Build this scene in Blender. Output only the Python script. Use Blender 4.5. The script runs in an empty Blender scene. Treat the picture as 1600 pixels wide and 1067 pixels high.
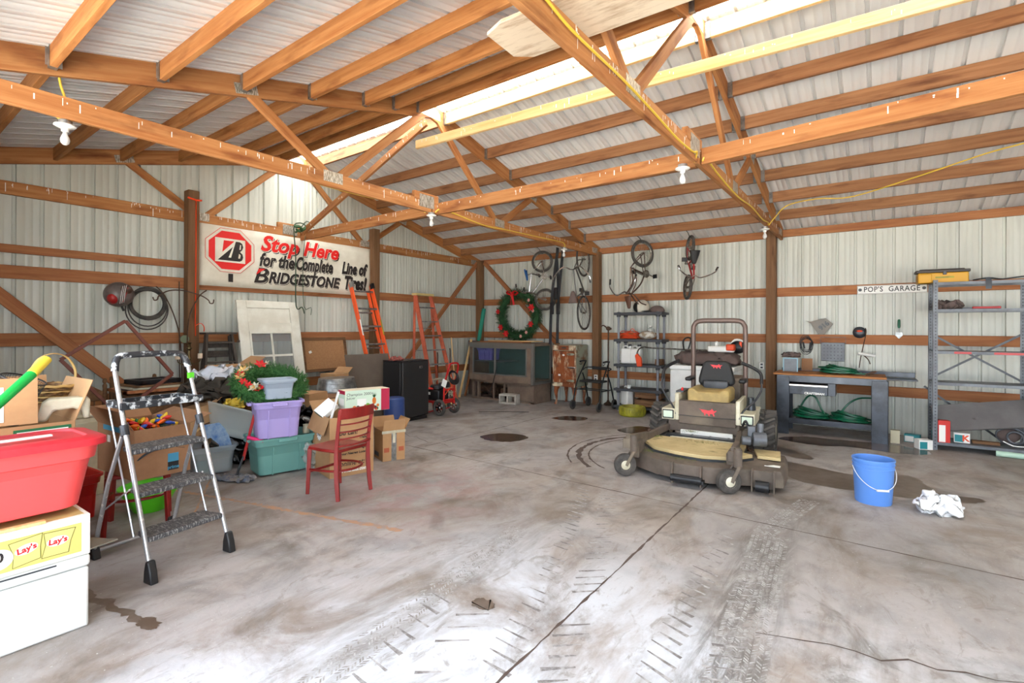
import bpy, bmesh, math, random
from mathutils import Vector, Matrix, Euler, Quaternion, noise as mnoise
random.seed(7)
sc = bpy.context.scene
COL = sc.collection
PI = math.pi
def R(d): return math.radians(d)
def nvec(p):
    return Vector([math.sin(p.x*a+p.y*b+p.z*c+d)*.5+math.sin(p.x*c*1.3-p.y*a*1.7+p.z*b*1.1+d*2.3)*.33 for a, b, c, d in ((2.1, 3.7, 2.9, .3), (3.3, -2.3, 2.6, 1.9), (-2.7, 2.4, 3.1, 4.1))])

# ---------------------------------------------------------------- camera, world, sun, exposure
cam_d = bpy.data.cameras.new('camera'); cam = bpy.data.objects.new('camera', cam_d); COL.objects.link(cam)
cam_d.sensor_width = 36.0; cam_d.lens = 17.62; cam_d.shift_y = -0.013; cam_d.clip_start = 0.02; cam_d.clip_end = 200
cam.matrix_world = Matrix.Translation((7.6, -9.0, 1.5)) @ Matrix.Rotation(R(36.46), 4, 'Z') @ Matrix.Rotation(R(90), 4, 'X') @ Matrix.Rotation(0.0036, 4, 'Z')
sc.camera = cam

w = bpy.data.worlds.new('sky'); sc.world = w; w.use_nodes = True
bg = w.node_tree.nodes['Background']; bg.inputs[0].default_value = (0.80, 0.89, 1.0, 1); bg.inputs[1].default_value = 2.8
sun_d = bpy.data.lights.new('sun', 'SUN'); sun_d.energy = 20.0; sun_d.angle = R(2.0); sun_d.color = (1.0, 0.95, 0.87)
sun = bpy.data.objects.new('sun', sun_d); COL.objects.link(sun)
sun.rotation_euler = Vector((-0.30, -0.42, -0.86)).to_track_quat('-Z', 'Y').to_euler()
sc.view_settings.view_transform = 'Standard'; sc.view_settings.look = 'None'
sc.view_settings.gamma = 1.0; sc.view_settings.use_curve_mapping = False
sc.view_settings.exposure = 1.2

# ---------------------------------------------------------------- materials
def lin(c):
    return tuple((x/12.92 if x <= 0.04045 else ((x+0.055)/1.055)**2.4) for x in c)
def C4(c): return (*lin(c), 1.0)
def mat(name, c, rough=0.5, metal=0.0, c2=None, scale=4.0, stretch=(1, 1, 1), lo=0.4, hi=0.6, bump=0.0, bscale=None,
        trans=0.0, alpha=1.0, emis=None, estr=0.0, spec=0.5, coat=0.0, vary=0.0, detail=6.0, c3=None, s3=1.0, lo3=.55, hi3=.65, st3=(1,1,1)):
    m = bpy.data.materials.new(name); m.use_nodes = True; nt = m.node_tree; N = nt.nodes; L = nt.links
    b = N['Principled BSDF']
    b.inputs['Base Color'].default_value = C4(c); b.inputs['Roughness'].default_value = rough; b.inputs['Metallic'].default_value = metal
    b.inputs['Specular IOR Level'].default_value = spec
    if trans: b.inputs['Transmission Weight'].default_value = trans
    if alpha < 1: b.inputs['Alpha'].default_value = alpha
    if coat: b.inputs['Coat Weight'].default_value = coat
    if emis: b.inputs['Emission Color'].default_value = C4(emis); b.inputs['Emission Strength'].default_value = estr
    vec = None
    def coords(st, sc_):
        tc = N.new('ShaderNodeTexCoord'); mp = N.new('ShaderNodeMapping'); mp.inputs['Scale'].default_value = [s*sc_ for s in st]
        L.new(tc.outputs['Object'], mp.inputs['Vector'])
        oi = N.new('ShaderNodeObjectInfo'); ml = N.new('ShaderNodeMath'); ml.operation = 'MULTIPLY'; ml.inputs[1].default_value = 37.0
        L.new(oi.outputs['Random'], ml.inputs[0]); L.new(ml.outputs[0], mp.inputs['Location'])
        return mp.outputs[0]
    col = None
    if c2 is not None:
        nz = N.new('ShaderNodeTexNoise'); nz.inputs['Scale'].default_value = 1.0; nz.inputs['Detail'].default_value = detail; nz.inputs['Roughness'].default_value = .65
        L.new(coords(stretch, scale), nz.inputs['Vector'])
        mr = N.new('ShaderNodeMapRange'); mr.inputs[1].default_value = lo; mr.inputs[2].default_value = hi; L.new(nz.outputs['Fac'], mr.inputs[0])
        mx = N.new('ShaderNodeMix'); mx.data_type = 'RGBA'; mx.inputs[6].default_value = C4(c); mx.inputs[7].default_value = C4(c2)
        L.new(mr.outputs[0], mx.inputs[0]); col = mx.outputs[2]
    if c3 is not None:
        nz3 = N.new('ShaderNodeTexNoise'); nz3.inputs['Scale'].default_value = 1.0; nz3.inputs['Detail'].default_value = 4
        L.new(coords(st3, s3), nz3.inputs['Vector'])
        mr3 = N.new('ShaderNodeMapRange'); mr3.inputs[1].default_value = lo3; mr3.inputs[2].default_value = hi3; L.new(nz3.outputs['Fac'], mr3.inputs[0])
        mx3 = N.new('ShaderNodeMix'); mx3.data_type = 'RGBA'; mx3.inputs[7].default_value = C4(c3); mx3.inputs[6].default_value = C4(c)
        if col: L.new(col, mx3.inputs[6])
        L.new(mr3.outputs[0], mx3.inputs[0]); col = mx3.outputs[2]
    if vary:
        oi = N.new('ShaderNodeObjectInfo'); hs = N.new('ShaderNodeHueSaturation')
        mr = N.new('ShaderNodeMapRange'); mr.inputs[3].default_value = 1-vary; mr.inputs[4].default_value = 1+vary
        L.new(oi.outputs['Random'], mr.inputs[0]); L.new(mr.outputs[0], hs.inputs['Value'])
        if col: L.new(col, hs.inputs['Color'])
        else: hs.inputs['Color'].default_value = C4(c)
        col = hs.outputs[0]
    if col: L.new(col, b.inputs['Base Color'])
    if bump:
        nb = N.new('ShaderNodeTexNoise'); nb.inputs['Scale'].default_value = 1.0; nb.inputs['Detail'].default_value = 5
        L.new(coords(stretch, bscale or scale*3), nb.inputs['Vector'])
        bp = N.new('ShaderNodeBump'); bp.inputs['Strength'].default_value = bump; bp.inputs['Distance'].default_value = .01
        L.new(nb.outputs['Fac'], bp.inputs['Height']); L.new(bp.outputs[0], b.inputs['Normal'])
    return m

def wood(name, c, c2, cdark, vary=.1, rough=.7, lo3=.60):
    return mat(name, c, rough, 0, c2=c2, scale=1.0, stretch=(1.3, 26, 26), lo=.38, hi=.66, bump=.25, bscale=2.0, vary=vary, c3=cdark, s3=1.0, st3=(2.2, 9, 9), lo3=lo3, hi3=.78, spec=.25)
W = {}
W['truss'] = wood('orange_lumber', (.71, .50, .31), (.62, .39, .22), (.43, .22, .11), .1, .7, .54)
W['purlin'] = wood('shaded_brown_lumber', (.63, .45, .31), (.52, .35, .23), (.38, .23, .15), .12, .7, .56)  # back slope: browner, partly its shade painted into the wood
W['purlin_front'] = wood('amber_lumber', (.71, .49, .29), (.61, .38, .20), (.42, .22, .10), .12, .7, .54)
W['pale'] = wood('pale_lumber', (.93, .80, .58), (.85, .69, .45), (.66, .47, .28), .04, lo3=.68)
W['girt'] = wood('girt_lumber', (.68, .46, .30), (.58, .36, .23), (.43, .26, .16), .08)
W['post'] = wood('post_lumber', (.50, .37, .26), (.42, .30, .20), (.33, .22, .14), .06)
W['ply'] = mat('whitewashed_plywood', (.84, .77, .67), .8, c2=(.60, .47, .35), scale=3.0, stretch=(1, 5, 4), lo=.48, hi=.72)

m_wall = mat('painted_steel_siding', (.79, .80, .76), .40, .0, c2=(.74, .75, .71), scale=1.0, stretch=(2.5, 2.5, .5), lo=.42, hi=.75, spec=.6,
             c3=(.66, .66, .63), s3=1.6, st3=(5, 5, .45), lo3=.64, hi3=.9)
m_roof = mat('white_steel_roofing', (.88, .88, .87), .30, .0, c2=(.85, .85, .85), scale=1.5, stretch=(6, .4, .4), lo=.42, hi=.7, spec=.8)
m_galv = mat('galvanised_steel', (.66, .67, .67), .38, .85, c2=(.52, .53, .53), scale=14)
m_plate = mat('toothed_plate', (.80, .78, .74), .4, .5, c2=(.55, .52, .46), scale=40, stretch=(3, 3, .6), lo=.47, hi=.53)
m_grey_metal = mat('grey_painted_steel', (.44, .46, .48), .45, .3, c2=(.36, .37, .39), scale=5, spec=.5)
m_dgrey = mat('charcoal_steel', (.27, .28, .30), .35, .4, c2=(.21, .22, .23), scale=4)
m_black = mat('black_plastic', (.10, .10, .11), .45)
m_blackfab = mat('black_vinyl', (.13, .13, .13), .6, bump=.1, bscale=60)
m_rubber = mat('black_rubber', (.22, .21, .20), .8, c2=(.32, .30, .28), scale=12)
m_chrome = mat('chrome', (.82, .82, .82), .18, 1.0)
m_white = mat('white_plastic', (.92, .92, .90), .4)
m_whitepaint = mat('white_enamel', (.93, .94, .93), .3, c2=(.88, .89, .88), scale=3)
m_card = mat('cardboard', (.74, .58, .41), .85, c2=(.69, .53, .37), scale=3, vary=.06)
m_card_dark = mat('brown_cardboard', (.60, .44, .31), .85, c2=(.54, .39, .27), scale=3, vary=.05)
m_tape = mat('packing_tape', (.66, .58, .48), .3)
m_paper = mat('paper', (.93, .93, .91), .7)
m_red = mat('red_plastic', (.80, .10, .10), .4)
m_bulb = mat('frosted_bulb', (.93, .93, .92), .15, trans=.35, spec=.6)
m_yellow_cable = mat('yellow_cable', (.86, .73, .25), .5)

# ---------------------------------------------------------------- mesh building
def orient(d, up=(0, 0, 1)):
    x = Vector(d).normalized(); u = Vector(up)
    if abs(x.dot(u.normalized())) > .995: u = Vector((0, 1, 0)) if abs(x.y) < .9 else Vector((1, 0, 0))
    y = u.cross(x).normalized(); z = x.cross(y)
    return Matrix((x, y, z)).transposed()
def T(x=0, y=0, z=0): return Matrix.Translation((x, y, z))
def RX(d): return Matrix.Rotation(R(d), 4, 'X')
def RY(d): return Matrix.Rotation(R(d), 4, 'Y')
def RZ(d): return Matrix.Rotation(R(d), 4, 'Z')
def S(x, y, z): return Matrix.Diagonal((x, y, z, 1))

class MB:
    def __init__(s): s.v = []; s.f = []; s.mi = []; s.cur = 0; s.X = Matrix.Identity(4)
    def add(s, vs, fs):
        o = len(s.v); s.v += [tuple(s.X @ Vector(p)) for p in vs]; s.f += [[i+o for i in f] for f in fs]; s.mi += [s.cur]*len(fs); return s
    def box(s, c, d, rot=None):
        M_ = T(*c) @ (rot.to_4x4() if rot is not None else Matrix.Identity(4))
        h = [x/2 for x in d]
        vs = [tuple(M_ @ Vector((a*h[0], b*h[1], e*h[2]))) for a in (-1, 1) for b in (-1, 1) for e in (-1, 1)]
        return s.add(vs, [(0, 1, 3, 2), (4, 6, 7, 5), (0, 4, 5, 1), (2, 3, 7, 6), (0, 2, 6, 4), (1, 5, 7, 3)])
    def bx(s, x0, x1, y0, y1, z0, z1): return s.box(((x0+x1)/2, (y0+y1)/2, (z0+z1)/2), (abs(x1-x0), abs(y1-y0), abs(z1-z0)))
    def beam(s, a, b, wd, ht, up=(0, 0, 1)):
        a = Vector(a); b = Vector(b); return s.box((a+b)/2, ((b-a).length, wd, ht), orient(b-a, up))
    def cyl(s, a, b, r0, r1=None, n=16, caps=True):
        a = Vector(a); b = Vector(b); r1 = r0 if r1 is None else r1; Q = orient(b-a)
        vs = []
        for p, r in ((a, r0), (b, r1)):
            for i in range(n):
                t = 2*PI*i/n; vs.append(tuple(p + Q @ Vector((0, math.cos(t)*r, math.sin(t)*r))))
        fs = [(i, (i+1) % n, n+(i+1) % n, n+i) for i in range(n)]
        if caps: fs += [tuple(range(n-1, -1, -1)), tuple(range(n, 2*n))]
        return s.add(vs, fs)
    def tube(s, pts, r, n=8, closed=False, sm=0, flat=None):
        pts = [Vector(p) for p in pts]
        if sm: pts = spline(pts, sm, closed)
        m = len(pts); rs = r if isinstance(r, (list, tuple)) else [r]*m
        if len(rs) != m: rs = [rs[min(len(rs)-1, int(i/(m-1)*(len(rs)-1)+.5))] for i in range(m)]
        vs = []; fs = []; nrm = None
        for i, p in enumerate(pts):
            t = ((pts[(i+1) % m]-pts[i-1]) if closed or 0 < i < m-1 else (pts[1]-pts[0] if i == 0 else pts[-1]-pts[-2]))
            if t.length < 1e-9: t = Vector((0, 0, 1))
            t.normalize()
            if nrm is None: nrm = orient(t).col[2].copy()
            nrm = (nrm - t*nrm.dot(t)); nrm = nrm.normalized() if nrm.length > 1e-6 else orient(t).col[2].copy()
            bi = t.cross(nrm)
            for k in range(n):
                a = 2*PI*k/n; vs.append(tuple(p + (nrm*math.cos(a)*(flat or 1) + bi*math.sin(a))*rs[i]))
        for i in range(m if closed else m-1):
            j = (i+1) % m
            for k in range(n): fs.append((i*n+k, i*n+(k+1) % n, j*n+(k+1) % n, j*n+k))
        if not closed: fs += [tuple(range(n-1, -1, -1)), tuple(range((m-1)*n, m*n))]
        return s.add(vs, fs)
    def lathe(s, prof, n=24, M_=None, caps=True):
        M_ = M_ or Matrix.Identity(4); vs = []; m = len(prof)
        for r, z in prof:
            for i in range(n):
                t = 2*PI*i/n; vs.append(tuple(M_ @ Vector((r*math.cos(t), r*math.sin(t), z))))
        fs = [(j*n+i, j*n+(i+1) % n, (j+1)*n+(i+1) % n, (j+1)*n+i) for j in range(m-1) for i in range(n)]
        if caps: fs += [tuple(range(n-1, -1, -1)), tuple(range((m-1)*n, m*n))]
        return s.add(vs, fs)
    def torus(s, c, axis, Rr, r, n=32, m=8, sx=1, sy=1):
        Q = orient(axis); pts = [Vector(c) + Q @ Vector((0, math.cos(2*PI*i/n)*Rr*sx, math.sin(2*PI*i/n)*Rr*sy)) for i in range(n)]
        return s.tube(pts, r, m, True)
    def ball(s, c, r, nu=16, nv=10, rot=None):
        r = r if isinstance(r, (list, tuple)) else (r, r, r); Q = rot.to_4x4() if rot is not None else Matrix.Identity(4)
        M_ = T(*c) @ Q @ S(*r)
        return s.lathe([(max(1e-4, math.sin(PI*j/nv)), -math.cos(PI*j/nv)) for j in range(nv+1)], nu, M_)
    def prism(s, poly, h, M_=None):
        M_ = M_ or Matrix.Identity(4); n = len(poly)
        vs = [tuple(M_ @ Vector((x, y, 0))) for x, y in poly] + [tuple(M_ @ Vector((x, y, h))) for x, y in poly]
        fs = [tuple(range(n-1, -1, -1)), tuple(range(n, 2*n))] + [(i, (i+1) % n, n+(i+1) % n, n+i) for i in range(n)]
        return s.add(vs, fs)
    def grid(s, fn, nu, nv):
        vs = [tuple(fn(i/nu, j/nv)) for j in range(nv+1) for i in range(nu+1)]
        return s.add(vs, [(j*(nu+1)+i, j*(nu+1)+i+1, (j+1)*(nu+1)+i+1, (j+1)*(nu+1)+i) for j in range(nv) for i in range(nu)])
    def build(s, name, m, parent=None, bevel=0, angle=40, label=None, mtx=None, solid=0, sub=0, seg=2):
        me = bpy.data.meshes.new(name); me.from_pydata(s.v, [], s.f)
        ms = m if isinstance(m, (list, tuple)) else [m]
        for x in ms: me.materials.append(x)
        if len(ms) > 1: me.polygons.foreach_set('material_index', s.mi)
        bm = bmesh.new(); bm.from_mesh(me); bmesh.ops.recalc_face_normals(bm, faces=bm.faces); bm.to_mesh(me); bm.free()
        me.polygons.foreach_set('use_smooth', [True]*len(me.polygons))
        try: me.set_sharp_from_angle(angle=R(angle))
        except Exception: pass
        me.update()
        o = bpy.data.objects.new(name, me); COL.objects.link(o)
        if parent: o.parent = parent
        if mtx is not None: o.matrix_basis = mtx
        if solid:
            k = o.modifiers.new('solid', 'SOLIDIFY'); k.thickness = solid; k.offset = 0
        if bevel:
            k = o.modifiers.new('bevel', 'BEVEL'); k.width = bevel; k.segments = seg; k.limit_method = 'ANGLE'; k.angle_limit = R(35)
        if sub:
            k = o.modifiers.new('sub', 'SUBSURF'); k.levels = sub; k.render_levels = sub
        if label: o['label'] = label
        return o

def spline(P_, k, closed=False):
    out = []; n = len(P_)
    for i in range(n if closed else n-1):
        p0 = P_[i-1] if (i > 0 or closed) else P_[0]; p1 = P_[i]; p2 = P_[(i+1) % n]; p3 = P_[(i+2) % n] if (closed or i+2 < n) else P_[-1]
        for j in range(k):
            t = j/k; out.append(.5*((2*p1)+(p2-p0)*t+(2*p0-5*p1+4*p2-p3)*t*t+(3*p1-3*p2+p3-p0)*t**3))
    if not closed: out.append(P_[-1])
    return out

def thing(name, label, cat, loc=(0, 0, 0), rz=0, group=None, mtx=None):
    o = bpy.data.objects.new(name, None); o.empty_display_size = .1; COL.objects.link(o)
    o.location = loc; o.rotation_euler = (0, 0, R(rz))
    if mtx is not None: o.matrix_basis = mtx
    return tag(o, label, cat, group)
def tag(o, label, cat, group=None, kind=None):
    o['label'] = label; o['category'] = cat
    if group: o['group'] = group
    if kind: o['kind'] = kind
    return o
def struct(o): o['kind'] = 'structure'; return o

def board(name, a, b, wd, ht, m, parent=None, up=(0, 0, 1), bevel=.003, cut=None):
    """a sawn board whose own x axis follows the grain"""
    a = Vector(a); b = Vector(b); Lg = (b-a).length
    mb = MB()
    nseg = max(1, int(Lg/.4)); 
    mb.bx(-Lg/2, Lg/2, -wd/2, wd/2, -ht/2, ht/2)
    return mb.build(name, m, parent, bevel=bevel, mtx=T(*((a+b)/2)) @ orient(b-a, up).to_4x4(), seg=1)

def text_mesh(txt, size, shear=0, bold=0, depth=0.0, align='LEFT', space=1.0, sx=1.0):
    c = bpy.data.curves.new('lettering', 'FONT'); c.body = txt; c.size = size; c.shear = shear; c.offset = bold; c.extrude = depth
    c.align_x = align; c.align_y = 'CENTER'; c.space_character = space; c.resolution_u = 3
    o = bpy.data.objects.new('lettering', c); COL.objects.link(o)
    dg = bpy.context.evaluated_depsgraph_get(); dg.update()
    me = bpy.data.meshes.new_from_object(o.evaluated_get(dg)); bpy.data.objects.remove(o); bpy.data.curves.remove(c)
    if sx != 1:
        for v in me.vertices: v.co.x *= sx
    return me
def text(name, txt, size, m, parent, mtx, **k):
    me = text_mesh(txt, size, **k); me.materials.clear(); me.materials.append(m)
    o = bpy.data.objects.new(name, me); COL.objects.link(o); o.parent = parent; o.matrix_basis = mtx
    return o
def face_mtx(origin, right, up):
    r = Vector(right).normalized(); u = Vector(up).normalized(); n = r.cross(u)
    return T(*origin) @ Matrix((r, u, n)).transposed().to_4x4()
def copy_tree(o, parent=None):
    c = o.copy(); COL.objects.link(c); c.parent = parent
    for ch in list(o.children): copy_tree(ch, c)
    return c
# ================================================================= the building
ZE = 2.955; SL = .2585; YR = -4.6          # eave height under the purlins, roof slope, ridge
def zr(y): return ZE + SL*(4.6-abs(y-YR))  # underside of purlins and top chords
XEND = 15.4; YF = -9.22

def rib_profile(x0, x1, d=.030, pitch=.2286, mn=.12):
    pts = []; x = x0
    n = int((x1-x0)/pitch)+1
    for i in range(n):
        b = x0+i*pitch
        for dx, h in ((0, 0), (.006, 1), (.032, 1), (.038, 0), (.098, 0), (.104, mn), (.112, mn), (.118, 0), (.162, 0), (.168, mn), (.176, mn), (.182, 0)):
            if b+dx <= x1: pts.append((b+dx, h*d))
    pts.append((x1, 0)); return pts
# back wall siding (Y = .045), ribs bulge outward
mb = MB()
pr_ = rib_profile(-.06, XEND)
mb.v = [(x, .045+h, z) for z in (0, 3.12) for x, h in pr_]; n = len(pr_); mb.f = [(i, i+1, n+i+1, n+i) for i in range(n-1)]; mb.mi = [0]*(n-1)
struct(mb.build('wall_back', m_wall))
def gable(name, X, sgn):
    mb = MB(); pr_ = rib_profile(YF, .05); n = len(pr_)
    mb.v = [(X+sgn*h, y, 0) for y, h in pr_]+[(X+sgn*h, y, zr(y)+.16) for y, h in pr_]
    mb.f = [(i, i+1, n+i+1, n+i) for i in range(n-1)]; mb.mi = [0]*(n-1)
    return struct(mb.build(name, m_wall))
gable('wall_left', -.045, -1); gable('wall_right', XEND, 1)
# unseen front wall: door bay widened, second one added for daylight, siding left of them
mb = MB()
def flatwall(x0, x1, z0, z1):
    p = rib_profile(x0, x1); n = len(p); o = len(mb.v)
    mb.v += [(x, YF-h, z) for z in (z0, z1) for x, h in p]; mb.f += [(o+i, o+i+1, o+n+i+1, o+n+i) for i in range(n-1)]; mb.mi += [0]*(n-1)
flatwall(-.06, 2.7, 0, 3.12); flatwall(2.7, XEND, 2.95, 3.12); flatwall(9.12, 9.5, 0, 2.95); flatwall(15.0, XEND, 0, 2.95)
struct(mb.build('wall_front', m_wall))
# roof sheets, one per slope, with a translucent ridge strip between them
def roof(name, ya, yb):
    mb = MB(); p = rib_profile(-.3, XEND+.3, .030, .2286, .16); n = len(p)
    mb.v = [(x, ya, zr(ya)+.145+h) for x, h in p]+[(x, yb, zr(yb)+.145+h) for x, h in p]
    mb.f = [(i, i+1, n+i+1, n+i) for i in range(n-1)]; mb.mi = [0]*(n-1)
    return struct(mb.build(name, m_roof))
roof('ceiling', .35, -4.42); roof('ceiling', -4.80, -9.55)
m_sky = bpy.data.materials.new('translucent_fibreglass'); m_sky.use_nodes = True
nt = m_sky.node_tree; nt.nodes.clear(); o_ = nt.nodes.new('ShaderNodeOutputMaterial'); t_ = nt.nodes.new('ShaderNodeBsdfTranslucent'); g_ = nt.nodes.new('ShaderNodeBsdfTransparent'); x_ = nt.nodes.new('ShaderNodeMixShader')
t_.inputs[0].default_value = (.95, .95, .92, 1); x_.inputs[0].default_value = 1.0; nt.links.new(t_.outputs[0], x_.inputs[2]); nt.links.new(g_.outputs[0], x_.inputs[1]); nt.links.new(x_.outputs[0], o_.inputs[0])
mb = MB(); mb.v = [(x, y, z) for x in (-.3, XEND+.3) for y, z in ((-4.83, zr(-4.83)+.17), (-4.6, zr(-4.6)+.175), (-4.37, zr(-4.37)+.17))]
mb.f = [(0, 1, 4, 3), (1, 2, 5, 4)]; mb.mi = [0, 0]
struct(mb.build('window_1', m_sky))

# ---- floor slab with joints, drive dust, painted daylight and stains in its own material
def floor_material():
    m = bpy.data.materials.new('worn_concrete'); m.use_nodes = True; nt = m.node_tree; N = nt.nodes; L = nt.links; b = N['Principled BSDF']
    tc = N.new('ShaderNodeTexCoord')
    def noise(sc_, st=(1, 1, 1), det=8, rot=0, rough=.6, dist=0):
        mp = N.new('ShaderNodeMapping'); mp.inputs['Scale'].default_value = st; mp.inputs['Rotation'].default_value = (0, 0, rot); L.new(tc.outputs['Object'], mp.inputs[0])
        n = N.new('ShaderNodeTexNoise'); n.inputs['Scale'].default_value = sc_; n.inputs['Detail'].default_value = det; n.inputs['Roughness'].default_value = rough; n.inputs['Distortion'].default_value = dist
        L.new(mp.outputs[0], n.inputs['Vector']); return n.outputs['Fac']
    def ramp(f, lo, hi, a=0, c=1):
        r = N.new('ShaderNodeMapRange'); r.inputs[1].default_value = lo; r.inputs[2].default_value = hi; r.inputs[3].default_value = a; r.inputs[4].default_value = c; r.interpolation_type = 'SMOOTHSTEP'; L.new(f, r.inputs[0]); return r.outputs[0]
    def mix(f, a, c):
        x = N.new('ShaderNodeMix'); x.data_type = 'RGBA'
        if isinstance(a, tuple): x.inputs[6].default_value = C4(a)
        else: L.new(a, x.inputs[6])
        if isinstance(c, tuple): x.inputs[7].default_value = C4(c)
        else: L.new(c, x.inputs[7])
        L.new(f, x.inputs[0]); return x.outputs[2]
    def mul(a, c):
        x = N.new('ShaderNodeMath'); x.operation = 'MULTIPLY'; L.new(a, x.inputs[0])
        if isinstance(c, (int, float)): x.inputs[1].default_value = c
        else: L.new(c, x.inputs[1])
        return x.outputs[0]
    sep = N.new('ShaderNodeSeparateXYZ'); L.new(tc.outputs['Object'], sep.inputs[0])
    base = mix(ramp(noise(.55, det=6), .35, .65), (.53, .485, .45), (.64, .595, .56))
    base = mix(ramp(noise(2.2, dist=.8), .42, .70), base, (.43, .39, .35))
    # chalky dust and bluish daylight painted in together: paler near the door, streaky along the drive direction
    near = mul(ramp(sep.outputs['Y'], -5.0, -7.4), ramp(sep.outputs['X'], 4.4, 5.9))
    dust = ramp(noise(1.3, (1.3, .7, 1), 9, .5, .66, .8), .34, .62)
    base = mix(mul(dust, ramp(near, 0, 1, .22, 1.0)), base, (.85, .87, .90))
    fine = ramp(noise(9, (1, .45, 1), 9, -.4, .75, 1.5), .52, .66)
    base = mix(mul(fine, .55), base, (.52, .48, .44))
    # faint pink tint around the red chair
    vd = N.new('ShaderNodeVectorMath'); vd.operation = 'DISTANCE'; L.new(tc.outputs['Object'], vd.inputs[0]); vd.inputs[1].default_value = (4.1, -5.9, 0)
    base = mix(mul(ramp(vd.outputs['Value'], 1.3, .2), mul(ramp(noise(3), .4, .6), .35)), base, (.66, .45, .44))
    def band(p0, p1, wd):
        # grimy drive lane between two points of the slab
        dx, dy = p1[0]-p0[0], p1[1]-p0[1]; ln = math.hypot(dx, dy); nx, ny = -dy/ln, dx/ln
        d = N.new('ShaderNodeVectorMath'); d.operation = 'DOT_PRODUCT'; L.new(tc.outputs['Object'], d.inputs[0]); d.inputs[1].default_value = (nx, ny, 0)
        a = N.new('ShaderNodeMath'); a.operation = 'SUBTRACT'; L.new(d.outputs['Value'], a.inputs[0]); a.inputs[1].default_value = nx*p0[0]+ny*p0[1]
        a2 = N.new('ShaderNodeMath'); a2.operation = 'ABSOLUTE'; L.new(a.outputs[0], a2.inputs[0])
        e = N.new('ShaderNodeVectorMath'); e.operation = 'DOT_PRODUCT'; L.new(tc.outputs['Object'], e.inputs[0]); e.inputs[1].default_value = (dx/ln, dy/ln, 0)
        s0 = (dx*p0[0]+dy*p0[1])/ln
        return mul(mul(ramp(a2.outputs[0], wd, wd*.45), ramp(e.outputs['Value'], s0-.3, s0+.2)), ramp(e.outputs['Value'], s0+ln+.2, s0+ln-.3))
    streak = ramp(noise(7, (2.2, .35, 1), 9, .07, .75, .6), .38, .62)
    base = mix(mul(mul(band((7.2, -9), (6.95, -4.95), .22), streak), .85), base, (.42, .40, .38))
    base = mix(mul(mul(band((5.72, -8.3), (5.40, -5.6), .35), streak), .35), base, (.50, .47, .44))
    base = mix(mul(mul(band((6.9, -5.1), (7.2, -3.8), .25), streak), .5), base, (.45, .42, .40))
    blot = ramp(noise(1.6, (1, 1, 1), 9, 1.2, .7, 1.5), .52, .66)
    rgt = mul(ramp(sep.outputs['X'], 7.0, 7.5), ramp(sep.outputs['Y'], -4.2, -5.2))
    base = mix(mul(mul(blot, rgt), .75), base, (.47, .45, .42))
    specks = ramp(noise(60, det=2), .70, .74)
    base = mix(mul(specks, .5), base, (.90, .90, .88))
    L.new(base, b.inputs['Base Color'])
    L.new(ramp(noise(3), .3, .7, .5, .8), b.inputs['Roughness']); b.inputs['Specular IOR Level'].default_value = .4
    bp = N.new('ShaderNodeBump'); bp.inputs['Strength'].default_value = .25; bp.inputs['Distance'].default_value = .01; L.new(noise(14, dist=1), bp.inputs['Height']); L.new(bp.outputs[0], b.inputs['Normal'])
    return m
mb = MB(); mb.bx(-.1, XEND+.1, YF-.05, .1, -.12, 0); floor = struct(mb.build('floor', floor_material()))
m_crack = mat('dark_joint', (.34, .28, .25), .9, c2=(.36, .31, .28), scale=9)
def strip(name, pts, wd, m, parent=floor, z=.0015, jit=.0, close=False):
    mb = MB(); pts = [Vector((*p, 0)) for p in pts]
    vs = []
    for i, p in enumerate(pts):
        t = (pts[min(i+1, len(pts)-1)]-pts[max(i-1, 0)]).normalized(); nn = Vector((-t.y, t.x, 0))
        w_ = wd*(1+random.uniform(-jit, jit)); q = p+nn*random.uniform(-jit, jit)*wd*.4
        vs += [(q+nn*w_/2)[:2]+(z,), (q-nn*w_/2)[:2]+(z,)]
    mb.add(vs, [(2*i, 2*i+1, 2*i+3, 2*i+2) for i in range(len(pts)-1)])
    return mb.build(name, m, parent)
def subdiv(a, b, n): return [(a[0]+(b[0]-a[0])*i/n, a[1]+(b[1]-a[1])*i/n) for i in range(n+1)]
strip('joint', subdiv((.1, -4.6), (XEND, -4.9), 160), .012, m_crack, jit=.5)
strip('joint', subdiv((6.32, -9.2), (6.2, -.1), 160), .014, m_crack, jit=.6)
strip('joint', subdiv((2.95, -4.55), (3.0, -.15), 60), .012, m_crack, jit=.6)
strip('crack', [(.9+i*.12, -4.0-.02*i+random.uniform(-.05, .05)) for i in range(20)], .008, m_crack, jit=.6)
strip('crack', [(7.1+i*.1, -6.3+.03*i+random.uniform(-.04, .04)) for i in range(12)], .008, m_crack, jit=.6)
m_orange_line = mat('faded_orange_paint', (.74, .56, .42), .8, c2=(.62, .56, .52), scale=14, lo=.4, hi=.6)
strip('painted_line', subdiv((2.3, -7.15), (4.75, -6.50), 80), .045, m_orange_line, jit=.5)
strip('painted_line', subdiv((2.2, -6.75), (3.3, -7.35), 30), .018, m_orange_line, jit=.5)

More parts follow.
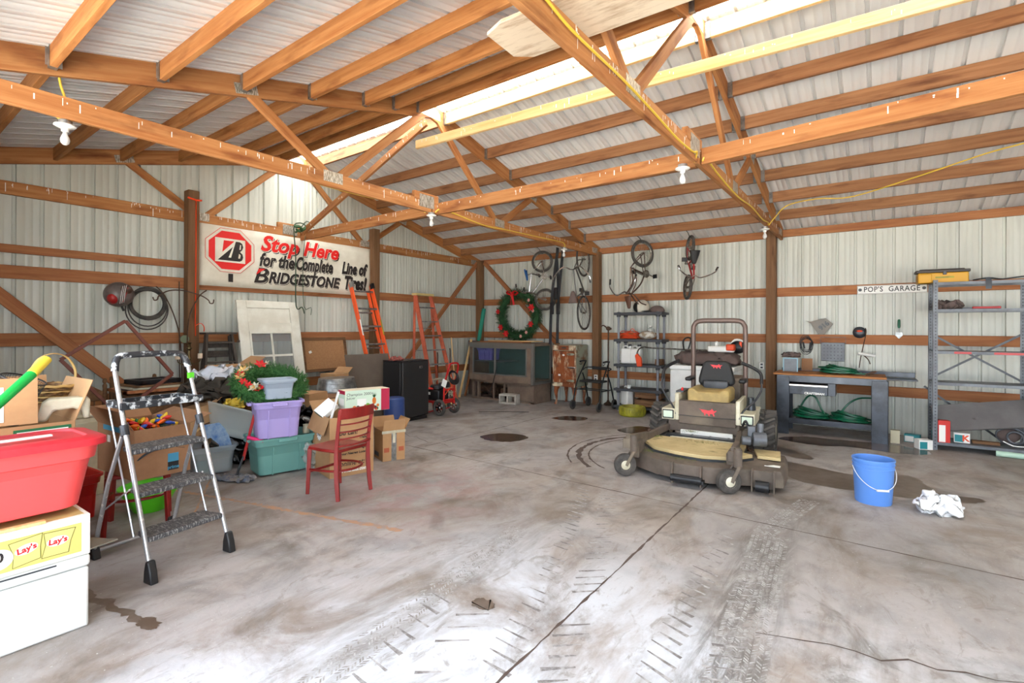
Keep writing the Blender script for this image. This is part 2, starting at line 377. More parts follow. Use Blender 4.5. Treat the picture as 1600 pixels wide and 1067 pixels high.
# tyre prints: chevron lugs and ribbed treads pressed in the dust
m_print = mat('tyre_print', (.48, .46, .45), .9, c2=(.72, .71, .71), scale=14, lo=.42, hi=.62)
m_print2 = mat('tread_print', (.56, .54, .52), .9, c2=(.76, .76, .76), scale=18, lo=.42, hi=.62)
def chevrons(p0, p1, n, wdt, curve=0):
    mb = MB(); a = Vector((*p0, 0)); b = Vector((*p1, 0)); t = (b-a).normalized(); nn = Vector((-t.y, t.x, 0))
    for i in range(n):
        f = i/(n-1); p = a.lerp(b, f)+nn*curve*math.sin(f*PI)
        for s_ in (-1, 1):
            if random.random() < .12: continue
            c = p+nn*s_*(wdt*.30)+t*(s_*.045); d = (nn*s_*1.0+t*.42).normalized(); h = wdt*.19*random.uniform(.7, 1.15); q = Vector((-d.y, d.x, 0))*.011*random.uniform(.6, 1.2)
            mb.add([(c-d*h+q)[:2]+(.0012,), (c-d*h-q)[:2]+(.0012,), (c+d*h-q*.4)[:2]+(.0012,), (c+d*h+q*.4)[:2]+(.0012,)], [(0, 1, 2, 3)])
    o = mb.build('tyre_track', m_print, floor); o['kind'] = 'stuff'; return o
chevrons((6.58, -8.0), (5.5, -4.85), 40, .42, -.06)
chevrons((7.02, -7.6), (6.82, -5.2), 28, .42, .03)
chevrons((6.02, -7.9), (5.75, -7.0), 9, .40)
def treads(p0, p1, wdt, rows, step=.035):
    mb = MB(); a = Vector((*p0, 0)); b = Vector((*p1, 0)); Lg = (b-a).length; t = (b-a).normalized(); nn = Vector((-t.y, t.x, 0)); n = int(Lg/step)
    for i in range(n):
        for r_ in range(rows):
            if random.random() < .25: continue
            p = a+t*(i*step+random.uniform(-.005, .005)+(r_ % 2)*step*.5)+nn*(wdt*((r_+.5)/rows-.5)); hw = wdt/rows*.40; k = step*.25
            sk = t*(.010 if r_ % 2 else -.010)
            mb.add([(p-nn*hw-t*k-sk)[:2]+(.001,), (p+nn*hw-t*k+sk)[:2]+(.001,), (p+nn*hw+t*k+sk)[:2]+(.001,), (p-nn*hw+t*k-sk)[:2]+(.001,)], [(0, 1, 2, 3)])
    o = mb.build('tyre_track', m_print2, floor); o['kind'] = 'stuff'; return o
treads((7.2, -8.0), (6.95, -4.95), .24, 9, .022)
treads((5.72, -8.0), (5.42, -5.9), .18, 7, .022)
treads((6.9, -4.95), (7.1, -3.9), .16, 6, .022)
def ringtrack(c, r0, a0, a1, wd, m):
    pts = [(c[0]+r0*math.cos(R(a)), c[1]+r0*math.sin(R(a))) for a in [a0+(a1-a0)*i/40 for i in range(41)]]
    return strip('tyre_track', pts, wd, m, z=.0012, jit=.5)
ringtrack((5.75, -3.15), 1.2, 120, 235, .06, m_crack); ringtrack((5.75, -3.15), 1.33, 140, 225, .02, m_crack); ringtrack((5.75, -3.15), 1.08, 150, 240, .02, m_crack)

# unseen ground outside, paled to bounce sunlight up to the ceiling
m_gravel = mat('bounce_gravel', (.88, .86, .82), .9, c2=(.80, .78, .74), scale=3, bump=.2)
mb = MB(); mb.bx(-30, 45, -45, YF-.05, -.2, -.06); struct(mb.build('ground', m_gravel))

# wooden framing --------------------------------------------------
# posts
def post(x, y, z1, label, sx=.14, sy=.14):
    return tag(board('wooden_post', (x, y, 0), (x, y, z1), sx, sy, W['post'], up=(0, 1, 0), bevel=.006), label, 'post')
post(3.08, -.07, 3.0, 'square wooden post on the back wall between rusty icebox and plastic shelf')
post(6.17, -.07, 3.1, 'square wooden post on the back wall beside the steel workbench')
post(9.28, -.07, 3.1, 'square wooden post beyond the steel shelf unit')
post(.08, -.08, 3.06, 'square wooden corner post next to the green cardboard tube')
post(.07, -3.08, 3.31, 'tall square wooden post behind the orange ladder')
post(.07, -6.12, 3.34, 'tall wooden post beside the banner with an orange strap', )
post(9.31, -9.1, 3.0, 'square wooden post between the two garage door bays')
post(2.6, -9.1, 3.0, 'square wooden post at the edge of the garage door bay')
def girt(a, b, z0, z1, label, m='girt', up=(0, 0, 1), off=0):
    return tag(board('wall_girt', (a[0], a[1], (z0+z1)/2), (b[0], b[1], (z0+z1)/2), .04, z1-z0, W[m], up=up), label, 'girt')
gy = .022
for z, nm in ((2.02, 'upper'), (1.28, 'middle'), (.54, 'lower')):
    for x0, x1, wh in ((-.02, 3.08, 'behind the hanging bikes and wreath' if z > 2 else 'behind the display case and icebox'), (3.085, 6.17, 'behind the plastic shelf and mower'), (6.175, 9.28, 'behind the workbench and steel shelf')):
        if z < 1 and x0 < 3: wh = 'low behind the rusty icebox'
        girt((x0, gy), (x1, gy), z, z+.14, f'{nm} horizontal wood girt on back wall {wh}')
for x0, x1, wh in ((-.02, 3.08, 'above the wreath'), (3.085, 6.17, 'above the red bicycle'), (6.175, 9.28, 'above the workbench')):
    tag(board('eave_board', (x0, .015, 3.025), (x1, .015, 3.025), .04, .115, W['girt']), f'long eave board at top of back wall {wh}', 'eave board')
for z, nm in ((2.02, 'upper'), (1.28, 'middle')):
    for y0, y1, wh in ((-9.1, -6.12, 'near the hanging helmet'), (-6.115, -3.08, 'under the tire banner' if z > 2 else 'behind the white door'), (-3.075, -.02, 'by the fibreglass stepladder')):
        girt((-.022, y0), (-.022, y1), z, z+.145, f'{nm} horizontal wood girt on gable wall {wh}')
for y0, y1, wh in ((-9.1, -6.12, 'behind the clutter'), (-6.115, -3.08, 'behind the boxes'), (-3.075, -.02, 'behind the ladders')):
    girt((-.022, y0), (-.022, y1), .54, .68, f'lower horizontal wood girt on gable wall {wh}')
girt((-.02, -9.1), (-.02, -6.13), 2.30, 2.39, 'thin two-by-four girt on gable wall above the helmet')
# diagonal wall braces
def brace(a, b, wd, ht, label, m='girt', up=(1, 0, 0), name='diagonal_brace'):
    return tag(board(name, a, b, wd, ht, W[m], up=up), label, 'brace')
brace((.03, -8.6, 2.48), (.03, -6.25, .15), .13, .04, 'rough diagonal wood brace behind the picture frame')
brace((.03, -.12, 3.0), (.03, -2.5, .62), .09, .04, 'diagonal wood brace behind the fibreglass stepladder')
brace((.16, -.03, 3.02), (2.6, -.03, .75), .04, .09, 'diagonal wood brace behind the wreath', up=(0, 0, 1))

# roof trusses
m_tick = mat('white_drip', (.93, .91, .88), .8)
def truss(x, label, full=True, wm='truss', web=True):
    t = thing('roof_truss', label, 'truss', (x, YR, 0))
    zb = 3.0; h = .15
    for s_ in (-1, 1):
        a = Vector((0, s_*4.62, zr(0)+.075)); b = Vector((0, 0, zr(YR)+.075)); 
        board('top_chord', a-Vector((0,0,.02)), b-Vector((0,0,.02)), .04, .185, W[wm], t, up=(0, 0, 1))
        board('bottom_chord', (0, s_*4.55, zb), (0, s_*.02 if s_ > 0 else 0, zb), .04, .145, W[wm], t)
        # webs
        board('web', (0, s_*2.25, zr(YR+2.25)+.03), (0, s_*1.45, 3.05), .038, .09, W[wm], t, up=(1, 0, 0)).matrix_basis @= RX(90)
        board('web', (0, s_*.12, zr(YR)-.02), (0, s_*1.30, 3.05), .038, .09, W[wm], t, up=(1, 0, 0)).matrix_basis @= RX(90)
        MB().box((0, s_*1.38, 3.03), (.046, .22, .11)).build('gusset_plate', m_plate, t)
        MB().box((0, s_*2.25, zr(YR+2.25)+.03), (.046, .20, .09), Matrix.Rotation(-s_*.25, 3, 'X')).build('gusset_plate', m_plate, t)
        MB().box((0, s_*4.40, zb+.02), (.046, .2, .10)).build('gusset_plate', m_plate, t)
    MB().prism([(-.15, -.06), (.15, -.06), (.15, .02), (.06, .07), (-.06, .07), (-.15, .02)], .046, T(-.023, 0, zr(YR)+.02) @ RZ(90) @ RX(90)).build('peak_plate', m_plate, t)
    # splice block on the middle of the bottom chord
    board('splice_block', (-.001, -.28, zb+.10), (-.001, .12, zb+.10), .05, .10, W[wm], t)
    MB().box((0, -.08, zb+.05), (.057, .24, .15)).build('splice_plate', m_plate, t)
    # white drips down the chord faces
    mb = MB()
    for i in range(110):
        y = random.uniform(-4.3, 4.3); z0_ = zb+.072-random.uniform(0, .04); hh = random.uniform(.01, .10)*random.random()+.008; ww = random.uniform(.003, .008)
        for k in (1,): mb.box((k*.0208, y, z0_-hh/2), (.0008, ww, hh))
    o = mb.build('paint_drip', m_tick, t); o['kind'] = 'stuff'
    return t
truss(-.02, 'roof truss against the gable wall above the tire banner')
truss(3.08, 'roof truss in mid garage carrying the yellow cable to three bulbs')
truss(6.30, 'roof truss overhead that crosses nearest the two wreathless bulbs'.replace('the two wreathless bulbs', 'the mower, yellow cable along its lower chord'))
truss(9.3, 'roof truss overhead beside the open bay')
truss(12.4, 'roof truss over the far second bay')
# purlins between trusses
pys = [-4.37, -3.97, -3.55, -2.97, -2.38, -1.80, -1.21, -.64]
pfs = [-4.83, -5.20, -5.61, -6.24, -6.88, -7.50, -8.13, -8.70]
ords = ['first', 'second', 'third', 'fourth', 'fifth', 'sixth', 'seventh', 'eighth']
bays = [(0.0, 3.06, 'bay next to the gable wall'), (3.10, 6.28, 'bay above the mower'), (6.32, 9.28, 'bay over the workbench'), (9.32, 12.38, 'bay beyond the near post'), (12.42, 15.38, 'last bay')]
def hanger(x, y, s_):
    mb = MB(); z0_ = zr(y)
    mb.box((0, 0, -.072), (.05, .046, .003)); mb.box((0, -.0225, 0), (.045, .002, .145)); mb.box((0, .0225, 0), (.045, .002, .145))
    mb.box((-s_*.023, -.033, -.01), (.003, .022, .12)); mb.box((-s_*.023, .033, -.01), (.003, .022, .12))
    return mb
for bi, (x0, x1, bn) in enumerate(bays):
    for side, ys, mm in (('back', pys, 'purlin'), ('front', pfs, 'purlin_front')):
        for k, y in enumerate(ys):
            if bi >= 3 and k % 2: continue
            yy = y
            m_ = mm
            if side == 'back' and k == 0 and bi >= 1: m_ = 'pale'
            if side == 'back' and k == 1: continue
            zc = zr(yy)+.0725
            p = thing('roof_purlin', f'{ords[k]} purlin down from the skylight on the {side} slope, {bn}', 'purlin', ((x0+x1)/2, yy, zc), 0, 'purlins under the metal roof')
            sag = random.uniform(-.006, .006)
            board('timber', (-(x1-x0)/2, 0, 0), ((x1-x0)/2, 0, sag), .04, .142, W[m_], p)
            for s_ in (-1, 1):
                if bi < 3 and not (bi == 0 and s_ < 0):
                    hanger(0, yy, s_).build('joist_hanger', m_galv, p, mtx=T(s_*((x1-x0)/2-.022), 0, 0) @ (Matrix.Identity(4) if s_ < 0 else Matrix.Identity(4)))
# braces running along the building
def lbrace(a, b, ht, label, m, wd=.04):
    o = tag(board('longitudinal_brace', a, b, wd, ht, W[m]), label, 'brace'); Lg = (Vector(b)-Vector(a)).length; mb = MB()
    for i in range(int(Lg*7)):
        hh = random.uniform(.006, .07)*random.random()+.006; mb.box((random.uniform(-Lg/2, Lg/2), -wd/2-.0006, ht/2-random.uniform(.004, .05)-hh/2), (random.uniform(.003, .012), .0008, hh))
    k = mb.build('paint_drip', m_tick, o); k['kind'] = 'stuff'; return o
lbrace((.02, -4.50, 2.97), (3.05, -4.50, 3.0), .135, 'centre tie board from banner wall to first truss', 'truss')
lbrace((3.11, -4.47, 3.0), (6.27, -4.47, 3.0), .14, 'centre tie board between the two middle trusses with white drips', 'truss')
lbrace((6.33, -4.50, 3.0), (9.28, -4.74, 3.03), .14, 'knotty centre tie board running overhead to the open bay', 'truss')
lbrace((2.98, -4.74, 3.75), (9.2, -4.42, 3.76), .10, 'pale new two-by-four nailed across the truss webs', 'pale', .04)
lbrace((.15, -4.55, 3.02), (2.95, -4.55, 4.10), .09, 'slanting brace rising from banner wall to the truss peak', 'truss')
lbrace((.9, -5.95, 3.10), (2.98, -4.75, 4.05), .02, 'short slanting brace beside the truss peak', 'truss') if False else None
# plank resting flat over the chords
bd = thing('plywood_plank', 'wide whitewashed plywood plank resting flat across the truss chords', 'plank', (7.0, -6.7, 3.10), 2)
mb = MB(); mb.prism([(-1.15, -.14), (-1.02, -.19), (2.2, -.19), (2.2, .19), (-1.05, .19), (-1.15, .12)], .02); mb.build('plank_board', W['ply'], bd, bevel=.003)
# ================================================================= things along the back wall
m_tyre = m_rubber
m_rim = mat('dull_alloy', (.62, .61, .58), .35, .8, c2=(.42, .38, .33), scale=20)
m_rust = mat('rusty_brown_steel', (.36, .27, .21), .6, .3, c2=(.27, .19, .14), scale=20)
m_brown_leather = mat('worn_brown_leather', (.38, .25, .19), .6)
m_dirty_white = mat('yellowed_white', (.86, .84, .78), .5, c2=(.78, .75, .68), scale=4)
m_tanseat = mat('tan_vinyl', (.72, .62, .38), .6, c2=(.62, .53, .33), scale=5)
m_mower = mat('dusty_brown_paint', (.42, .37, .33), .7, c2=(.35, .31, .27), scale=4, c3=(.52, .47, .40), s3=3, lo3=.5, hi3=.75)
m_tan = mat('tan_deck_board', (.80, .72, .53), .7, c2=(.72, .64, .46), scale=3, c3=(.55, .50, .34), s3=6, lo3=.62, hi3=.75)
m_cream = mat('cream_paint', (.85, .83, .74), .55, c2=(.74, .71, .60), scale=3)
m_glass = bpy.data.materials.new('clear_glass'); m_glass.use_nodes = True; _b = m_glass.node_tree.nodes['Principled BSDF']
_b.inputs['Base Color'].default_value = (.06, .10, .09, 1); _b.inputs['Roughness'].default_value = .03; _b.inputs['Alpha'].default_value = .14
m_orange = mat('orange_plastic', (.88, .30, .12), .45)
m_redpaint = mat('red_paint', (.72, .10, .09), .35)
m_green = mat('green_hose', (.04, .36, .24), .35)
m_clearp = mat('translucent_plastic', (.80, .82, .80), .35, alpha=.45)
m_needle = mat('artificial_pine', (.12, .26, .16), .8, c2=(.20, .38, .20), scale=30)
m_needle2 = mat('bright_artificial_pine', (.15, .36, .15), .8, c2=(.32, .52, .27), scale=30)
m_ribbon = mat('red_velvet', (.80, .05, .08), .6)
m_emblem = mat('red_emblem', (.88, .28, .30), .6)
m_darkcloth = mat('brown_canvas', (.40, .34, .32), .9, bump=.2, bscale=20)

def wheel_parts(t, c, axis, r, tr, m1=m_tyre, spokes=28, name='wheel', m2=m_rim):
    w_ = MB().torus(c, axis, r-tr, tr, 36, 8).build(name, m1, t)
    MB().torus(c, axis, r-tr*2.0, tr*.55, 36, 6).build('rim', m2, w_)
    Q = orient(axis); mb = MB(); c = Vector(c); ax = Q @ Vector((1, 0, 0))
    mb.cyl(c-ax*.03, c+ax*.03, .02, n=10)
    for i in range(spokes):
        a = 2*PI*i/spokes; d = Q @ Vector((0, math.cos(a), math.sin(a))); s_ = 1 if i % 2 else -1
        mb.cyl(c+ax*.025*s_, c+d*(r-tr*2), .0016, n=4, caps=False)
    mb.build('spoke_set', m2, w_); return w_

def saddle(t, M_, m, ln=.22):
    mb = MB(); mb.X = M_
    def f(u, v):
        x = -ln/2+ln*u; wd = .062*(1-u)**.7+.018; a = (v-.5)*PI
        return (x, math.sin(a)*wd, .035*math.cos(a)*(1-.25*u)+.01*math.cos(u*PI))
    mb.grid(f, 10, 8); return mb.build('saddle', m, t, solid=.012, angle=60)

def bike(label, M_, r, wb, mf, bar='rise', m_sad=m_blackfab, tr=.022, front=True, curved=False, mw=m_rim, sad=(.16, .40), sad_rot=0, rear=True):
    """bicycle in its own frame: x forward, z up, rear hub at the origin"""
    t = thing('bicycle', label, 'bicycle', mtx=M_)
    if rear: wheel_parts(t, (0, 0, 0), (0, 1, 0), r, tr, m2=mw)
    if front: wheel_parts(t, (wb, 0, 0), (0, 1, 0), r, tr, m2=mw)
    bb = Vector((wb*.40, 0, -.03)); st = Vector((wb*.28, 0, r*1.1)); hb = Vector((wb*.80, 0, r*1.15)); ht = Vector((wb*.76, 0, r*1.45))
    mb = MB(); q = .014
    mb.tube([st, bb], q)
    if curved:
        mb.tube([st, st.lerp(hb, .5)+Vector((0, 0, -.05)), ht], q, sm=4); mb.tube([bb, bb.lerp(hb, .5)+Vector((0, 0, -.06)), hb], q, sm=4)
        mb.tube([st+Vector((0, .02, -.04)), st.lerp(hb, .5)+Vector((0, .02, -.11)), hb], q*.6, sm=4)
    else:
        mb.tube([st, ht], q); mb.tube([bb, hb], q*1.1)
    mb.tube([hb, ht], q*1.3)
    for s_ in (-1, 1):
        mb.tube([bb+Vector((0, s_*.02, 0)), (0.03, s_*.05, 0), (0, s_*.05, 0)], q*.6); mb.tube([st, (.02, s_*.05, .03), (0, s_*.05, 0)], q*.55)
    mb.build('frame', mf, t)
    if front or True:
        mb = MB()
        for s_ in (-1, 1): mb.tube([ht, hb+Vector((.01, s_*.04, -.04)), (wb-.04, s_*.05, r*.5), (wb, s_*.05, 0)], q*.75, sm=3)
        mb.build('fork', mw if front else mf, t)
    # crank, chainring, pedals
    mb = MB(); mb.cyl(bb+Vector((0, .045, 0)), bb+Vector((0, .05, 0)), .07, n=20); mb.cyl(bb-Vector((0, .06, 0)), bb+Vector((0, .06, 0)), .018)
    mb.beam(bb+Vector((0, .065, 0)), bb+Vector((.05, .065, -.14)), .012, .02); mb.beam(bb-Vector((0, .065, 0)), bb-Vector((.05, .065, -.14)), .012, .02)
    k = mb.build('crank', m_rim, t)
    for s_ in (-1, 1): MB().box(bb+Vector((s_*.05, s_*.11, -s_*.14)), (.07, .09, .022)).build('pedal', m_black, t, bevel=.004)
    mb = MB(); mb.tube([st, Vector((sad[0]*wb/1, 0, r*1.1+sad[1]*.3))], .011); mb.build('seat_post', m_chrome, t)
    saddle(t, T(sad[0]*wb, 0, r*1.1+sad[1]*.3+.02) @ RY(sad_rot), m_sad)
    top = ht+Vector((-.01, 0, .07)); mb = MB(); mb.tube([ht, top], .012)
    if bar == 'rise':
        pts = [top+Vector((-.14, -.31, .11)), top+Vector((-.06, -.27, .12)), top+Vector((.03, -.09, .02)), top, top+Vector((.03, .09, .02)), top+Vector((-.06, .27, .12)), top+Vector((-.14, .31, .11))]
    elif bar == 'cruiser':
        pts = [top+Vector((-.26, -.36, .02)), top+Vector((-.12, -.34, .05)), top+Vector((.05, -.16, .05)), top, top+Vector((.05, .16, .05)), top+Vector((-.12, .34, .05)), top+Vector((-.26, .36, .02))]
    else:
        pts = [top+Vector((-.04, -.28, .0)), top+Vector((0, -.1, .16)), top+Vector((0, 0, .0)), top+Vector((0, .1, .16)), top+Vector((-.04, .28, .0))]
    mb.tube(pts, .011, sm=4); hbar = mb.build('handlebar', m_chrome, t)
    for e, f in ((pts[0], pts[1]), (pts[-1], pts[-2])): MB().cyl(e, Vector(e).lerp(Vector(f), .7), .017, n=8).build('grip', m_black, hbar)
    return t
def hang(pos, fwd, up):
    f = Vector(fwd).normalized(); u = (Vector(up)-f*Vector(up).dot(f)).normalized(); l = u.cross(f)
    return T(*pos) @ Matrix((f, l, u)).transposed().to_4x4()
m_redframe = mat('faded_red_frame', (.62, .12, .12), .4)
m_oldframe = mat('old_brown_frame', (.38, .30, .26), .5, .3, c2=(.28, .2, .16), scale=20)
m_blue = mat('blue_vinyl', (.10, .35, .62), .45)
m_greyframe = mat('grey_frame', (.40, .39, .38), .4, .5)
bike('small bicycle with blue saddle hanging nose down by the wreath', hang((2.02, -.42, 2.86), (.10, 0, -1), (-1, -.35, 0)), .225, .78, m_chrome, 'rise', m_blue, .024, True, sad=(.30, .25))
bike('grey adult bicycle hanging with seat toward the room beside the post', hang((2.98, -.42, 1.80), (-.02, 0, 1), (.12, -1, 0)), .335, 1.03, m_greyframe, 'cruiser', m_darkcloth, .018, True, sad=(.26, .5), sad_rot=0)
bike('old brown cruiser bicycle missing a wheel hung above the plastic shelf', hang((4.15, -.42, 2.84), (.04, 0, -1), (-.47, -.88, 0)), .25, .92, m_oldframe, 'cruiser', m_brown_leather, .026, False, True, sad=(.95, .15))
bike('small red childrens bicycle hanging nose down on back wall', hang((5.0, -.45, 2.86), (-.06, 0, -1), (.55, -.84, 0)), .215, .66, m_redframe, 'rise', m_blackfab, .026, True, sad=(.28, .05))
mb = MB()
for i, (px, y, z0_, z1_, tx) in enumerate(((2.30, -.42, 1.18, 3.02, .08), (2.42, -.38, 1.2, 3.0, .06), (2.34, -.34, 1.95, 2.85, -.02))):
    mb = MB(); mb.tube([(px-tx, y, z0_), (px-tx*.6, y, (z0_+z1_)/2), (px+tx, y, z1_), (px+tx+.02, y-.05, z1_+.05)], .035, 6, flat=.28, sm=2)
    s_ = mb.build('ski', m_dgrey, None); tag(s_, ['long dark ski standing closest to the wreath', 'long dark ski standing closest to the post', 'short dark ski strapped between the two long ones'][i], 'ski')
    MB().box((px-.02, y-.04, (z0_+z1_)/2-.2), (.07, .05, .24)).build('binding', m_black, s_, bevel=.01)

# wreath on the wall
def wreath(name, label, c, axis, Rr, tr, n, m, seed, fl=.08, extras=None, sx=1.0):
    rnd = random.Random(seed)
    t = thing(name, label, 'wreath', c); Q = orient(axis)
    MB().torus((0, 0, 0), axis, Rr, tr*.55, 40, 8).build('wreath_ring', m, t)
    mb = MB()
    for i in range(n):
        a = rnd.uniform(0, 2*PI); b = rnd.uniform(0, 2*PI); rr = tr*rnd.uniform(.35, .8)
        base = Vector((math.sin(b)*rr, math.cos(a)*(Rr+math.cos(b)*rr), math.sin(a)*(Rr+math.cos(b)*rr)))
        d = Vector((math.sin(b), math.cos(a)*math.cos(b), math.sin(a)*math.cos(b)))+Vector([rnd.uniform(-.7, .7) for _ in range(3)])+Vector((0, -math.sin(a), math.cos(a)))*rnd.uniform(.2, .9)
        d.normalize(); L_ = fl*rnd.uniform(.6, 1.2); sd = d.cross(Vector([rnd.uniform(-1, 1) for _ in range(3)])).normalized(); wd = .0032
        # a sprig: short stem with needles on both sides
        p = base
        for k in range(4):
            q = p+d*L_*(k+1)/4.0*0+d*L_*k/4
            for s_ in (-1, 1):
                e = q+d*L_*.35+sd*s_*L_*.30
                nn = d.cross(sd)*wd
                vs = [Q @ (q-nn), Q @ (q+nn), Q @ e]
                mb.add(vs, [(0, 1, 2)])
    o = mb.build('pine_needles', m, t); o['kind'] = 'stuff'
    return t, Q
t, Q = wreath('christmas_wreath', 'large green wreath with red bow and poinsettias on the back wall', (1.27, -.20, 1.78), (0, 1, 0), .46, .12, 2600, m_needle, 3)
def bow(t, p, s, m=m_ribbon, rot=None, tails=True):
    mb = MB(); mb.X = T(*p) @ (rot if rot is not None else Matrix.Identity(4)) @ S(s, s, s)
    for k in (-1, 1):
        mb.tube([(0, 0, 0), (k*.5, -.25, .35), (k*.95, 0, .15), (k*.5, .2, -.1), (0, 0, 0)], .16, 6, flat=.3, sm=4)
        if tails: mb.tube([(0, 0, 0), (k*.15, -.1, -.7), (k*.28, 0, -1.6)], .17, 6, flat=.25, sm=3)
    mb.ball((0, -.05, 0), .18, 8, 6); return mb.build('bow', m, t)
def poinsettia(t, p, s, m=m_ribbon, rot=None, name='flower'):
    mb = MB(); mb.X = T(*p) @ (rot if rot is not None else RX(90)) @ S(s, s, s)
    for k in range(6):
        a = k*PI/3; d = Vector((math.cos(a), math.sin(a), .25)); n_ = Vector((-math.sin(a), math.cos(a), 0))
        mb.add([(0, 0, 0), d*.5+n_*.28, d, d*.5-n_*.28, d*.5+Vector((0, 0, .12))], [(0, 1, 4), (1, 2, 4), (2, 3, 4), (3, 0, 4)])
    return mb.build(name, m, t)
bow(t, (-.08, -.12, .46), .15)
for a, s_ in ((20, .09), (335, .08), (100, .07), (215, .08), (240, .09), (170, .07)):
    poinsettia(t, (math.cos(R(a))*.46, -.13, math.sin(R(a))*.46), s_)
for a in (40, 10, 290, 310): poinsettia(t, (math.cos(R(a))*.48, -.14, math.sin(R(a))*.48), .045, mat('pink_berries', (.85, .62, .58), .6), name='berry_spray')

# display case
dc = thing('display_case', 'wide low glass refrigerated display case against the back wall', 'display case', (1.27, -.52, 0))
m_case = mat('brown_case_enamel', (.50, .43, .37), .5, c2=(.43, .36, .31), scale=5)
m_alu = mat('dull_aluminium', (.56, .56, .54), .4, .7)
m_dark_in = mat('dim_green_lining', (.27, .37, .35), .6)
x0, x1, y0, y1 = -.82, .83, -.33, .33
mb = MB(); mb.bx(x0, x1, y1-.02, y1, .4, 1.18); mb.bx(x0, x1, y0+.02, y1-.02, .40, .46); mb.bx(x0, x0+.03, y0, y1, .4, 1.18); mb.bx(x0, x1, y0, y1, 1.14, 1.2); mb.build('cabinet_body', m_case, dc, bevel=.006)
MB().bx(x0+.03, x1-.03, y1-.035, y1-.022, .46, 1.14).build('lining', m_dark_in, dc)
mb = MB(); mb.bx(x0, x0+.10, y0-.01, y0+.02, .42, 1.14); mb.bx(x1-.16, x1-.05, y0-.01, y0+.02, .42, 1.14); mb.bx(x0, x1-.05, y0-.012, y0+.02, .40, .55); mb.build('front_panel', m_case, dc, bevel=.004)
mb = MB(); mb.bx(x1-.05, x1+.01, y0-.015, y0+.04, .38, 1.2); mb.bx(x0, x1, y0-.018, y0+.02, 1.10, 1.19); mb.bx(x0+.09, x1-.15, y0-.02, y0+.01, .53, .56); mb.bx(x0+.09, x1-.15, y0-.02, y0+.01, 1.08, 1.11); mb.bx(x0+.09, x0+.12, y0-.02, y0+.01, .54, 1.1); mb.bx(x1-.18, x1-.15, y0-.02, y0+.01, .54, 1.1); mb.bx(-.14, -.10, y0-.022, y0+.01, .54, 1.1)
mb.bx(x1-.01, x1+.01, y0, y1, .38, .44); mb.bx(x1-.01, x1+.01, y1-.05, y1, .4, 1.18); mb.build('aluminium_frame', m_alu, dc, bevel=.002)
for a, b in ((x0+.11, -.13), (-.11, x1-.17)): MB().bx(a, b, y0-.005, y0, .56, 1.08).build('glass_door', m_glass, dc)
MB().bx(x1-.006, x1, y0+.04, y1-.05, .44, 1.14).build('side_glass', m_glass, dc)
MB().bx(x0+.04, .05, y0+.04, y1-.06, .795, .805).build('wire_shelf', m_alu, dc)
mb = MB(); mb.bx(x0+.05, x0+.09, y0+.02, y0+.08, 0, .4); mb.bx(x0+.2, x0+.24, y0+.02, y0+.08, 0, .4); mb.bx(-.20, -.17, y0+.02, y0+.06, 0, .4); mb.bx(.08, .11, y0+.02, y0+.06, .1, .4); mb.bx(x1-.08, x1, y0+.02, y1, 0, .4); mb.bx(x0+.03, x1, y0+.02, y0+.06, 0, .04); mb.bx(x0+.03, x1, y0+.02, y0+.06, .36, .40); mb.bx(x0, x1, y1-.03, y1, 0, .4); mb.bx(.12, x1-.08, y0+.10, y0+.12, 0, .4); mb.build('base_frame', m_case, dc, bevel=.003)
mb = MB(); mb.ball((-.45, 0, .17), (.12, .12, .14)); mb.build('compressor', m_rust, dc); mb = MB(); mb.cyl((-.72, 0, .2), (-.50, 0, .2), .10); mb.build('motor', m_rust, dc); mb = MB(); mb.tube([(-.45, 0, .3), (-.3, -.1, .33), (-.25, -.15, .2), (-.3, -.15, .08)], .012, sm=4); mb.tube([(-.7, -.15, .3), (-.5, -.2, .25), (-.4, -.15, .1), (-.55, -.18, .06)], .01, sm=4); mb.build('coolant_pipe', m_rust, dc); MB().box((-.3, 0, .15), (.12, .2, .2)).build('coil_box', m_rust, dc); MB().box((-.02, -.1, .14), (.12, .2, .2)).build('control_box', m_rust, dc)
mb = MB(); mb.tube([(-.05, y0-.03, .72), (-.10, y0-.05, .5), (-.16, y0-.03, .35), (-.22, y0-.05, .18), (-.2, y0, .1)], .008, sm=4); mb.build('power_cord', m_black, dc)
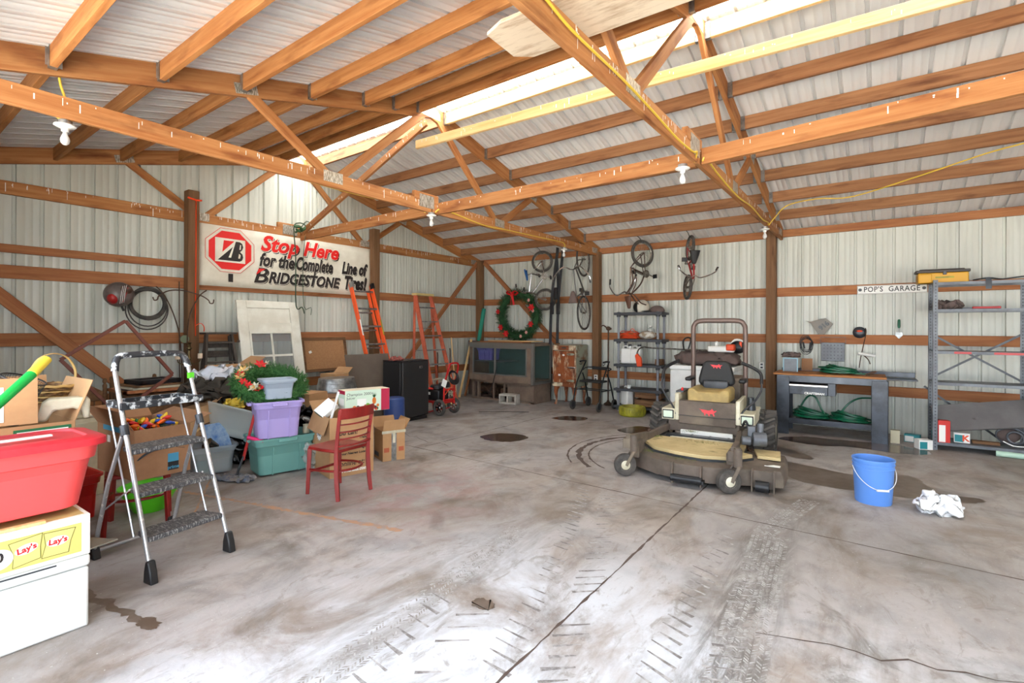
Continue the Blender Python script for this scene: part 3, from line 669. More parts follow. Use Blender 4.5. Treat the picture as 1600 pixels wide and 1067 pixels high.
def tote(name, label, loc, rz, L_, Wd, Ht, m, taper=.88, lid=None, rim=True, ribs=3, group=None, cat='storage tote', tilt=0, rad=.05, rimh=.03, lipz=.78, mlid=None, handle=True):
    """open or lidded plastic tote, origin at the middle of its bottom"""
    t = thing(name, label, cat, loc, rz, group)
    if tilt: t.rotation_euler = (R(tilt[0]), R(tilt[1]), R(rz))
    def ring(k, z, off=0, n=6):
        a, b = L_/2*k+off, Wd/2*k+off; r_ = rad; out = []
        for cx, cy, a0 in ((a-r_, b-r_, 0), (-a+r_, b-r_, 90), (-a+r_, -b+r_, 180), (a-r_, -b+r_, 270)):
            for i in range(n+1): q = R(a0+90*i/n); out.append((cx+r_*math.cos(q), cy+r_*math.sin(q), z))
        return out
    levels = [(taper, .012, -.02), (taper, .02, 0), (taper+(1-taper)*.75, Ht*lipz, -.006), (taper+(1-taper)*.8, Ht*lipz+.008, .008), (1, Ht-.02, .008), (1, Ht-.02, .02), (1, Ht, .02), (1, Ht, .012), (1, Ht-.01, 0), (taper, .025, -.01)]
    rs = [ring(*x) for x in levels]; n = len(rs[0]); mb = MB(); vs = [p for r_ in rs for p in r_]
    fs = [(j*n+i, j*n+(i+1) % n, (j+1)*n+(i+1) % n, (j+1)*n+i) for j in range(len(rs)-1) for i in range(n)]
    fs += [tuple(range(n-1, -1, -1)), tuple(range((len(rs)-1)*n, len(rs)*n))]
    mb.add(vs, fs); mb.build('tub', m, t, angle=50)
    if ribs:
        mb = MB(); k0 = taper; 
        for s_ in (-1, 1):
            for i in range(ribs):
                x = (-.5+(i+.5)/ribs)*L_*.9
                mb.box((x, s_*(Wd/2*(taper+(1-taper)*.35)), Ht*lipz*.5), (.012, .012, Ht*lipz*.92), Matrix.Rotation(-s_*math.atan(Wd/2*(1-taper)*.75/(Ht*lipz)), 3, 'X'))
        mb.build('side_rib', m, t)
    if handle:
        for s_ in (-1, 1): MB().box((s_*(L_/2+.03), 0, Ht-.03), (.035, Wd*.32, .03)).build('handle', m, t, bevel=.006)
        if ribs: 
            for s_ in (-1,): MB().box((0, s_*(Wd/2+.025), Ht-.03), (L_*.32, .02, .035)).build('lip_handle', m, t, bevel=.006)
    if lid:
        rs = [ring(1, Ht+.002, .028), ring(1, Ht-.02, .028), ring(1, Ht-.02, .034), ring(1, Ht+.012, .034), ring(1, Ht+.02, .022), ring(.93, Ht+.024, 0), ring(.92, Ht+.012, 0)]
        mb = MB(); vs = [p for r_ in rs for p in r_]
        mb.add(vs, [(j*n+i, j*n+(i+1) % n, (j+1)*n+(i+1) % n, (j+1)*n+i) for j in range(len(rs)-1) for i in range(n)]+[tuple(range((len(rs)-1)*n, len(rs)*n)), tuple(range(n-1, -1, -1))])
        mb.build('lid', mlid or m, t, angle=50)
    return t
m_purple = mat('violet_plastic', (.44, .42, .72), .45)
tote('storage_tote', 'blue violet tote inside the glass display case', (.775, -.60, .806), 0, .42, .32, .27, m_purple, .9)
# things on the case
tag(MB().bx(.62, 1.75, -.72, -.40, 1.20, 1.222).build('plywood_sheet', W['girt'], bevel=.002), 'flat brown wood panel lying on the display case', 'panel')
tag(MB().bx(.75, 1.95, -.60, -.28, 1.222, 1.238).build('thin_plank', W['pale'], bevel=.002), 'pale thin board lying on top of the brown panel', 'board')
tag(MB().cyl((.10, -.14, 1.21), (.22, -.10, 1.95), .045, n=16).build('cardboard_tube', mat('teal_tube', (.10, .55, .45), .6)), 'teal green tube leaning in the corner behind the display case', 'tube').data
for i, (x, y, z1_, m__, lb) in enumerate(((.24, -.95, 1.25, W['pale'], 'pale wood trim strip leaning left of display case'), (.20, -.72, 1.18, W['girt'], 'brown wood trim strip leaning in the corner'))):
    tag(board('trim_strip', (x, y, 0), (x-.05, y+.45, z1_), .05, .02, m__), lb, 'wood strip')
tag(MB().bx(.03, .28, -.62, -.60, .0, 1.22).build('standing_board', m_darkcloth, mtx=T(0, .2, 0)), 'grey brown board standing in the corner behind wood strips', 'board')
m_block = mat('concrete_block', (.75, .73, .69), .9, c2=(.66, .63, .58), scale=10, bump=.4, bscale=60)
mb = MB(); mb.bx(-.19, .19, -.095, -.06, 0, .19); mb.bx(-.19, .19, .06, .095, 0, .19)
for x in (-.175, 0, .175): mb.bx(x-.015, x+.015, -.07, .07, 0, .19)
tag(mb.build('cinder_block', m_block, mtx=T(1.63, -1.0, 0) @ RZ(8) @ T(0, 0, .095) @ RX(90) @ T(0, 0, -.095), bevel=.004), 'grey concrete block on floor before the display case', 'concrete block')

# rusty icebox
m_icebox = mat('rusted_enamel', (.86, .80, .68), .6, c2=(.50, .26, .12), scale=3.2, stretch=(2.2, 2.2, .8), lo=.43, hi=.53, c3=(.38, .20, .11), s3=6, lo3=.52, hi3=.7)
m_icegreen = mat('greenish_enamel', (.60, .62, .54), .5, c2=(.46, .30, .18), scale=4, lo=.5, hi=.62)
m_doorrust = mat('heavily_rusted_enamel', (.84, .74, .60), .6, c2=(.56, .29, .12), scale=3.6, stretch=(2.4, 2.4, .9), lo=.33, hi=.47, c3=(.36, .17, .09), s3=7, lo3=.5, hi3=.7)
ib = thing('antique_refrigerator', 'small antique refrigerator covered in rust on curved legs', 'refrigerator', (2.60, -.27, 0))
MB().bx(-.27, .27, -.24, .24, .36, 1.18).build('cabinet', m_icegreen, ib, bevel=.02)
MB().bx(-.26, .26, -.255, -.235, 1.07, 1.165).build('header_panel', m_icebox, ib, bevel=.008)
dr = MB().bx(-.215, .235, -.285, -.24, .44, 1.06).build('door', m_doorrust, ib, bevel=.012)
mb = MB(); mb.bx(-.26, -.22, -.25, -.235, .4, 1.07); mb.bx(.235, .265, -.25, -.235, .4, 1.07); mb.bx(-.26, .26, -.25, -.235, .36, .44); mb.build('door_surround', m_icebox, ib)
for z in (1.0, .49): MB().ball((.17, -.30, z), (.09, .014, .025), 12, 6).build('hinge', m_icegreen, ib)
MB().ball((.20, -.31, .745), (.10, .016, .022), 12, 6).build('latch_handle', m_chrome, ib)
mb = MB(); mb.ball((.01, -.29, .98), (.028, .01, .02), 10, 6); mb.build('badge', m_white, ib); MB().box((-.08, -.29, .59), (.05, .006, .035)).build('sticker', m_paper, ib, bevel=.004)
MB().box((0, -.258, 1.12), (.10, .006, .022)).build('nameplate', m_dgrey, ib)
for x, y in ((-.2, -.19), (.2, -.19), (-.2, .19), (.2, .19)):
    mb = MB(); mb.tube([(x*.95, y*.95, .38), (x*1.05, y*1.05, .25), (x, y, .1), (x*1.08, y*1.08, .0)], [.06, .06, .045, .04, .03, .025, .02, .02, .026, .03], 8, sm=3); mb.build('leg', m_doorrust, ib)
tag(MB().torus((2.35, -.50, 1.20), (0, 0, 1), .03, .008, 16, 6).build('wire_ring', m_black), 'small black ring lying on the rusty icebox', 'ring') if False else None

# rollator
ro = thing('rollator_walker', 'black four-wheeled rollator walker parked before the rusty icebox', 'walker', (3.28, -.58, 0), -4)
m_rf = mat('black_teal_tube', (.08, .12, .13), .35, .3)
for s_ in (-1, 1):
    mb = MB(); mb.tube([(s_*.28, -.28, .12), (s_*.27, -.16, .5), (s_*.25, .06, .80), (s_*.25, .12, .88)], .013, sm=3); mb.tube([(s_*.28, .26, .12), (s_*.27, .12, .5), (s_*.26, .02, .66)], .013, sm=3); mb.tube([(s_*.27, -.2, .36), (s_*.27, .2, .36)], .009); mb.build('side_frame', m_rf, ro)
    mb = MB(); mb.tube([(s_*.25, .12, .88), (s_*.25, .02, .89), (s_*.25, -.08, .88)], .018); mb.build('hand_grip', m_black, ro)
    MB().tube([(s_*.25, -.02, .86), (s_*.24, -.06, .82), (s_*.25, -.10, .84)], .006, sm=3).build('brake_lever', m_black, ro)
    for y, nm in ((-.28, 'front'), (.26, 'rear')):
        w_ = MB().torus((s_*.28, y, .09), (1, 0, 0), .075, .018, 20, 8).build('wheel', m_rubber, ro); mb = MB(); mb.cyl((s_*.28-.012, y, .09), (s_*.28+.012, y, .09), .055, n=14); mb.build('hub', m_dgrey, w_)
MB().box((0, -.02, .52), (.44, .28, .035)).build('seat', m_blackfab, ro, bevel=.012)
mb = MB(); mb.tube([(-.26, .05, .72), (-.24, .18, .76), (.24, .18, .76), (.26, .05, .72)], .011, sm=3); mb.build('back_bar', m_rf, ro); MB().box((0, .19, .75), (.3, .03, .06)).build('backrest', m_blackfab, ro, bevel=.01)
mb = MB(); mb.beam((-.27, .1, .36), (.27, .1, .36), .015, .015); mb.beam((-.27, -.1, .36), (.27, -.1, .36), .015, .015); mb.build('cross_bar', m_rf, ro)
# cane, auger and outlet cover by the post
ca = MB(); ca.tube([(3.60, -.16, .0), (3.60, -.16, .78), (3.58, -.16, .86), (3.64, -.16, .90), (3.70, -.16, .88)], .009, sm=3); tag(ca.build('walking_cane', m_chrome), 'thin metal walking cane standing beside the plastic shelf', 'cane')
au = thing('post_auger', 'rusty hand auger standing against the back wall beside the post', 'auger', (3.35, -.12, 0))
mb = MB(); mb.cyl((0, 0, .02), (0, 0, 1.5), .014); mb.build('shaft', m_rust, au)
mb = MB(); mb.lathe([(.07, .02), (.09, .05), (.03, .09), (.02, .12)], 14); mb.build('auger_head', m_rust, au)
mb = MB(); mb.tube([(0, 0, 1.48), (-.10, 0, 1.56), (-.16, 0, 1.54), (-.17, 0, 1.60)], .012, sm=3); mb.ball((0, 0, 1.5), (.05, .03, .04)); mb.tube([(0, 0, 1.48), (.06, 0, 1.50)], .018); mb.build('crank_handle', m_rust, au)
def outlet(x, y, z, label, M_=None):
    o = thing('wall_outlet', label, 'outlet', (x, y, z)); MB().box((0, 0, 0), (.075, .012, .115)).build('cover_plate', m_white, o, bevel=.003)
    for dz in (-.025, .025): MB().box((0, -.008, dz), (.035, .004, .028)).build('socket', m_dgrey, o, bevel=.002)
outlet(3.10, -.148, .54, 'white wall outlet low on the post behind the rollator'); outlet(6.02, -.01, .90, 'white double outlet beside the mower hood with cord')

# plastic utility shelf
m_ps = mat('dark_grey_resin', (.24, .25, .27), .55); m_pole = mat('grey_resin_pole', (.50, .51, .54), .5)
ps = thing('utility_shelf', 'grey plastic five-tier utility shelf on the back wall', 'shelf', (4.1, -.34, 0), 2)
for z in (.10, .41, .85, 1.30, 1.78):
    mb = MB(); mb.bx(-.44, .44, -.21, .21, z-.035, z+.01)
    for x in (-.36, .36):
        for y in (-.17, .17): mb.cyl((x, y, z-.07), (x, y, z+.015), .038, n=12)
    mb.build('shelf_board', m_ps, ps, bevel=.006)
for x in (-.36, .36):
    for y in (-.17, .17): MB().cyl((x, y, 0), (x, y, 1.80), .022, n=12).build('pole', m_pole, ps)
# items on it
def jug(name, label, x, y, z, rz, m, s=1.0, cap=m_white, cat='jug'):
    t = thing(name, label, cat, (x, y, z), rz); mb = MB()
    mb.bx(-.055*s, .055*s, -.08*s, .08*s, 0, .22*s); mb.build('jug_body', m, t, bevel=.018*s)
    mb = MB(); mb.lathe([(.03*s, .21*s), (.022*s, .24*s), (.022*s, .255*s)], 12, T(0, -.045*s, 0)); mb.build('spout', m, t); mb = MB(); mb.lathe([(.025*s, .255*s), (.025*s, .28*s)], 12, T(0, -.045*s, 0)); mb.build('cap', cap, t)
    mb = MB(); mb.tube([(0, -.02*s, .215*s), (0, 0, .255*s), (0, .05*s, .25*s), (0, .06*s, .21*s)], .011*s, sm=3); mb.build('handle', m, t); return t
jug('plastic_jug', 'white plastic jug on the shelf, the one next to the orange trimmer', 4.02, -.36, .862, 90, m_white, 1.25, m_black)
jug('plastic_jug', 'white plastic jug on the shelf, the outer one at the pole', 3.84, -.36, .862, 90, m_white, 1.25, m_black)
jug('bleach_bottle', 'white bottle standing on bottom plastic shelf beside the wooden crates', 3.86, -.40, .112, 60, m_white, 1.3)
hl = thing('welding_helmet', 'dark open-faced helmet on the top plastic shelf', 'helmet', (4.12, -.35, 1.79), -20)
mb = MB(); mb.ball((0, 0, .10), (.12, .14, .13), 18, 12); mb.build('helmet_shell', m_dirty_white, hl); mb = MB(); mb.ball((-.035, -.03, .10), (.10, .125, .11), 16, 10); mb.build('face_opening', m_black, hl)
cp = thing('baseball_cap', 'grey brown cap lying on the top plastic shelf', 'cap', (4.38, -.36, 1.79), 15)
mb = MB(); mb.ball((0.02, 0, .03), (.13, .11, .09), 16, 10); mb.build('crown', m_darkcloth, cp); mb = MB(); mb.ball((-.14, 0, .02), (.12, .09, .012), 14, 6); mb.build('brim', m_dgrey, cp)
def loops(n, Rr, r, h, seed, fl=.35, cx=0, cy=0, z0=0):
    rnd = random.Random(seed); pts = []
    for i in range(n*10):
        a = 2*PI*i/10+rnd.uniform(-.1, .1); q = Rr*(1+rnd.uniform(-fl, fl)*.5); pts.append((cx+q*math.cos(a), cy+q*.7*math.sin(a), z0+r+h*(i/(n*10))*rnd.uniform(.6, 1.1)))
    return pts
oc = MB(); oc.tube(loops(8, .17, .007, .14, 4), .007, 5, sm=2); oc.tube([(-.1, -.1, .1), (-.16, -.16, .0), (-.17, -.17, -.08)], .007, 5, sm=3); oc.tube([(.0, -.0, .13), (.06, -.02, .19), (.12, 0, .12)], .007, 5, sm=3)
tag(oc.build('extension_lead', m_orange, mtx=T(3.88, -.34, 1.312)), 'tangled orange extension cord on second plastic shelf', 'extension cord')
bg_ = thing('charcoal_bag', 'crumpled tan and white bag on the shelf beside orange cord', 'bag', (4.22, -.34, 1.31), 10)
mb = MB(); mb.ball((0, 0, .075), (.15, .1, .075), 14, 10)
o = mb.build('bag_body', mat('tan_print_bag', (.62, .54, .44), .7, c2=(.82, .80, .76), scale=14, lo=.45, hi=.55), bg_)
o.modifiers.new('d', 'DISPLACE').strength = .05; o.modifiers['d'].texture = bpy.data.textures.new('crumple', 'CLOUDS'); o.modifiers['d'].texture.noise_scale = .06
CR = o.modifiers['d'].texture
jug('spray_bottle', 'small clear bottle standing in the tan bag pile', 4.27, -.30, 1.33, 0, m_clearp, .8)
tb = MB().box((0, 0, .05), (.12, .14, .1)).build('wooden_box', W['post'], mtx=T(4.44, -.34, .862), bevel=.004); tag(tb, 'small dark wooden box at the end of the shelf', 'box')
for i, (z, dz, lb) in enumerate(((.115, .13, 'lower slatted wooden crate on bottom plastic shelf'), (.27, .13, 'upper slatted wooden crate stacked under plastic shelf'))):
    c_ = thing('wooden_crate', lb, 'crate', (4.28, -.36, z), 3)
    for y in (-.15, .15):
        for k in range(2): MB().box((0, y, .035+.062*k), (.46, .014, .055)).build('slat', W['post'], c_, bevel=.002)
    for x in (-.225, .225): MB().box((x, 0, .065), (.016, .28, .125)).build('end_board', W['post'], c_, bevel=.002)
# yellow inflatable / pan ring on floor
yr = thing('sprinkler_pan', 'yellow ribbed round plastic pan on floor before plastic shelf', 'pan', (4.13, -.80, 0))
m_yel = mat('dirty_yellow_plastic', (.68, .66, .16), .5, c2=(.50, .49, .16), scale=6)
mb = MB(); mb.lathe([(.20, .0), (.215, .01), (.225, .04), (.222, .10), (.225, .13), (.215, .16), (.19, .165), (.18, .15), (.18, .05), (.02, .04)], 36); mb.build('pan_body', m_yel, yr)
for i in range(18):
    a = 2*PI*i/18; MB().box((.223*math.cos(a), .223*math.sin(a), .085), (.012, .018, .09), Matrix.Rotation(a, 3, 'Z')).build('side_lug', m_yel, yr, bevel=.004)

# white chest appliance behind mower with canvas and trimmer
wa = thing('chest_freezer', 'white appliance behind the mower covered by brown canvas', 'appliance', (5.35, -.78, 0), 2)
MB().bx(-.47, .47, -.32, .32, 0, .86).build('cabinet', m_whitepaint, wa, bevel=.02)
MB().bx(-.48, .48, -.33, .33, .86, .93).build('lid', m_whitepaint, wa, bevel=.015)
def crumple_box(name, m, L_, Wd, Ht, loc, rz=0, strength=.05, ns=.12, seed=1, label=None, cat=None, flat=False):
    mb = MB()
    def f(u, v):
        a = 2*PI*u; b = (v-.5)*PI; cu, su, cv, sv = math.cos(a), math.sin(a), math.cos(b), math.sin(b)
        e = .55; g = lambda t_: math.copysign(abs(t_)**e, t_)
        p = Vector((g(cv)*g(cu)*L_/2, g(cv)*g(su)*Wd/2, g(sv)*Ht/2+Ht/2))
        nn = nvec(p/ns+Vector((seed*7.1, 0, 0)))*strength+nvec(p/(ns*.35)+Vector((seed*3.1, 9, 0)))*strength*.35
        q = p+nn; q.z = max(q.z, .001+random.Random(int(u*100)+int(v*100)).uniform(0, .002)); return q
    mb.grid(f, 48, 28); o = mb.build(name, m, mtx=T(*loc) @ RZ(rz), angle=180)
    if label: tag(o, label, cat)
    return o
crumple_box('canvas_tarp', m_darkcloth, .92, .62, .20, (5.38, -.78, .93), 3, .05, .15, 2, 'folded brown canvas lying over the white appliance', 'tarp')
# string trimmer across the shelf and appliance
st_ = thing('string_trimmer', 'orange string trimmer with long curved shaft leaning on shelf', 'string trimmer', (0, 0, 0))
mb = MB(); mb.tube([(4.10, -.55, .98), (4.15, -.60, 1.12), (4.28, -.66, 1.18), (4.5, -.72, 1.17), (5.7, -.95, 1.16)], .013, sm=5); mb.build('shaft', m_rim, st_)
mb = MB(); mb.prism([(-.03, 0), (.05, -.02), (.09, .12), (.05, .22), (.0, .2)], .06, T(4.16, -.55, .84) @ RX(90) @ RZ(20)); mb.build('guard', m_orange, st_, bevel=.01)
mb = MB(); mb.tube([(5.02, -.83, 1.17), (5.03, -.90, 1.30), (5.08, -.88, 1.36), (5.12, -.80, 1.33), (5.08, -.80, 1.16)], .012, sm=4); mb.build('loop_handle', m_black, st_)
mb = MB(); mb.box((5.62, -.95, 1.19), (.38, .09, .09)); mb.box((5.55, -.93, 1.27), (.05, .06, .08)); mb.build('motor_housing', m_white, st_, bevel=.02); mb = MB(); mb.box((5.76, -.95, 1.22), (.12, .12, .10)); mb.build('engine_cover', m_orange, st_, bevel=.02)
bl = thing('leaf_blower', 'white and orange hand blower resting on the brown canvas', 'blower', (5.72, -.78, 1.13), 10)
mb = MB(); mb.cyl((-.32, 0, .05), (.0, 0, .07), .035, .05); mb.build('nozzle', m_white, bl); mb = MB(); mb.ball((.10, 0, .09), (.12, .09, .10)); mb.build('fan_housing', m_black, bl); mb = MB(); mb.tube([(.0, 0, .12), (.06, 0, .20), (.15, 0, .19), (.2, 0, .12)], .018, sm=3); mb.build('handle', m_white, bl); MB().box((.14, -.05, .13), (.04, .06, .10)).build('engine_cover', m_orange, bl, bevel=.01)

def bike_hook(x, y, z, label):
    tag(MB().tube([(x, -.63, 3.13), (x, -.52, 3.11), (x, -.47, z+.02), (x+.02, -.45, z-.03), (x+.045, -.44, z-.045), (x+.065, -.44, z-.01)], .006, 6, sm=4).build('bike_hook', m_dgrey), label, 'hook')
bike_hook(2.0, -.62, 3.06, 'steel hook holding the blue-seat bicycle'); bike_hook(2.96, -.62, 3.08, 'steel hook holding the grey adult bicycle'); bike_hook(4.13, -.62, 3.07, 'steel hook holding the brown cruiser bicycle'); bike_hook(4.98, -.62, 3.06, 'steel hook holding the small red bicycle')
# ================================================================= zero-turn mower
mo = thing('riding_mower', 'brown and tan zero-turn riding mower with roll bar and wide front deck', 'mower', (5.83, -2.25, 0), 5.3)
def drive_tyre(s_):
    w_ = MB(); w_.lathe([(.15, -.11), (.20, -.125), (.225, -.11), (.235, -.06), (.235, .06), (.225, .11), (.20, .125), (.15, .11)], 32, RY(90), caps=False)
    o = w_.build('rear_wheel', m_rubber, mo, mtx=T(s_*.62, 0, .245))
    mb = MB()
    for i in range(18):
        a = 2*PI*i/18
        for k in (-1, 1):
            Q = Matrix.Rotation(a+(PI/18 if k > 0 else 0), 4, 'X') @ T(k*.06, 0, .238) @ Matrix.Rotation(k*R(32), 4, 'Z')
            mb.X = Q; mb.box((0, 0, .004), (.125, .026, .044)); mb.X = Matrix.Identity(4)
    l_ = mb.build('tread_lug', mat('highlit_lug', (.36, .34, .32), .8), o); l_['kind'] = 'stuff'  # lugs paler than the tyre, their highlights painted in
    mb = MB(); mb.lathe([(.02, -.06), (.14, -.10), (.155, -.11), (.155, .11), (.14, .10), (.02, .05)], 24, RY(90)); mb.build('wheel_rim', m_cream, o)
for s_ in (-1, 1): drive_tyre(s_)
# chassis, tray, fascia
mb = MB(); mb.bx(-.40, .40, -.62, .55, .26, .40); mb.bx(-.30, .30, .0, .85, .36, .58); mb.build('chassis', m_mower, mo, bevel=.01)
MB().bx(-.32, .32, .30, .88, .55, .85).build('engine_hood', m_mower, mo, bevel=.03)
MB().bx(-.42, .42, -.66, -.56, .385, .63).build('front_fascia', m_mower, mo, bevel=.01)
MB().bx(-.42, .42, -.675, -.655, .50, .505).build('fascia_seam', m_black, mo)
mb = MB(); mb.bx(-.36, .36, -.70, -.66, .30, .385); mb.build('kick_plate', m_white, mo, bevel=.004)
mb = MB(); mb.bx(-.42, .42, -.86, -.68, .275, .29); mb.bx(-.42, .42, -.88, -.86, .27, .30); mb.build('foot_tray', m_cream, mo, bevel=.004)
mb = MB(); mb.bx(-.38, .38, -.80, -.70, .18, .25)
for x in (-.3, -.1, .1, .3): mb.cyl((x, -.78, .22), (x, -.70, .22), .035)
mb.build('underframe', m_dgrey, mo)
for s_ in (-1, 1):
    mb = MB(); mb.bx(s_*.44-.03, s_*.44+.03, -.67, -.05, .40, .78 if s_ < 0 else .72); mb.build('side_console', m_cream, mo, bevel=.01)
    f = MB(); f.bx(s_*.56-.10, s_*.56+.10, -.68, .05, .50, .635); fe = f.build('fender', m_cream, mo, bevel=.01)
    MB().bx(s_*.56-.085, s_*.56+.085, -.692, -.68, .515, .62).build('headlight_bezel', m_black, fe, bevel=.012)
    MB().bx(s_*.56-.07, s_*.56+.07, -.70, -.69, .528, .608).build('headlight', mat('headlight_lens', (.82, .88, .80), .2), fe, bevel=.010)
    mb = MB(); mb.tube([(s_*.42, -.66, .50), (s_*.47, -.64, .60), (s_*.60, -.55, .72), (s_*.67, -.50, .84), (s_*.67, -.46, .93)], .013, sm=5); lv = mb.build('steering_lever', m_dgrey, mo)
    MB().tube([(s_*.67, -.46, .92), (s_*.66, -.42, 1.03), (s_*.58, -.44, 1.10), (s_*.42, -.50, 1.17)], .022, 10, sm=4).build('lever_grip', m_black, lv)
    MB().box((s_*.40, -.0, .93), (.10, .28, .05)).build('armrest', m_black, mo, bevel=.02)
mb = MB(); mb.bx(-.49, -.37, -.55, -.2, .78, .80); mb.build('control_panel', m_dgrey, mo, bevel=.003)
MB().lathe([(.016, 0), (.02, .02), (.012, .035)], 12, T(-.41, -.48, .80)).build('throttle_knob', m_red, mo)
mb = MB(); mb.lathe([(.07, 0), (.07, .03), (.05, .12), (.05, .15)], 16, T(.56, -.3, .635)); mb.build('fuel_filler', m_dgrey, mo)
# seat
MB().bx(-.30, .30, -.60, -.05, .62, .70).build('seat_plinth', m_dgrey, mo, bevel=.015)
mb = MB()
def sf(u, v):
    x = -.29+.58*u; e = abs(2*u-1); z = .70+.11+(.045*max(0, (e-.55)/.45)) ; return None
prof = [(-.29, 0), (.29, 0), (.295, .13), (.27, .16), (.20, .16), (.15, .125), (-.15, .125), (-.20, .16), (-.27, .16), (-.295, .13)]
mb.prism(prof, .50, T(0, -.08, .70) @ RX(90)); mb.build('seat_cushion', m_tanseat, mo, bevel=.02)
MB().box((0, -.02, .86), (.40, .10, .12)).build('seat_bracket', m_dgrey, mo, bevel=.02)
prof = [(-.25, .86), (.25, .86), (.27, .90), (.27, .95), (.21, 1.15), (.16, 1.20), (-.16, 1.20), (-.21, 1.15), (-.27, .95), (-.27, .90)]
bk = MB().prism(prof, .11, T(0, .10, 0) @ RX(90)).build('seat_back', m_blackfab, mo, bevel=.03, seg=4)
hop = [(-.10, .028), (-.075, .012), (-.065, -.004), (-.045, -.012), (-.04, -.032), (-.028, -.034), (-.026, -.014), (0, -.020), (.01, -.038), (.022, -.036), (.02, -.018), (.05, -.016), (.062, -.036), (.075, -.034), (.066, -.010), (.10, .016), (.085, .018), (.07, .010), (.055, .022), (.045, .034), (.03, .018), (.0, .014), (-.03, .018), (-.06, .020), (-.08, .020)]
def emblem(nm, p, s, par):
    mb = MB(); mb.prism([(x*s, y*s) for x, y in hop], .002, T(*p) @ RX(90)); return mb.build(nm, m_emblem, par)
emblem('grasshopper_emblem', (0, -.012, 1.13), .9, bk); emblem('grasshopper_emblem', (.02, -.663, .575), 1.25, mo)
# roll bar
mb = MB(); mb.tube([(-.36, .28, .40), (-.36, .28, .9), (-.36, .26, 1.45), (-.345, .26, 1.55), (-.27, .26, 1.605), (0, .26, 1.61), (.27, .26, 1.605), (.345, .26, 1.55), (.36, .26, 1.45), (.36, .28, .9), (.36, .28, .40)], .034, 10, sm=4); mb.build('roll_bar', mat('bronze_tube', (.46, .39, .36), .45, .4), mo)
# lift arms from chassis to deck
for s_ in (-1, 1):
    mb = MB(); mb.beam((s_*.40, -.55, .30), (s_*.46, -1.35, .30), .05, .07); mb.beam((s_*.46, -1.30, .30), (s_*.50, -1.86, .36), .05, .10, (0, 0, 1)); mb.build('push_arm', m_mower, mo, bevel=.006)
    mb = MB(); mb.tube([(s_*.52, -.75, .12), (s_*.50, -1.1, .33)], .018); mb.cyl((s_*.52-.03, -.78, .12), (s_*.52+.03, -.78, .12), .06, n=14); mb.build('gauge_link', m_rust, mo)
mb = MB(); mb.tube([(.47, -.75, .40), (.56, -.95, .45), (.60, -1.10, .40), (.56, -1.2, .30)], .014, sm=4); mb.tube([(.45, -.75, .42), (.50, -.92, .50), (.56, -1.12, .42)], .014, sm=4); mb.build('hydraulic_hose', m_dgrey, mo)
mb = MB(); mb.cyl((.60, -1.25, .38), (.72, -1.22, .38), .07, n=18); mb.cyl((.50, -1.27, .36), (.58, -1.25, .36), .045, n=14); mb.box((.58, -1.12, .42), (.07, .09, .14)); mb.cyl((.66, -1.15, .42), (.66, -1.12, .52), .03, n=12); mb.build('deck_actuator', m_grey_metal, mo, bevel=.004)
# deck
plan = [(-.58, -1.02), (.90, -1.02), (.92, -1.35), (.90, -1.72), (.62, -1.80), (.30, -1.92), (.05, -1.93), (-.22, -1.86), (-.52, -1.66), (-.60, -1.50)]
mb = MB()
def ringp(k, z): 
    cx, cy = .16, -1.45
    return [(cx+(x-cx)*k, cy+(y-cy)*k, z) for x, y in plan]
lv = [(1.0, .055), (1.0, .15), (.97, .20), (.80, .215)]
vs = [p for k, z in lv for p in ringp(k, z)]; n = len(plan)
mb.add(vs, [(j*n+i, j*n+(i+1) % n, (j+1)*n+(i+1) % n, (j+1)*n+i) for j in range(3) for i in range(n)]+[tuple(range(3*n, 4*n))]); dk = mb.build('mower_deck', m_mower, mo, bevel=.008)
mb = MB(); mb.prism([(-.44, -1.05), (.52, -1.05), (.52, -1.40), (.62, -1.46), (.46, -1.68), (.20, -1.76), (-.05, -1.72), (-.30, -1.62), (-.46, -1.38)], .035, T(0, 0, .235)); mb.build('deck_cover', m_tan, mo, bevel=.006)
mb = MB(); mb.prism([(-.45, -1.06), (.53, -1.06), (.53, -1.41), (.63, -1.465), (.465, -1.69), (.20, -1.775), (-.055, -1.735), (-.31, -1.63), (-.47, -1.385)], .022, T(0, 0, .214)); mb.build('cover_edge', m_dgrey, mo)
MB().prism([(.60, -1.12), (.84, -1.10), (.86, -1.42), (.66, -1.42)], .03, T(0, 0, .225)).build('belt_cover', m_tan, mo, bevel=.005)
MB().box((.80, -1.58, .212), (.13, .10, .003), Matrix.Rotation(-.08, 3, 'X')).build('warning_label', m_paper, dk)
mb = MB(); mb.beam((-.02, -1.97, .07), (.26, -1.97, .07), .07, .03); mb.cyl((-.04, -1.98, .08), (.24, -1.98, .08), .035, n=14); mb.build('anti_scalp_roller', m_black, mo)
mb = MB(); mb.box((.10, -1.945, .13), (.26, .02, .16)); mb.box((-.03, -1.955, .12), (.015, .07, .2)); mb.box((.23, -1.955, .12), (.015, .07, .2)); mb.build('roller_bracket', m_mower, mo, bevel=.004)
mb = MB(); mb.box((.74, -1.80, .13), (.18, .02, .16)); mb.box((.65, -1.82, .12), (.012, .07, .2)); mb.box((.83, -1.82, .12), (.012, .07, .2)); mb.build('roller_bracket', m_mower, mo, bevel=.004)
MB().cyl((.68, -1.84, .075), (.79, -1.84, .075), .05, n=16).build('anti_scalp_roller', m_black, mo)
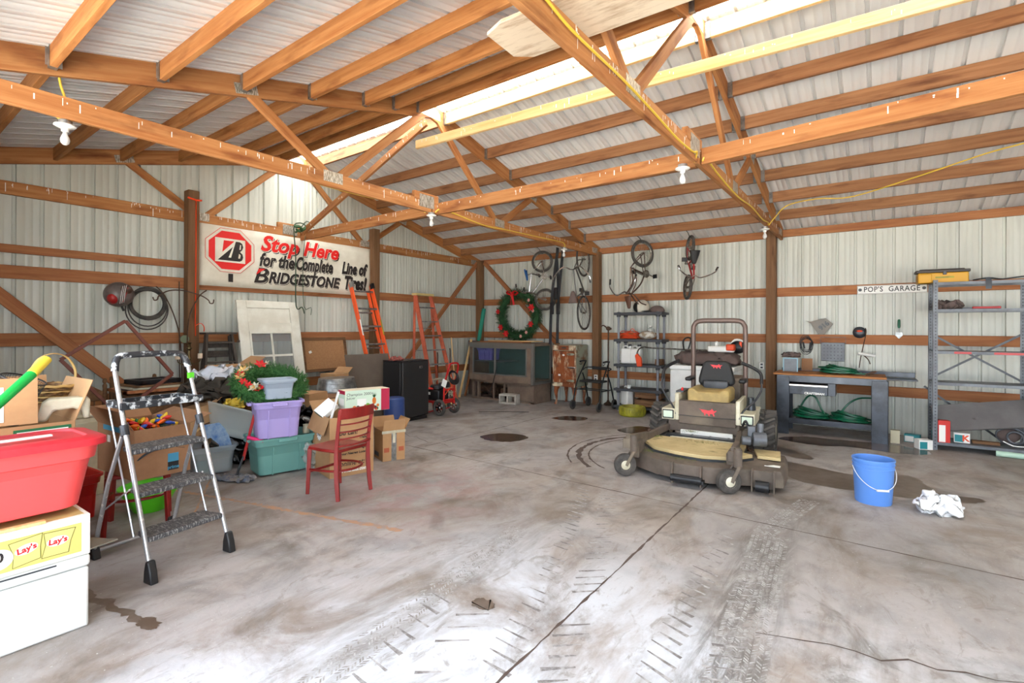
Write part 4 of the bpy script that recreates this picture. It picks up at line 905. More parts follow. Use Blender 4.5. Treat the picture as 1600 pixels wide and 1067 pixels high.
def caster(x, y, rz):
    c_ = MB(); c_.cyl((0, 0, .24), (0, 0, .40), .038, n=16); c_.cyl((0, 0, .40), (0, 0, .415), .028, n=12); o = c_.build('caster_post', m_mower, mo, mtx=T(x, y, 0) @ RZ(rz))
    mb = MB()
    for s_ in (-1, 1): mb.tube([(s_*.02, 0, .25), (s_*.05, -.02, .24), (s_*.055, -.05, .19), (s_*.055, -.09, .115)], .018, 6, sm=3, flat=.5)
    mb.build('caster_fork', m_mower, o)
    w_ = MB(); w_.lathe([(.055, -.035), (.09, -.04), (.108, -.03), (.114, 0), (.108, .03), (.09, .04), (.055, .035)], 28, T(0, -.09, .115) @ RY(90)); w_ = w_.build('caster_wheel', m_rubber, o)
    mb = MB(); mb.lathe([(.015, -.05), (.03, -.045), (.055, -.030), (.06, -.036), (.06, .036), (.055, .030), (.03, .045), (.015, .05)], 24, T(0, -.09, .115) @ RY(90)); mb.build('wheel_rim', m_cream, w_)
caster(-.44, -1.86, -58); caster(.54, -1.90, -52)
for s_ in (-1, 1): 
    mb = MB(); mb.box((s_*.50, -1.80, .32), (.10, .16, .10)); mb.box((s_*.46, -1.66, .24), (.08, .2, .16)); mb.build('caster_bracket', m_mower, mo, bevel=.006)
mb = MB(); rnd = random.Random(5)
for i in range(900):
    q = rnd.choice([(-.33, -1.62, .2), (.42, -1.66, .12), (-.40, -1.12, .08), (0.1, -1.2, .3), (.0, -1.78, .25), (-.1, -.76, .12)]); x = rnd.gauss(q[0], q[2]*.35); y = rnd.gauss(q[1], .035); z = .273 if y > -1.68+.0 and q[1] > -1.5 else .215
    if q[1] > -.9: z = .293
    a = rnd.uniform(0, PI*2); L_ = rnd.uniform(.01, .03); mb.add([(x, y, z), (x+.002, y+.002, z+.001), (x+L_*math.cos(a), y+L_*math.sin(a), z+rnd.uniform(.004, .018))], [(0, 1, 2)])
g = mb.build('grass_clippings', mat('dry_clippings', (.45, .46, .24), .9, c2=(.33, .38, .18), scale=40), mo); g['kind'] = 'stuff'

# reshape the upper works to their real narrow width
def _fit(o, kx, dx, kz=1, dz=0, z0=0):
    me = o.data; M_ = o.matrix_basis
    for v in me.vertices:
        p = M_ @ v.co; p.x = p.x*kx+dx; p.z = z0+(p.z-z0)*kz+dz; v.co = M_.inverted() @ p
UP = {'front_fascia': (.76, .05, 1.14, -.01, .5), 'fascia_seam': (.76, .05, 1, -.04, 0), 'kick_plate': (.80, .05, 1, -.09, 0), 'foot_tray': (.85, .04, 1, -.06, 0), 'side_console': (.77, .05, .85, 0, .4),
      'fender': (.78, .05, 1, -.10, 0), 'headlight_bezel': (.78, .05, 1, -.10, 0), 'headlight': (.78, .05, 1, -.10, 0), 'steering_lever': (.84, .05, .95, -.03, .5), 'lever_grip': (.84, .05, .95, -.03, .5),
      'armrest': (.80, .05, 1, -.08, 0), 'control_panel': (.77, .05, 1, -.06, 0), 'throttle_knob': (.77, .05, 1, -.06, 0), 'fuel_filler': (.78, .05, 1, -.10, 0), 'seat_plinth': (.80, .05, 1, -.07, 0), 'seat_cushion': (.80, .05, 1, -.08, 0),
      'seat_bracket': (.78, .05, 1, -.08, 0), 'seat_back': (.80, .05, .92, -.09, .9), 'grasshopper_emblem': (.80, .05, 1, -.06, 0), 'roll_bar': (.90, .04, 1, 0, 0), 'engine_hood': (.8, .05, 1, 0, 0)}
def _kids(o):
    for c in o.children: yield c; yield from _kids(c)
for o in list(_kids(mo)):
    n = o.name.split('.')[0]
    if n in UP:
        if n == 'grasshopper_emblem' and o.parent != bk: _fit(o, .8, .05, 1, -.05, 0)
        elif n == 'grasshopper_emblem': _fit(o, .85, .05, .92, -.09, .9)
        else: _fit(o, *UP[n])
# ================================================================= workbench corner
m_bench = mat('scuffed_black_steel', (.30, .32, .35), .3, .55, c2=(.22, .23, .25), scale=3, c3=(.40, .42, .45), s3=4, lo3=.6, hi3=.8)
wb = thing('workbench', 'dark steel workbench with wooden top against the back wall', 'workbench', (7.02, -.52, 0), 1.5)
MB().bx(-.70, .62, -.36, .26, .845, .872).build('wooden_top', W['truss'], wb, bevel=.003)
mb = MB(); mb.bx(-.66, .62, -.33, -.31, .75, .845); mb.bx(-.66, .62, .20, .24, .75, .845); mb.bx(.60, .96, -.05, .26, .815, .835); mb.bx(-.66, .95, .25, .27, .84, .91); mb.build('top_frame', m_bench, wb, bevel=.004)
for x0_, x1_ in ((-.66, -.50), (.46, .64)):
    for y0_ in (-.34, .14): 
        mb = MB(); mb.bx(x0_, x1_, y0_, y0_+.012, 0, .82); mb.bx(x0_ if x0_ < 0 else x1_-.012, x0_+.012 if x0_ < 0 else x1_, y0_, y0_+.13, 0, .82); mb.build('leg', m_bench, wb, bevel=.003)
mb = MB(); mb.bx(-.52, .48, -.335, -.32, .16, .235); mb.build('front_rail', m_bench, wb, bevel=.003)
MB().bx(-.52, .48, -.33, .2, .185, .20).build('lower_shelf', m_bench, wb)
d_ = MB().bx(-.50, -.03, -.345, .1, .58, .72).build('drawer', m_bench, wb, bevel=.006)
MB().bx(-.50, -.03, -.358, -.345, .695, .722).build('drawer_pull', m_chrome, d_, bevel=.004)
text('lettering', 'CRAFTSMAN', .042, m_white, d_, face_mtx((-.19, -.347, .60), (1, 0, 0), (0, 0, 1)), bold=.002, align='CENTER')
MB().bx(-.03, .06, -.34, .1, .58, .75).build('drawer_side', m_bench, wb, bevel=.004)
bx_ = thing('bench_grinder_box', 'small blue framed metal box on the workbench', 'box', (6.50, -.50, .872), 5)
mb = MB(); mb.bx(-.09, .09, -.08, .08, 0, .20); mb.build('box_body', m_grey_metal, bx_, bevel=.004); mb = MB()
for x in (-.09, .09): mb.bx(x-.008, x+.008, -.09, -.078, 0, .2)
mb.bx(-.09, .09, -.09, -.078, .19, .206); mb.build('front_frame', mat('pale_blue_paint', (.55, .70, .76), .5), bx_)
tag(crumple_box('shop_rag', m_darkcloth, .22, .18, .06, (6.50, -.50, 1.08), 0, .03, .06, 5), 'grey rag on the small metal box', 'rag')
tag(MB().bx(6.62, 6.76, -.30, -.28, .88, 1.06).build('cardboard_sheet', m_card_dark), 'small brown panel standing behind the metal box', 'panel')
def hosecoil(label, loc, n, Rr, h, seed, r=.0125, cone=0, extra=None):
    rnd = random.Random(seed); pts = []
    for i in range(n*14):
        f = i/(n*14); a = 2*PI*i/14; q = Rr*(1-cone*f)*(1+rnd.uniform(-.07, .07)+.20*math.sin(i*.31+seed)); pts.append((q*math.cos(a)+.03*math.sin(i*.09), q*.72*math.sin(a)+.03*math.cos(i*.13), r+h*f*(.75+.35*math.sin(i*.43))+rnd.uniform(0, .012)))
    mb = MB(); mb.tube(pts, r, 6, sm=2)
    if extra: mb.tube(extra, r, 6, sm=4)
    return tag(mb.build('garden_hose', m_green, mtx=T(*loc)), label, 'garden hose')
hosecoil('green garden hose coiled on top of the workbench', (7.10, -.55, .873), 7, .23, .10, 1, cone=.35, extra=[(.18, -.1, .02), (.3, -.12, .02), (.36, -.1, .015)])
hosecoil('green garden hose heaped on the lower bench shelf below the drawer', (6.76, -.50, .20), 8, .22, .14, 2, cone=.3, extra=[(-.18, 0, .05), (-.05, 0, .30), (.06, -.05, .32), (.14, -.05, .15), (.2, -.1, .06)])
hosecoil('green garden hose heaped on the lower bench shelf, its end reaching up', (7.22, -.48, .20), 8, .22, .12, 3, cone=.3, extra=[(-.1, 0, .1), (0, 0, .25), (.12, .05, .33), (.26, .1, .34)])
nz = MB(); nz.cyl((0, 0, 0), (.06, 0, .03), .012); nz.cyl((.06, 0, .03), (.12, 0, .05), .018, .01); tag(nz.build('hose_nozzle', m_rust, mtx=T(7.42, -.70, .885)), 'small metal nozzle on the workbench edge', 'nozzle')
# things on the wall girt
wr = MB(); 
rnd = random.Random(9)
for k in range(7): wr.torus((rnd.uniform(-.02, .02), rnd.uniform(-.02, .02), -.13+rnd.uniform(-.03, .03)), (.1, 1, rnd.uniform(-.1, .1)), .10, .0035, 24, 5, sx=.8, sy=1.25+rnd.uniform(-.2, .2))
wr.cyl((-.05, -.02, -.1), (-.03, -.02, -.2), .012); wr.cyl((.05, -.02, -.1), (.04, -.02, -.22), .012)
tag(wr.build('jumper_cable', m_black, mtx=T(6.66, -.03, 1.40)), 'looped black wires hanging on the girt above workbench', 'cable')
mud = thing('mud_flap', 'grey cloth pouch marked with numerals pinned above the girt', 'pouch', (6.84, -.01, 1.53))
MB().prism([(-.20, .10), (-.12, .085), (.01, .13), (.07, .14), (.16, .05), (.05, -.11), (-.04, -.09), (-.13, .06)], .02, RX(90)).build('pouch_body', mat('grey_canvas', (.56, .54, .51), .9), mud, bevel=.004)
text('lettering', '916', .10, m_dgrey, mud, face_mtx((.04, -.024, .03), (-.75, 0, -.66), (.66, 0, -.75)), bold=.004, align='CENTER')
sr = thing('wall_rack', 'grey perforated metal rack hanging above the green hose', 'rack', (7.0, -.03, 1.30))
mb = MB(); mb.tube([(-.16, 0, -.02), (-.16, 0, .08), (.16, 0, .08), (.16, 0, -.02)], .004, 5); mb.build('wire_hanger', m_grey_metal, sr)
mb = MB(); mb.bx(-.15, .15, -.02, 0, -.28, 0)
mb.build('perforated_plate', m_grey_metal, sr, bevel=.004)
mb = MB()
for i in range(6):
    for j in range(5): mb.cyl((-.11+.044*i, -.0215, -.04-.05*j), (-.11+.044*i, -.0195, -.04-.05*j), .010, n=8)
_k = mb.build('hole_pattern', m_dgrey, sr); _k['kind'] = 'stuff'
hk = MB(); hk.lathe([(.085, 0), (.085, .01), (.06, .03), (.02, .035)], 20, RX(90)); hk2 = tag(hk.build('light_reflector', m_dgrey, mtx=T(7.33, -.0, 1.455)), 'small dark round reflector sitting on the girt', 'reflector'); MB().ball((0, -.04, .02), (.04, .015, .015)).build('reflector_lens', m_orange, hk2)
cg = thing('caulking_gun', 'caulking gun hanging by its hook below the reflector', 'caulking gun', (7.38, -.12, 1.10))
mb = MB(); mb.cyl((-.06, 0, .05), (.14, 0, .02), .022); mb.build('barrel', m_white, cg); mb = MB(); mb.tube([(-.05, 0, -.16), (-.03, 0, .0), (.02, 0, .28), (.03, .08, .38), (.02, .10, .42)], .006, sm=3); mb.tube([(.0, 0, .03), (.06, 0, -.04), (.08, 0, -.1)], .007, sm=3); mb.build('plunger_rod', m_rust, cg)
tr_ = thing('garden_trowel', 'garden trowel with green handle hanging blade down on girt', 'trowel', (7.79, -.03, 1.42))
MB().lathe([(.012, .10), (.017, .13), (.016, .21), (.010, .225)], 12).build('handle', m_green, tr_); mb = MB(); mb.cyl((0, 0, .04), (0, 0, .11), .006); mb.prism([(-.04, .04), (.04, .04), (.045, .0), (0, -.05), (-.045, .0)], .004, RX(90)); mb.build('blade', m_galv, tr_)
# POP'S GARAGE street sign
sg = thing('street_sign', "white street name sign reading POP'S GARAGE on the girt", 'sign', (7.70, -.012, 2.08))
MB().bx(-.40, .40, -.004, 0, -.062, .062).build('sign_plate', m_white, sg, bevel=.0015)
mb = MB()
for a, b in (((-.395, -.0045), (-.395, .0)),): pass
mb.bx(-.395, .395, -.0052, -.0042, .054, .057); mb.bx(-.395, .395, -.0052, -.0042, -.057, -.054); mb.bx(-.396, -.393, -.0052, -.0042, -.057, .057); mb.bx(.393, .396, -.0052, -.0042, -.057, .057); mb.build('border_line', m_black, sg)
text('lettering', "POP'S  GARAGE", .105, m_black, sg, face_mtx((0.0, -.0052, .0), (1, 0, 0), (0, 0, 1)), bold=.0015, align='CENTER', space=1.12, sx=.80)
for s_ in (-1, 1):
    MB().lathe([(.022, 0), (.022, .001)], 16, T(s_*.365, -.0045, 0) @ RX(90)).build('corner_emblem', m_dgrey, sg)

# steel shelving unit
ss = thing('steel_shelf_unit', 'tall grey steel shelving unit with red-edged shelf by the workbench', 'shelf unit', (8.56, -.58, 0), 3)
def upright(x, y):
    mb = MB(); sx_ = 1 if x > 0 else -1; sy_ = 1 if y > 0 else -1
    mb.bx(x-sx_*.045, x, y-.0015, y+.0015, 0, 2.12); mb.bx(x-.0015, x+.0015, y-sy_*.045, y, 0, 2.12); o = mb.build('upright', m_grey_metal, ss)
    mb = MB()
    for i in range(52): mb.bx(x-sx_*.030, x-sx_*.016, y-.0024, y+.0024, .03+i*.04, .048+i*.04)
    _k = mb.build('slot_pattern', m_dgrey, o); _k['kind'] = 'stuff'
for x in (-.46, .46):
    for y in (-.22, .22): upright(x, y)
for z, mm in ((2.09, m_grey_metal), (1.755, m_grey_metal), (1.235, m_red), (.845, m_grey_metal), (.10, m_grey_metal)):
    mb = MB(); mb.bx(-.46, .46, -.21, .21, z-.003, z); sh = mb.build('shelf_panel', m_grey_metal, ss)
    mb = MB(); mb.bx(-.44, .44, -.218, -.212, z-.035, z); mb.bx(-.44, .44, .212, .218, z-.035, z); mb.build('shelf_lip', m_grey_metal, sh)
    if mm is m_red: mb = MB(); mb.bx(-.26, -.10, -.2195, -.2185, z-.03, z-.004); mb.bx(.10, .44, -.2195, -.2185, z-.03, z-.004); mb.build('red_paint', m_redpaint, sh)
mb = MB(); mb.beam((-.44, .225, 1.45), (.44, .225, .86), .025, .004, (0, 1, 0)); mb.beam((-.44, .23, .86), (.44, .23, 1.45), .025, .004, (0, 1, 0)); mb.beam((-.50, .225, .75), (.30, .225, .08), .025, .004, (0, 1, 0)); mb.build('cross_brace', m_dgrey, ss)
fs_ = MB(); fs_.box((0, 0, 0), (1.02, .34, .015)); fs_.box((0, -.17, -.0), (1.02, .012, .035))
tag(fs_.build('loose_shelf_panel', mat('worn_grey_panel', (.42, .41, .41), .6, c2=(.36, .35, .35), scale=2, c3=(.26, .24, .23), s3=4, lo3=.66, hi3=.7), mtx=T(8.63, -.66, .46) @ RY(-10) @ RX(62), bevel=.003), 'loose grey shelf panel leaning slanted inside the steel unit', 'panel')
tbx = thing('tool_box', 'yellow toolbox with dark lid on top of the steel shelves', 'toolbox', (8.20, -.62, 2.09), 4)
m_ytb = mat('yellow_plastic', (.83, .62, .16), .5); m_tlid = mat('brown_black_plastic', (.25, .22, .20), .5)
mb = MB(); mb.bx(-.24, .25, -.10, .10, 0, .13); mb.bx(-.24, -.10, -.105, .105, 0, .12); mb.build('box_body', m_ytb, tbx, bevel=.012)
mb = MB(); mb.bx(-.26, .265, -.11, .11, .13, .165); mb.bx(-.22, .22, -.06, .06, .165, .18); mb.build('lid', m_tlid, tbx, bevel=.01)
MB().box((.02, -.112, .125), (.035, .012, .05)).build('latch', m_dgrey, tbx, bevel=.004)
MB().box((.02, -.102, .07), (.18, .003, .022)).build('raised_label', m_yel, tbx)
mb = MB(); mb.tube([(8.5, -.7, 2.11), (8.62, -.78, 2.125), (8.75, -.70, 2.11), (8.95, -.75, 2.13), (9.0, -.6, 2.12)], .022, 6, flat=.4, sm=4); mb.tube([(8.62, -.80, 2.12), (8.62, -.81, 2.05), (8.62, -.81, 1.99)], .03, 6, flat=.2); tag(mb.build('ratchet_strap', m_dgrey), 'dark strap lying over the top steel shelf', 'strap')
cl = crumple_box('work_glove', m_darkcloth, .26, .14, .09, (8.26, -.62, 1.757), 5, .04, .06, 8); tag(cl, 'crumpled brown work gloves on the steel shelf', 'glove')
ts = MB(); ts.bx(-.13, .13, -.02, .02, 0, .03); k = tag(ts.build('utility_saw', m_redpaint, mtx=T(8.62, -.65, 1.757) @ RZ(3), bevel=.008), 'red handled tool lying on the steel shelf', 'tool'); MB().bx(-.22, -.12, -.012, .012, .005, .018).build('tool_blade', m_dgrey, k)
# small boxes and cans on the floor by the shelf
def pack(name, label, loc, rz, d, m, m2=None, tilt=(0, 0), cat='box'):
    t = thing(name, label, cat, loc, rz); t.rotation_euler = (R(tilt[0]), R(tilt[1]), R(rz))
    MB().bx(-d[0]/2, d[0]/2, -d[1]/2, d[1]/2, 0, d[2]).build('carton', m, t, bevel=.002)
    if m2: MB().bx(-d[0]/2+.008, d[0]/2*.2, -d[1]/2-.0012, -d[1]/2, .008, d[2]*.8).build('printed_panel', m2, t)
    return t
m_teal = mat('teal_print', (.10, .52, .55), .5); m_rp = mat('red_print', (.80, .16, .12), .5)
pack('filter_box', 'teal and white filter box lying alone before the wall', (7.93, -.42, 0), -8, (.17, .11, .10), m_teal, m_paper)
pack('filter_box', 'white box tipped against the shelf foot', (8.02, -.84, .0), 25, (.15, .11, .12), m_paper, m_teal, (0, 0))
pack('filter_box', 'teal box on the bottom shelf between white ones', (8.15, -.64, .10), 4, (.07, .10, .11), m_teal)
pack('filter_box', 'cream box on the bottom shelf beside the teal box', (8.24, -.66, .10), 0, (.08, .10, .10), m_cream)
pack('filter_box', 'white box with an orange letter K on bottom shelf', (8.40, -.64, .10), -4, (.15, .10, .12), m_paper, m_teal)
text('lettering', 'K', .10, m_orange, bpy.data.objects['filter_box.004'], face_mtx((.035, -.0515, .055), (1, 0, 0), (0, 0, 1)), bold=.004, align='CENTER')
pack('carton', 'red carton standing upright on the bottom steel shelf', (8.21, -.76, .10), 12, (.12, .11, .27), m_rp, m_paper)
pack('oil_can', 'small yellow green tin on the floor beside bench leg', (7.74, -.64, 0), 0, (.10, .08, .17), m_cream, cat='can')
cn = MB(); cn.cyl((-.14, 0, .035), (.10, 0, .035), .033, n=16); cn.cyl((.10, 0, .035), (.13, 0, .035), .02, n=12); tag(cn.build('spray_can', mat('pale_green_label', (.72, .84, .76), .3), mtx=T(8.83, -.80, 0) @ RZ(-4)), 'pale green spray can lying on its side', 'spray can')
sw = thing('work_light', 'grey round-framed work light lying at the shelf bottom', 'work light', (8.85, -.58, .105), 0)
mb = MB(); mb.torus((0, 0, .12), (.3, 1, .1), .10, .018, 24, 8, sx=1.25); mb.torus((.03, -.05, .11), (.3, 1, .1), .07, .012, 24, 8); mb.build('light_guard', m_grey_metal, sw); mb = MB(); mb.ball((-.02, .03, .12), (.11, .05, .09)); mb.build('light_housing', m_darkcloth, sw); mb = MB(); mb.tube([(-.08, -.08, .06), (.0, -.11, .02), (.1, -.1, .02), (.12, -.08, .04)], .007, sm=3); mb.build('cord', m_white, sw)
tag(MB().box((0, 0, .02), (.25, .09, .035)).build('scrap_block', W['post'], mtx=T(8.62, -.62, .10), bevel=.004), 'short wood scrap lying on the bottom steel shelf', 'wood scrap')

# blue bucket
m_bucket = mat('blue_plastic', (.36, .56, .86), .4)
bu = thing('plastic_bucket', 'blue five-gallon bucket with white wire handle on the floor', 'bucket', (7.54, -3.61, 0))
MB().lathe([(.001, .006), (.128, .006), (.130, 0), (.134, .01), (.148, .30), (.154, .302), (.154, .312), (.149, .314), (.150, .334), (.156, .336), (.156, .344), (.150, .346), (.152, .365), (.158, .366), (.158, .38), (.150, .382), (.144, .376), (.127, .012), (.001, .012)], 48, caps=False).build('bucket_body', m_bucket, bu)
mb = MB(); pts = []
for i in range(13):
    a = PI*i/12; d = Vector((math.cos(a), -.36*math.sin(a)-.0, 0)); pts.append((.163*math.cos(a), -.155*math.sin(a)-.0, .31-.17*math.sin(a)))
mb.tube(pts, .0028, 6, sm=2); ha = mb.build('wire_handle', m_white, bu, mtx=RZ(25)); MB().cyl((-.045, -.16, .142), (.045, -.16, .142), .009, n=10).build('handle_grip', m_white, ha)
# white rag
crumple_box('white_rag', mat('white_cotton', (.95, .95, .95), .9), .25, .17, .12, (7.97, -3.62, 0), 20, .07, .07, 11, 'crumpled white rag on the floor beside blue bucket', 'rag')

# puddles and stains on the slab
m_puddle = mat('wet_patch', (.27, .20, .16), .14, spec=.35, c2=(.34, .26, .21), scale=3)
m_damp = mat('damp_patch', (.36, .30, .25), .35, c2=(.45, .40, .36), scale=5)
def blob(label, pts, m=m_puddle, z=.002, n=6, jag=.012, seed=0):
    rnd = random.Random(seed); P_ = spline([Vector((*p, 0)) for p in pts], n, True)
    c = sum(P_, Vector())/len(P_); P_ = [p+Vector((rnd.uniform(-jag, jag), rnd.uniform(-jag, jag), 0)) for p in P_]
    mb = MB(); mb.add([(p.x, p.y, z) for p in P_], [tuple(range(len(P_)))]); return tag(mb.build('puddle', m), label, 'puddle')
def ell(c, a, b, ang=0, k=8): return [(c[0]+a*math.cos(2*PI*i/k)*math.cos(ang)-b*math.sin(2*PI*i/k)*math.sin(ang), c[1]+a*math.cos(2*PI*i/k)*math.sin(ang)+b*math.sin(2*PI*i/k)*math.cos(ang)) for i in range(k)]
blob('dark round puddle alone in the middle of the floor', [(3.13, -3.68), (3.42, -3.80), (3.68, -3.66), (3.72, -3.38), (3.52, -3.25), (3.22, -3.35)], seed=1)
blob('small brown puddle in front of the rusty icebox', [(3.15, -1.85), (3.4, -1.92), (3.68, -1.75), (3.62, -1.5), (3.3, -1.52)], seed=2)
blob('brown puddle beside the mower drive wheel', [(4.45, -2.1), (4.75, -2.25), (5.05, -2.15), (5.0, -1.75), (4.6, -1.65)], seed=3)
blob('long brown spill running past the blue bucket', [(6.65, -3.0), (7.0, -3.35), (7.5, -3.35), (8.0, -3.25), (8.28, -3.1), (8.30, -2.95), (8.0, -2.95), (7.9, -2.55), (7.75, -2.45), (7.4, -2.75), (7.0, -2.65), (6.6, -2.6)], seed=4, m=m_damp)
blob('dark puddle under the workbench reaching past its legs', [(6.45, -1.3), (6.7, -.95), (7.1, -.9), (7.7, -.80), (8.02, -.92), (8.05, -1.2), (7.75, -1.35), (7.3, -1.3), (6.9, -1.45)], seed=5)
blob('wet streak between the mower and the workbench', [(6.30, -1.8), (6.5, -1.75), (6.95, -2.2), (6.85, -2.35), (6.6, -2.2)], seed=6, m=m_damp)
for k_, (c_, a_, b_) in enumerate((((5.86, -6.9), .07, .05), ((4.62, -8.05), .08, .04), ((6.15, -3.15), .2, .1))):
    o = blob('x', ell(c_, a_, b_), m=m_damp, jag=.01, seed=10+k_, z=.0018); o.name = 'oil_stain'; o['label'] = ['small dark oil spot alone near the open bay', 'dark blot at the end of the black streak', 'dark stain below the mower deck'][k_]; o['category'] = 'stain'
s_ = strip('oil_streak', [(3.95+.03*i, -8.17+.005*i+.012*math.sin(i*.9)) for i in range(22)], .045, m_damp, None, z=.0016, jit=.5); tag(s_, 'jagged dark streak on floor beside the white box', 'stain')
# ================================================================= gable wall side
m_banner = mat('white_vinyl_banner', (.88, .86, .80), .6, c2=(.82, .79, .72), scale=2)
m_bred = mat('banner_red', (.86, .10, .08), .5); m_bblk = mat('banner_black', (.13, .10, .09), .5)
# tire banner: origin at its lower-left corner as seen, local x along the wall (+Y), local y up, z into the room
bnr = thing('wall_banner', 'white tire banner with red octagon emblem on the gable wall', 'banner', mtx=face_mtx((.035, -6.02, 2.08), (0, 1, 0), (0, 0, 1)))
MB().grid(lambda u, v: (2.87*u, .86*v-.0*u, .006*math.sin(u*23)+.004*math.sin(u*11+v*5)), 60, 8).build('banner_sheet', m_banner, bnr, solid=.001)
def bp(y, z): return (y+6.02, z-2.08)
def flat(nm, pts, m, z, holes=None, par=bnr):
    mb = MB(); mb.prism([bp(*p) for p in pts], .0006, T(0, 0, z)); return mb.build(nm, m, par)
def octo(c, r, k=1.0, st=1.0):
    return [(c[0]+r*math.cos(R(22.5+45*i))*1.06, c[1]+r*.98*math.sin(R(22.5+45*i))) for i in range(8)]
oc_ = (-5.605, 2.60)
flat('emblem_border', octo(oc_, .345), m_bred, .012); flat('emblem_white_ring', octo(oc_, .338), m_banner, .013); flat('emblem_octagon', octo(oc_, .300), m_bred, .014)
flat('emblem_square', [(-5.815, 2.43), (-5.40, 2.43), (-5.40, 2.77), (-5.815, 2.77)], m_banner, .015)
# letter B of the emblem: black slanted body with red flash
flat('emblem_letter', [(-5.78, 2.455), (-5.48, 2.455), (-5.445, 2.475), (-5.43, 2.52), (-5.44, 2.565), (-5.475, 2.595), (-5.445, 2.625), (-5.43, 2.67), (-5.445, 2.72), (-5.48, 2.74), (-5.535, 2.74), (-5.60, 2.50), (-5.635, 2.50), (-5.575, 2.66)], m_bblk, .016)
flat('emblem_flash', [(-5.72, 2.57), (-5.70, 2.74), (-5.555, 2.74)], m_bred, .0165)
flat('emblem_letter_gap', [(-5.50, 2.50), (-5.475, 2.50), (-5.465, 2.55), (-5.49, 2.57)], m_banner, .0168); flat('emblem_letter_gap', [(-5.485, 2.63), (-5.465, 2.63), (-5.46, 2.70), (-5.475, 2.70)], m_banner, .0168)
flat('sign_post_mark', [(-5.635, 2.15), (-5.57, 2.15), (-5.57, 2.27), (-5.635, 2.27)], m_bblk, .014)
def btxt(s, y, z, h, wd, m, shadow=True, bold=.010, sh=.28):
    for dy, dz, mm, zz, bb in (((.016, -.018, m_bblk, .011, bold+.002) if m is m_bred else (.014, -.015, m_bblk, .011, bold), (0, 0, m_banner, .0125, bold+.006), (0, 0, m, .0140, bold)) if shadow else ((0, 0, m, .014, bold),)):
        me = text_mesh(s, h, shear=sh, bold=bb*h/.2); me.materials.clear(); me.materials.append(mm)
        xs = [v.co.x for v in me.vertices]; w0 = max(xs)-min(xs); k = wd/w0; mn = min(xs)
        for v in me.vertices: v.co.x = (v.co.x-mn)*k
        o = bpy.data.objects.new('lettering', me); COL.objects.link(o); o.parent = bnr; p = bp(y+dy, z+dz); o.matrix_basis = T(p[0], p[1], zz)
btxt('Stop', -5.17, 2.765, .32, .62, m_bred, bold=.007); btxt('Here', -4.48, 2.765, .32, .66, m_bred, bold=.007)
btxt('for the', -5.19, 2.515, .27, .56, m_bblk, bold=.008); btxt('Complete', -4.60, 2.515, .285, .66, m_bblk, bold=.008); btxt('Line of', -3.76, 2.53, .28, .54, m_bblk, bold=.010)
btxt('B', -5.27, 2.270, .32, .22, m_bblk, bold=.004); btxt('RIDGESTONE', -5.05, 2.255, .235, 1.26, m_bblk, bold=.009); btxt('Tires!', -3.70, 2.275, .31, .46, m_bblk, bold=.010)
flat('letter_flash', [(-5.24, 2.29), (-5.20, 2.385), (-5.10, 2.385)], m_bred, .0152)
# orange strap on post, helmet, hose coil, shepherd hooks
mb = MB(); mb.tube([(.150, -6.10, 3.22), (.152, -6.10, 2.5), (.152, -6.105, 1.55), (.152, -6.10, 1.38)], .018, 6, flat=.15); mb.tube([(.155, -6.10, 1.52), (.165, -6.04, 1.55), (.165, -6.00, 1.50), (.16, -6.0, 1.44)], .010, 6, flat=.4, sm=4); mb.tube([(.15, -6.2, 3.23), (.16, -6.10, 3.21), (.15, -6.03, 3.22)], .012, 6, sm=2)
tag(mb.build('strap', mat('orange_webbing', (1.0, .30, .10), .6)), 'bright orange webbing strap hanging down the wooden post', 'strap')
hel = thing('motocross_helmet', 'grey and red graphic helmet hanging upside down on gable wall', 'helmet', (.17, -6.95, 1.89), 0); hel.rotation_euler = (R(20), 0, 0)
MB().ball((0, 0, 0), (.125, .155, .15), 24, 16).build('helmet_shell', mat('scuffed_grey_shell', (.42, .38, .36), .4, c2=(.34, .30, .29), scale=10), hel)
mb = MB(); mb.ball((.02, .045, .03), (.113, .10, .085), 18, 12); mb.build('side_panel', m_oldframe, hel)
mb = MB(); mb.ball((.035, -.085, -.02), (.085, .06, .075), 18, 12); mb.build('red_panel', m_redframe, hel)
for k in range(3): MB().tube([(.118, -.06+.02*k, -.10), (.136, -.035+.02*k, -.04), (.135, -.0+.018*k, .03), (.118, .04+.02*k, .09)], .003, 5, sm=4).build('stripe', m_white, hel)
MB().tube([(.10, -.02, -.09), (.125, .03, -.02), (.12, .08, .06)], .005, 5, sm=4).build('stripe', m_redframe, hel)
MB().box((.03, -.03, -.16), (.02, .02, .08)).build('chin_strap', m_black, hel)
mb = MB()
for k in range(9): mb.torus((.05+.006*(k % 4), -6.62+random.uniform(-.01, .01), 1.80+random.uniform(-.015, .01)), (1, 0, 0), .175+.006*(k % 5), .011, 32, 6)
mb.torus((.07, -6.62, 1.74), (1, 0, 0), .21, .008, 32, 6, sy=1.1); mb.torus((.08, -6.63, 1.72), (1, 0, 0), .23, .008, 32, 6, sy=1.1)
tag(mb.build('coiled_hose', m_rubber), 'coiled black hose hanging on the gable wall beside helmet', 'hose')
def hook(label, base, pts, r=.008): 
    mb = MB(); mb.tube([base]+pts, r, 6, sm=5); tag(mb.build('shepherd_hook', m_rust), label, 'plant hook')
hook('iron shepherd hook curving toward the black hose coil', (.18, -6.25, 0), [(.14, -6.27, 1.2), (.12, -6.33, 1.6), (.12, -6.45, 1.90), (.12, -6.55, 2.02)])
hook('iron shepherd hook arching over both sides at the post', (.22, -6.22, 0), [(.2, -6.22, 1.0), (.2, -6.20, 1.6), (.19, -6.08, 1.90), (.19, -5.98, 2.0)])
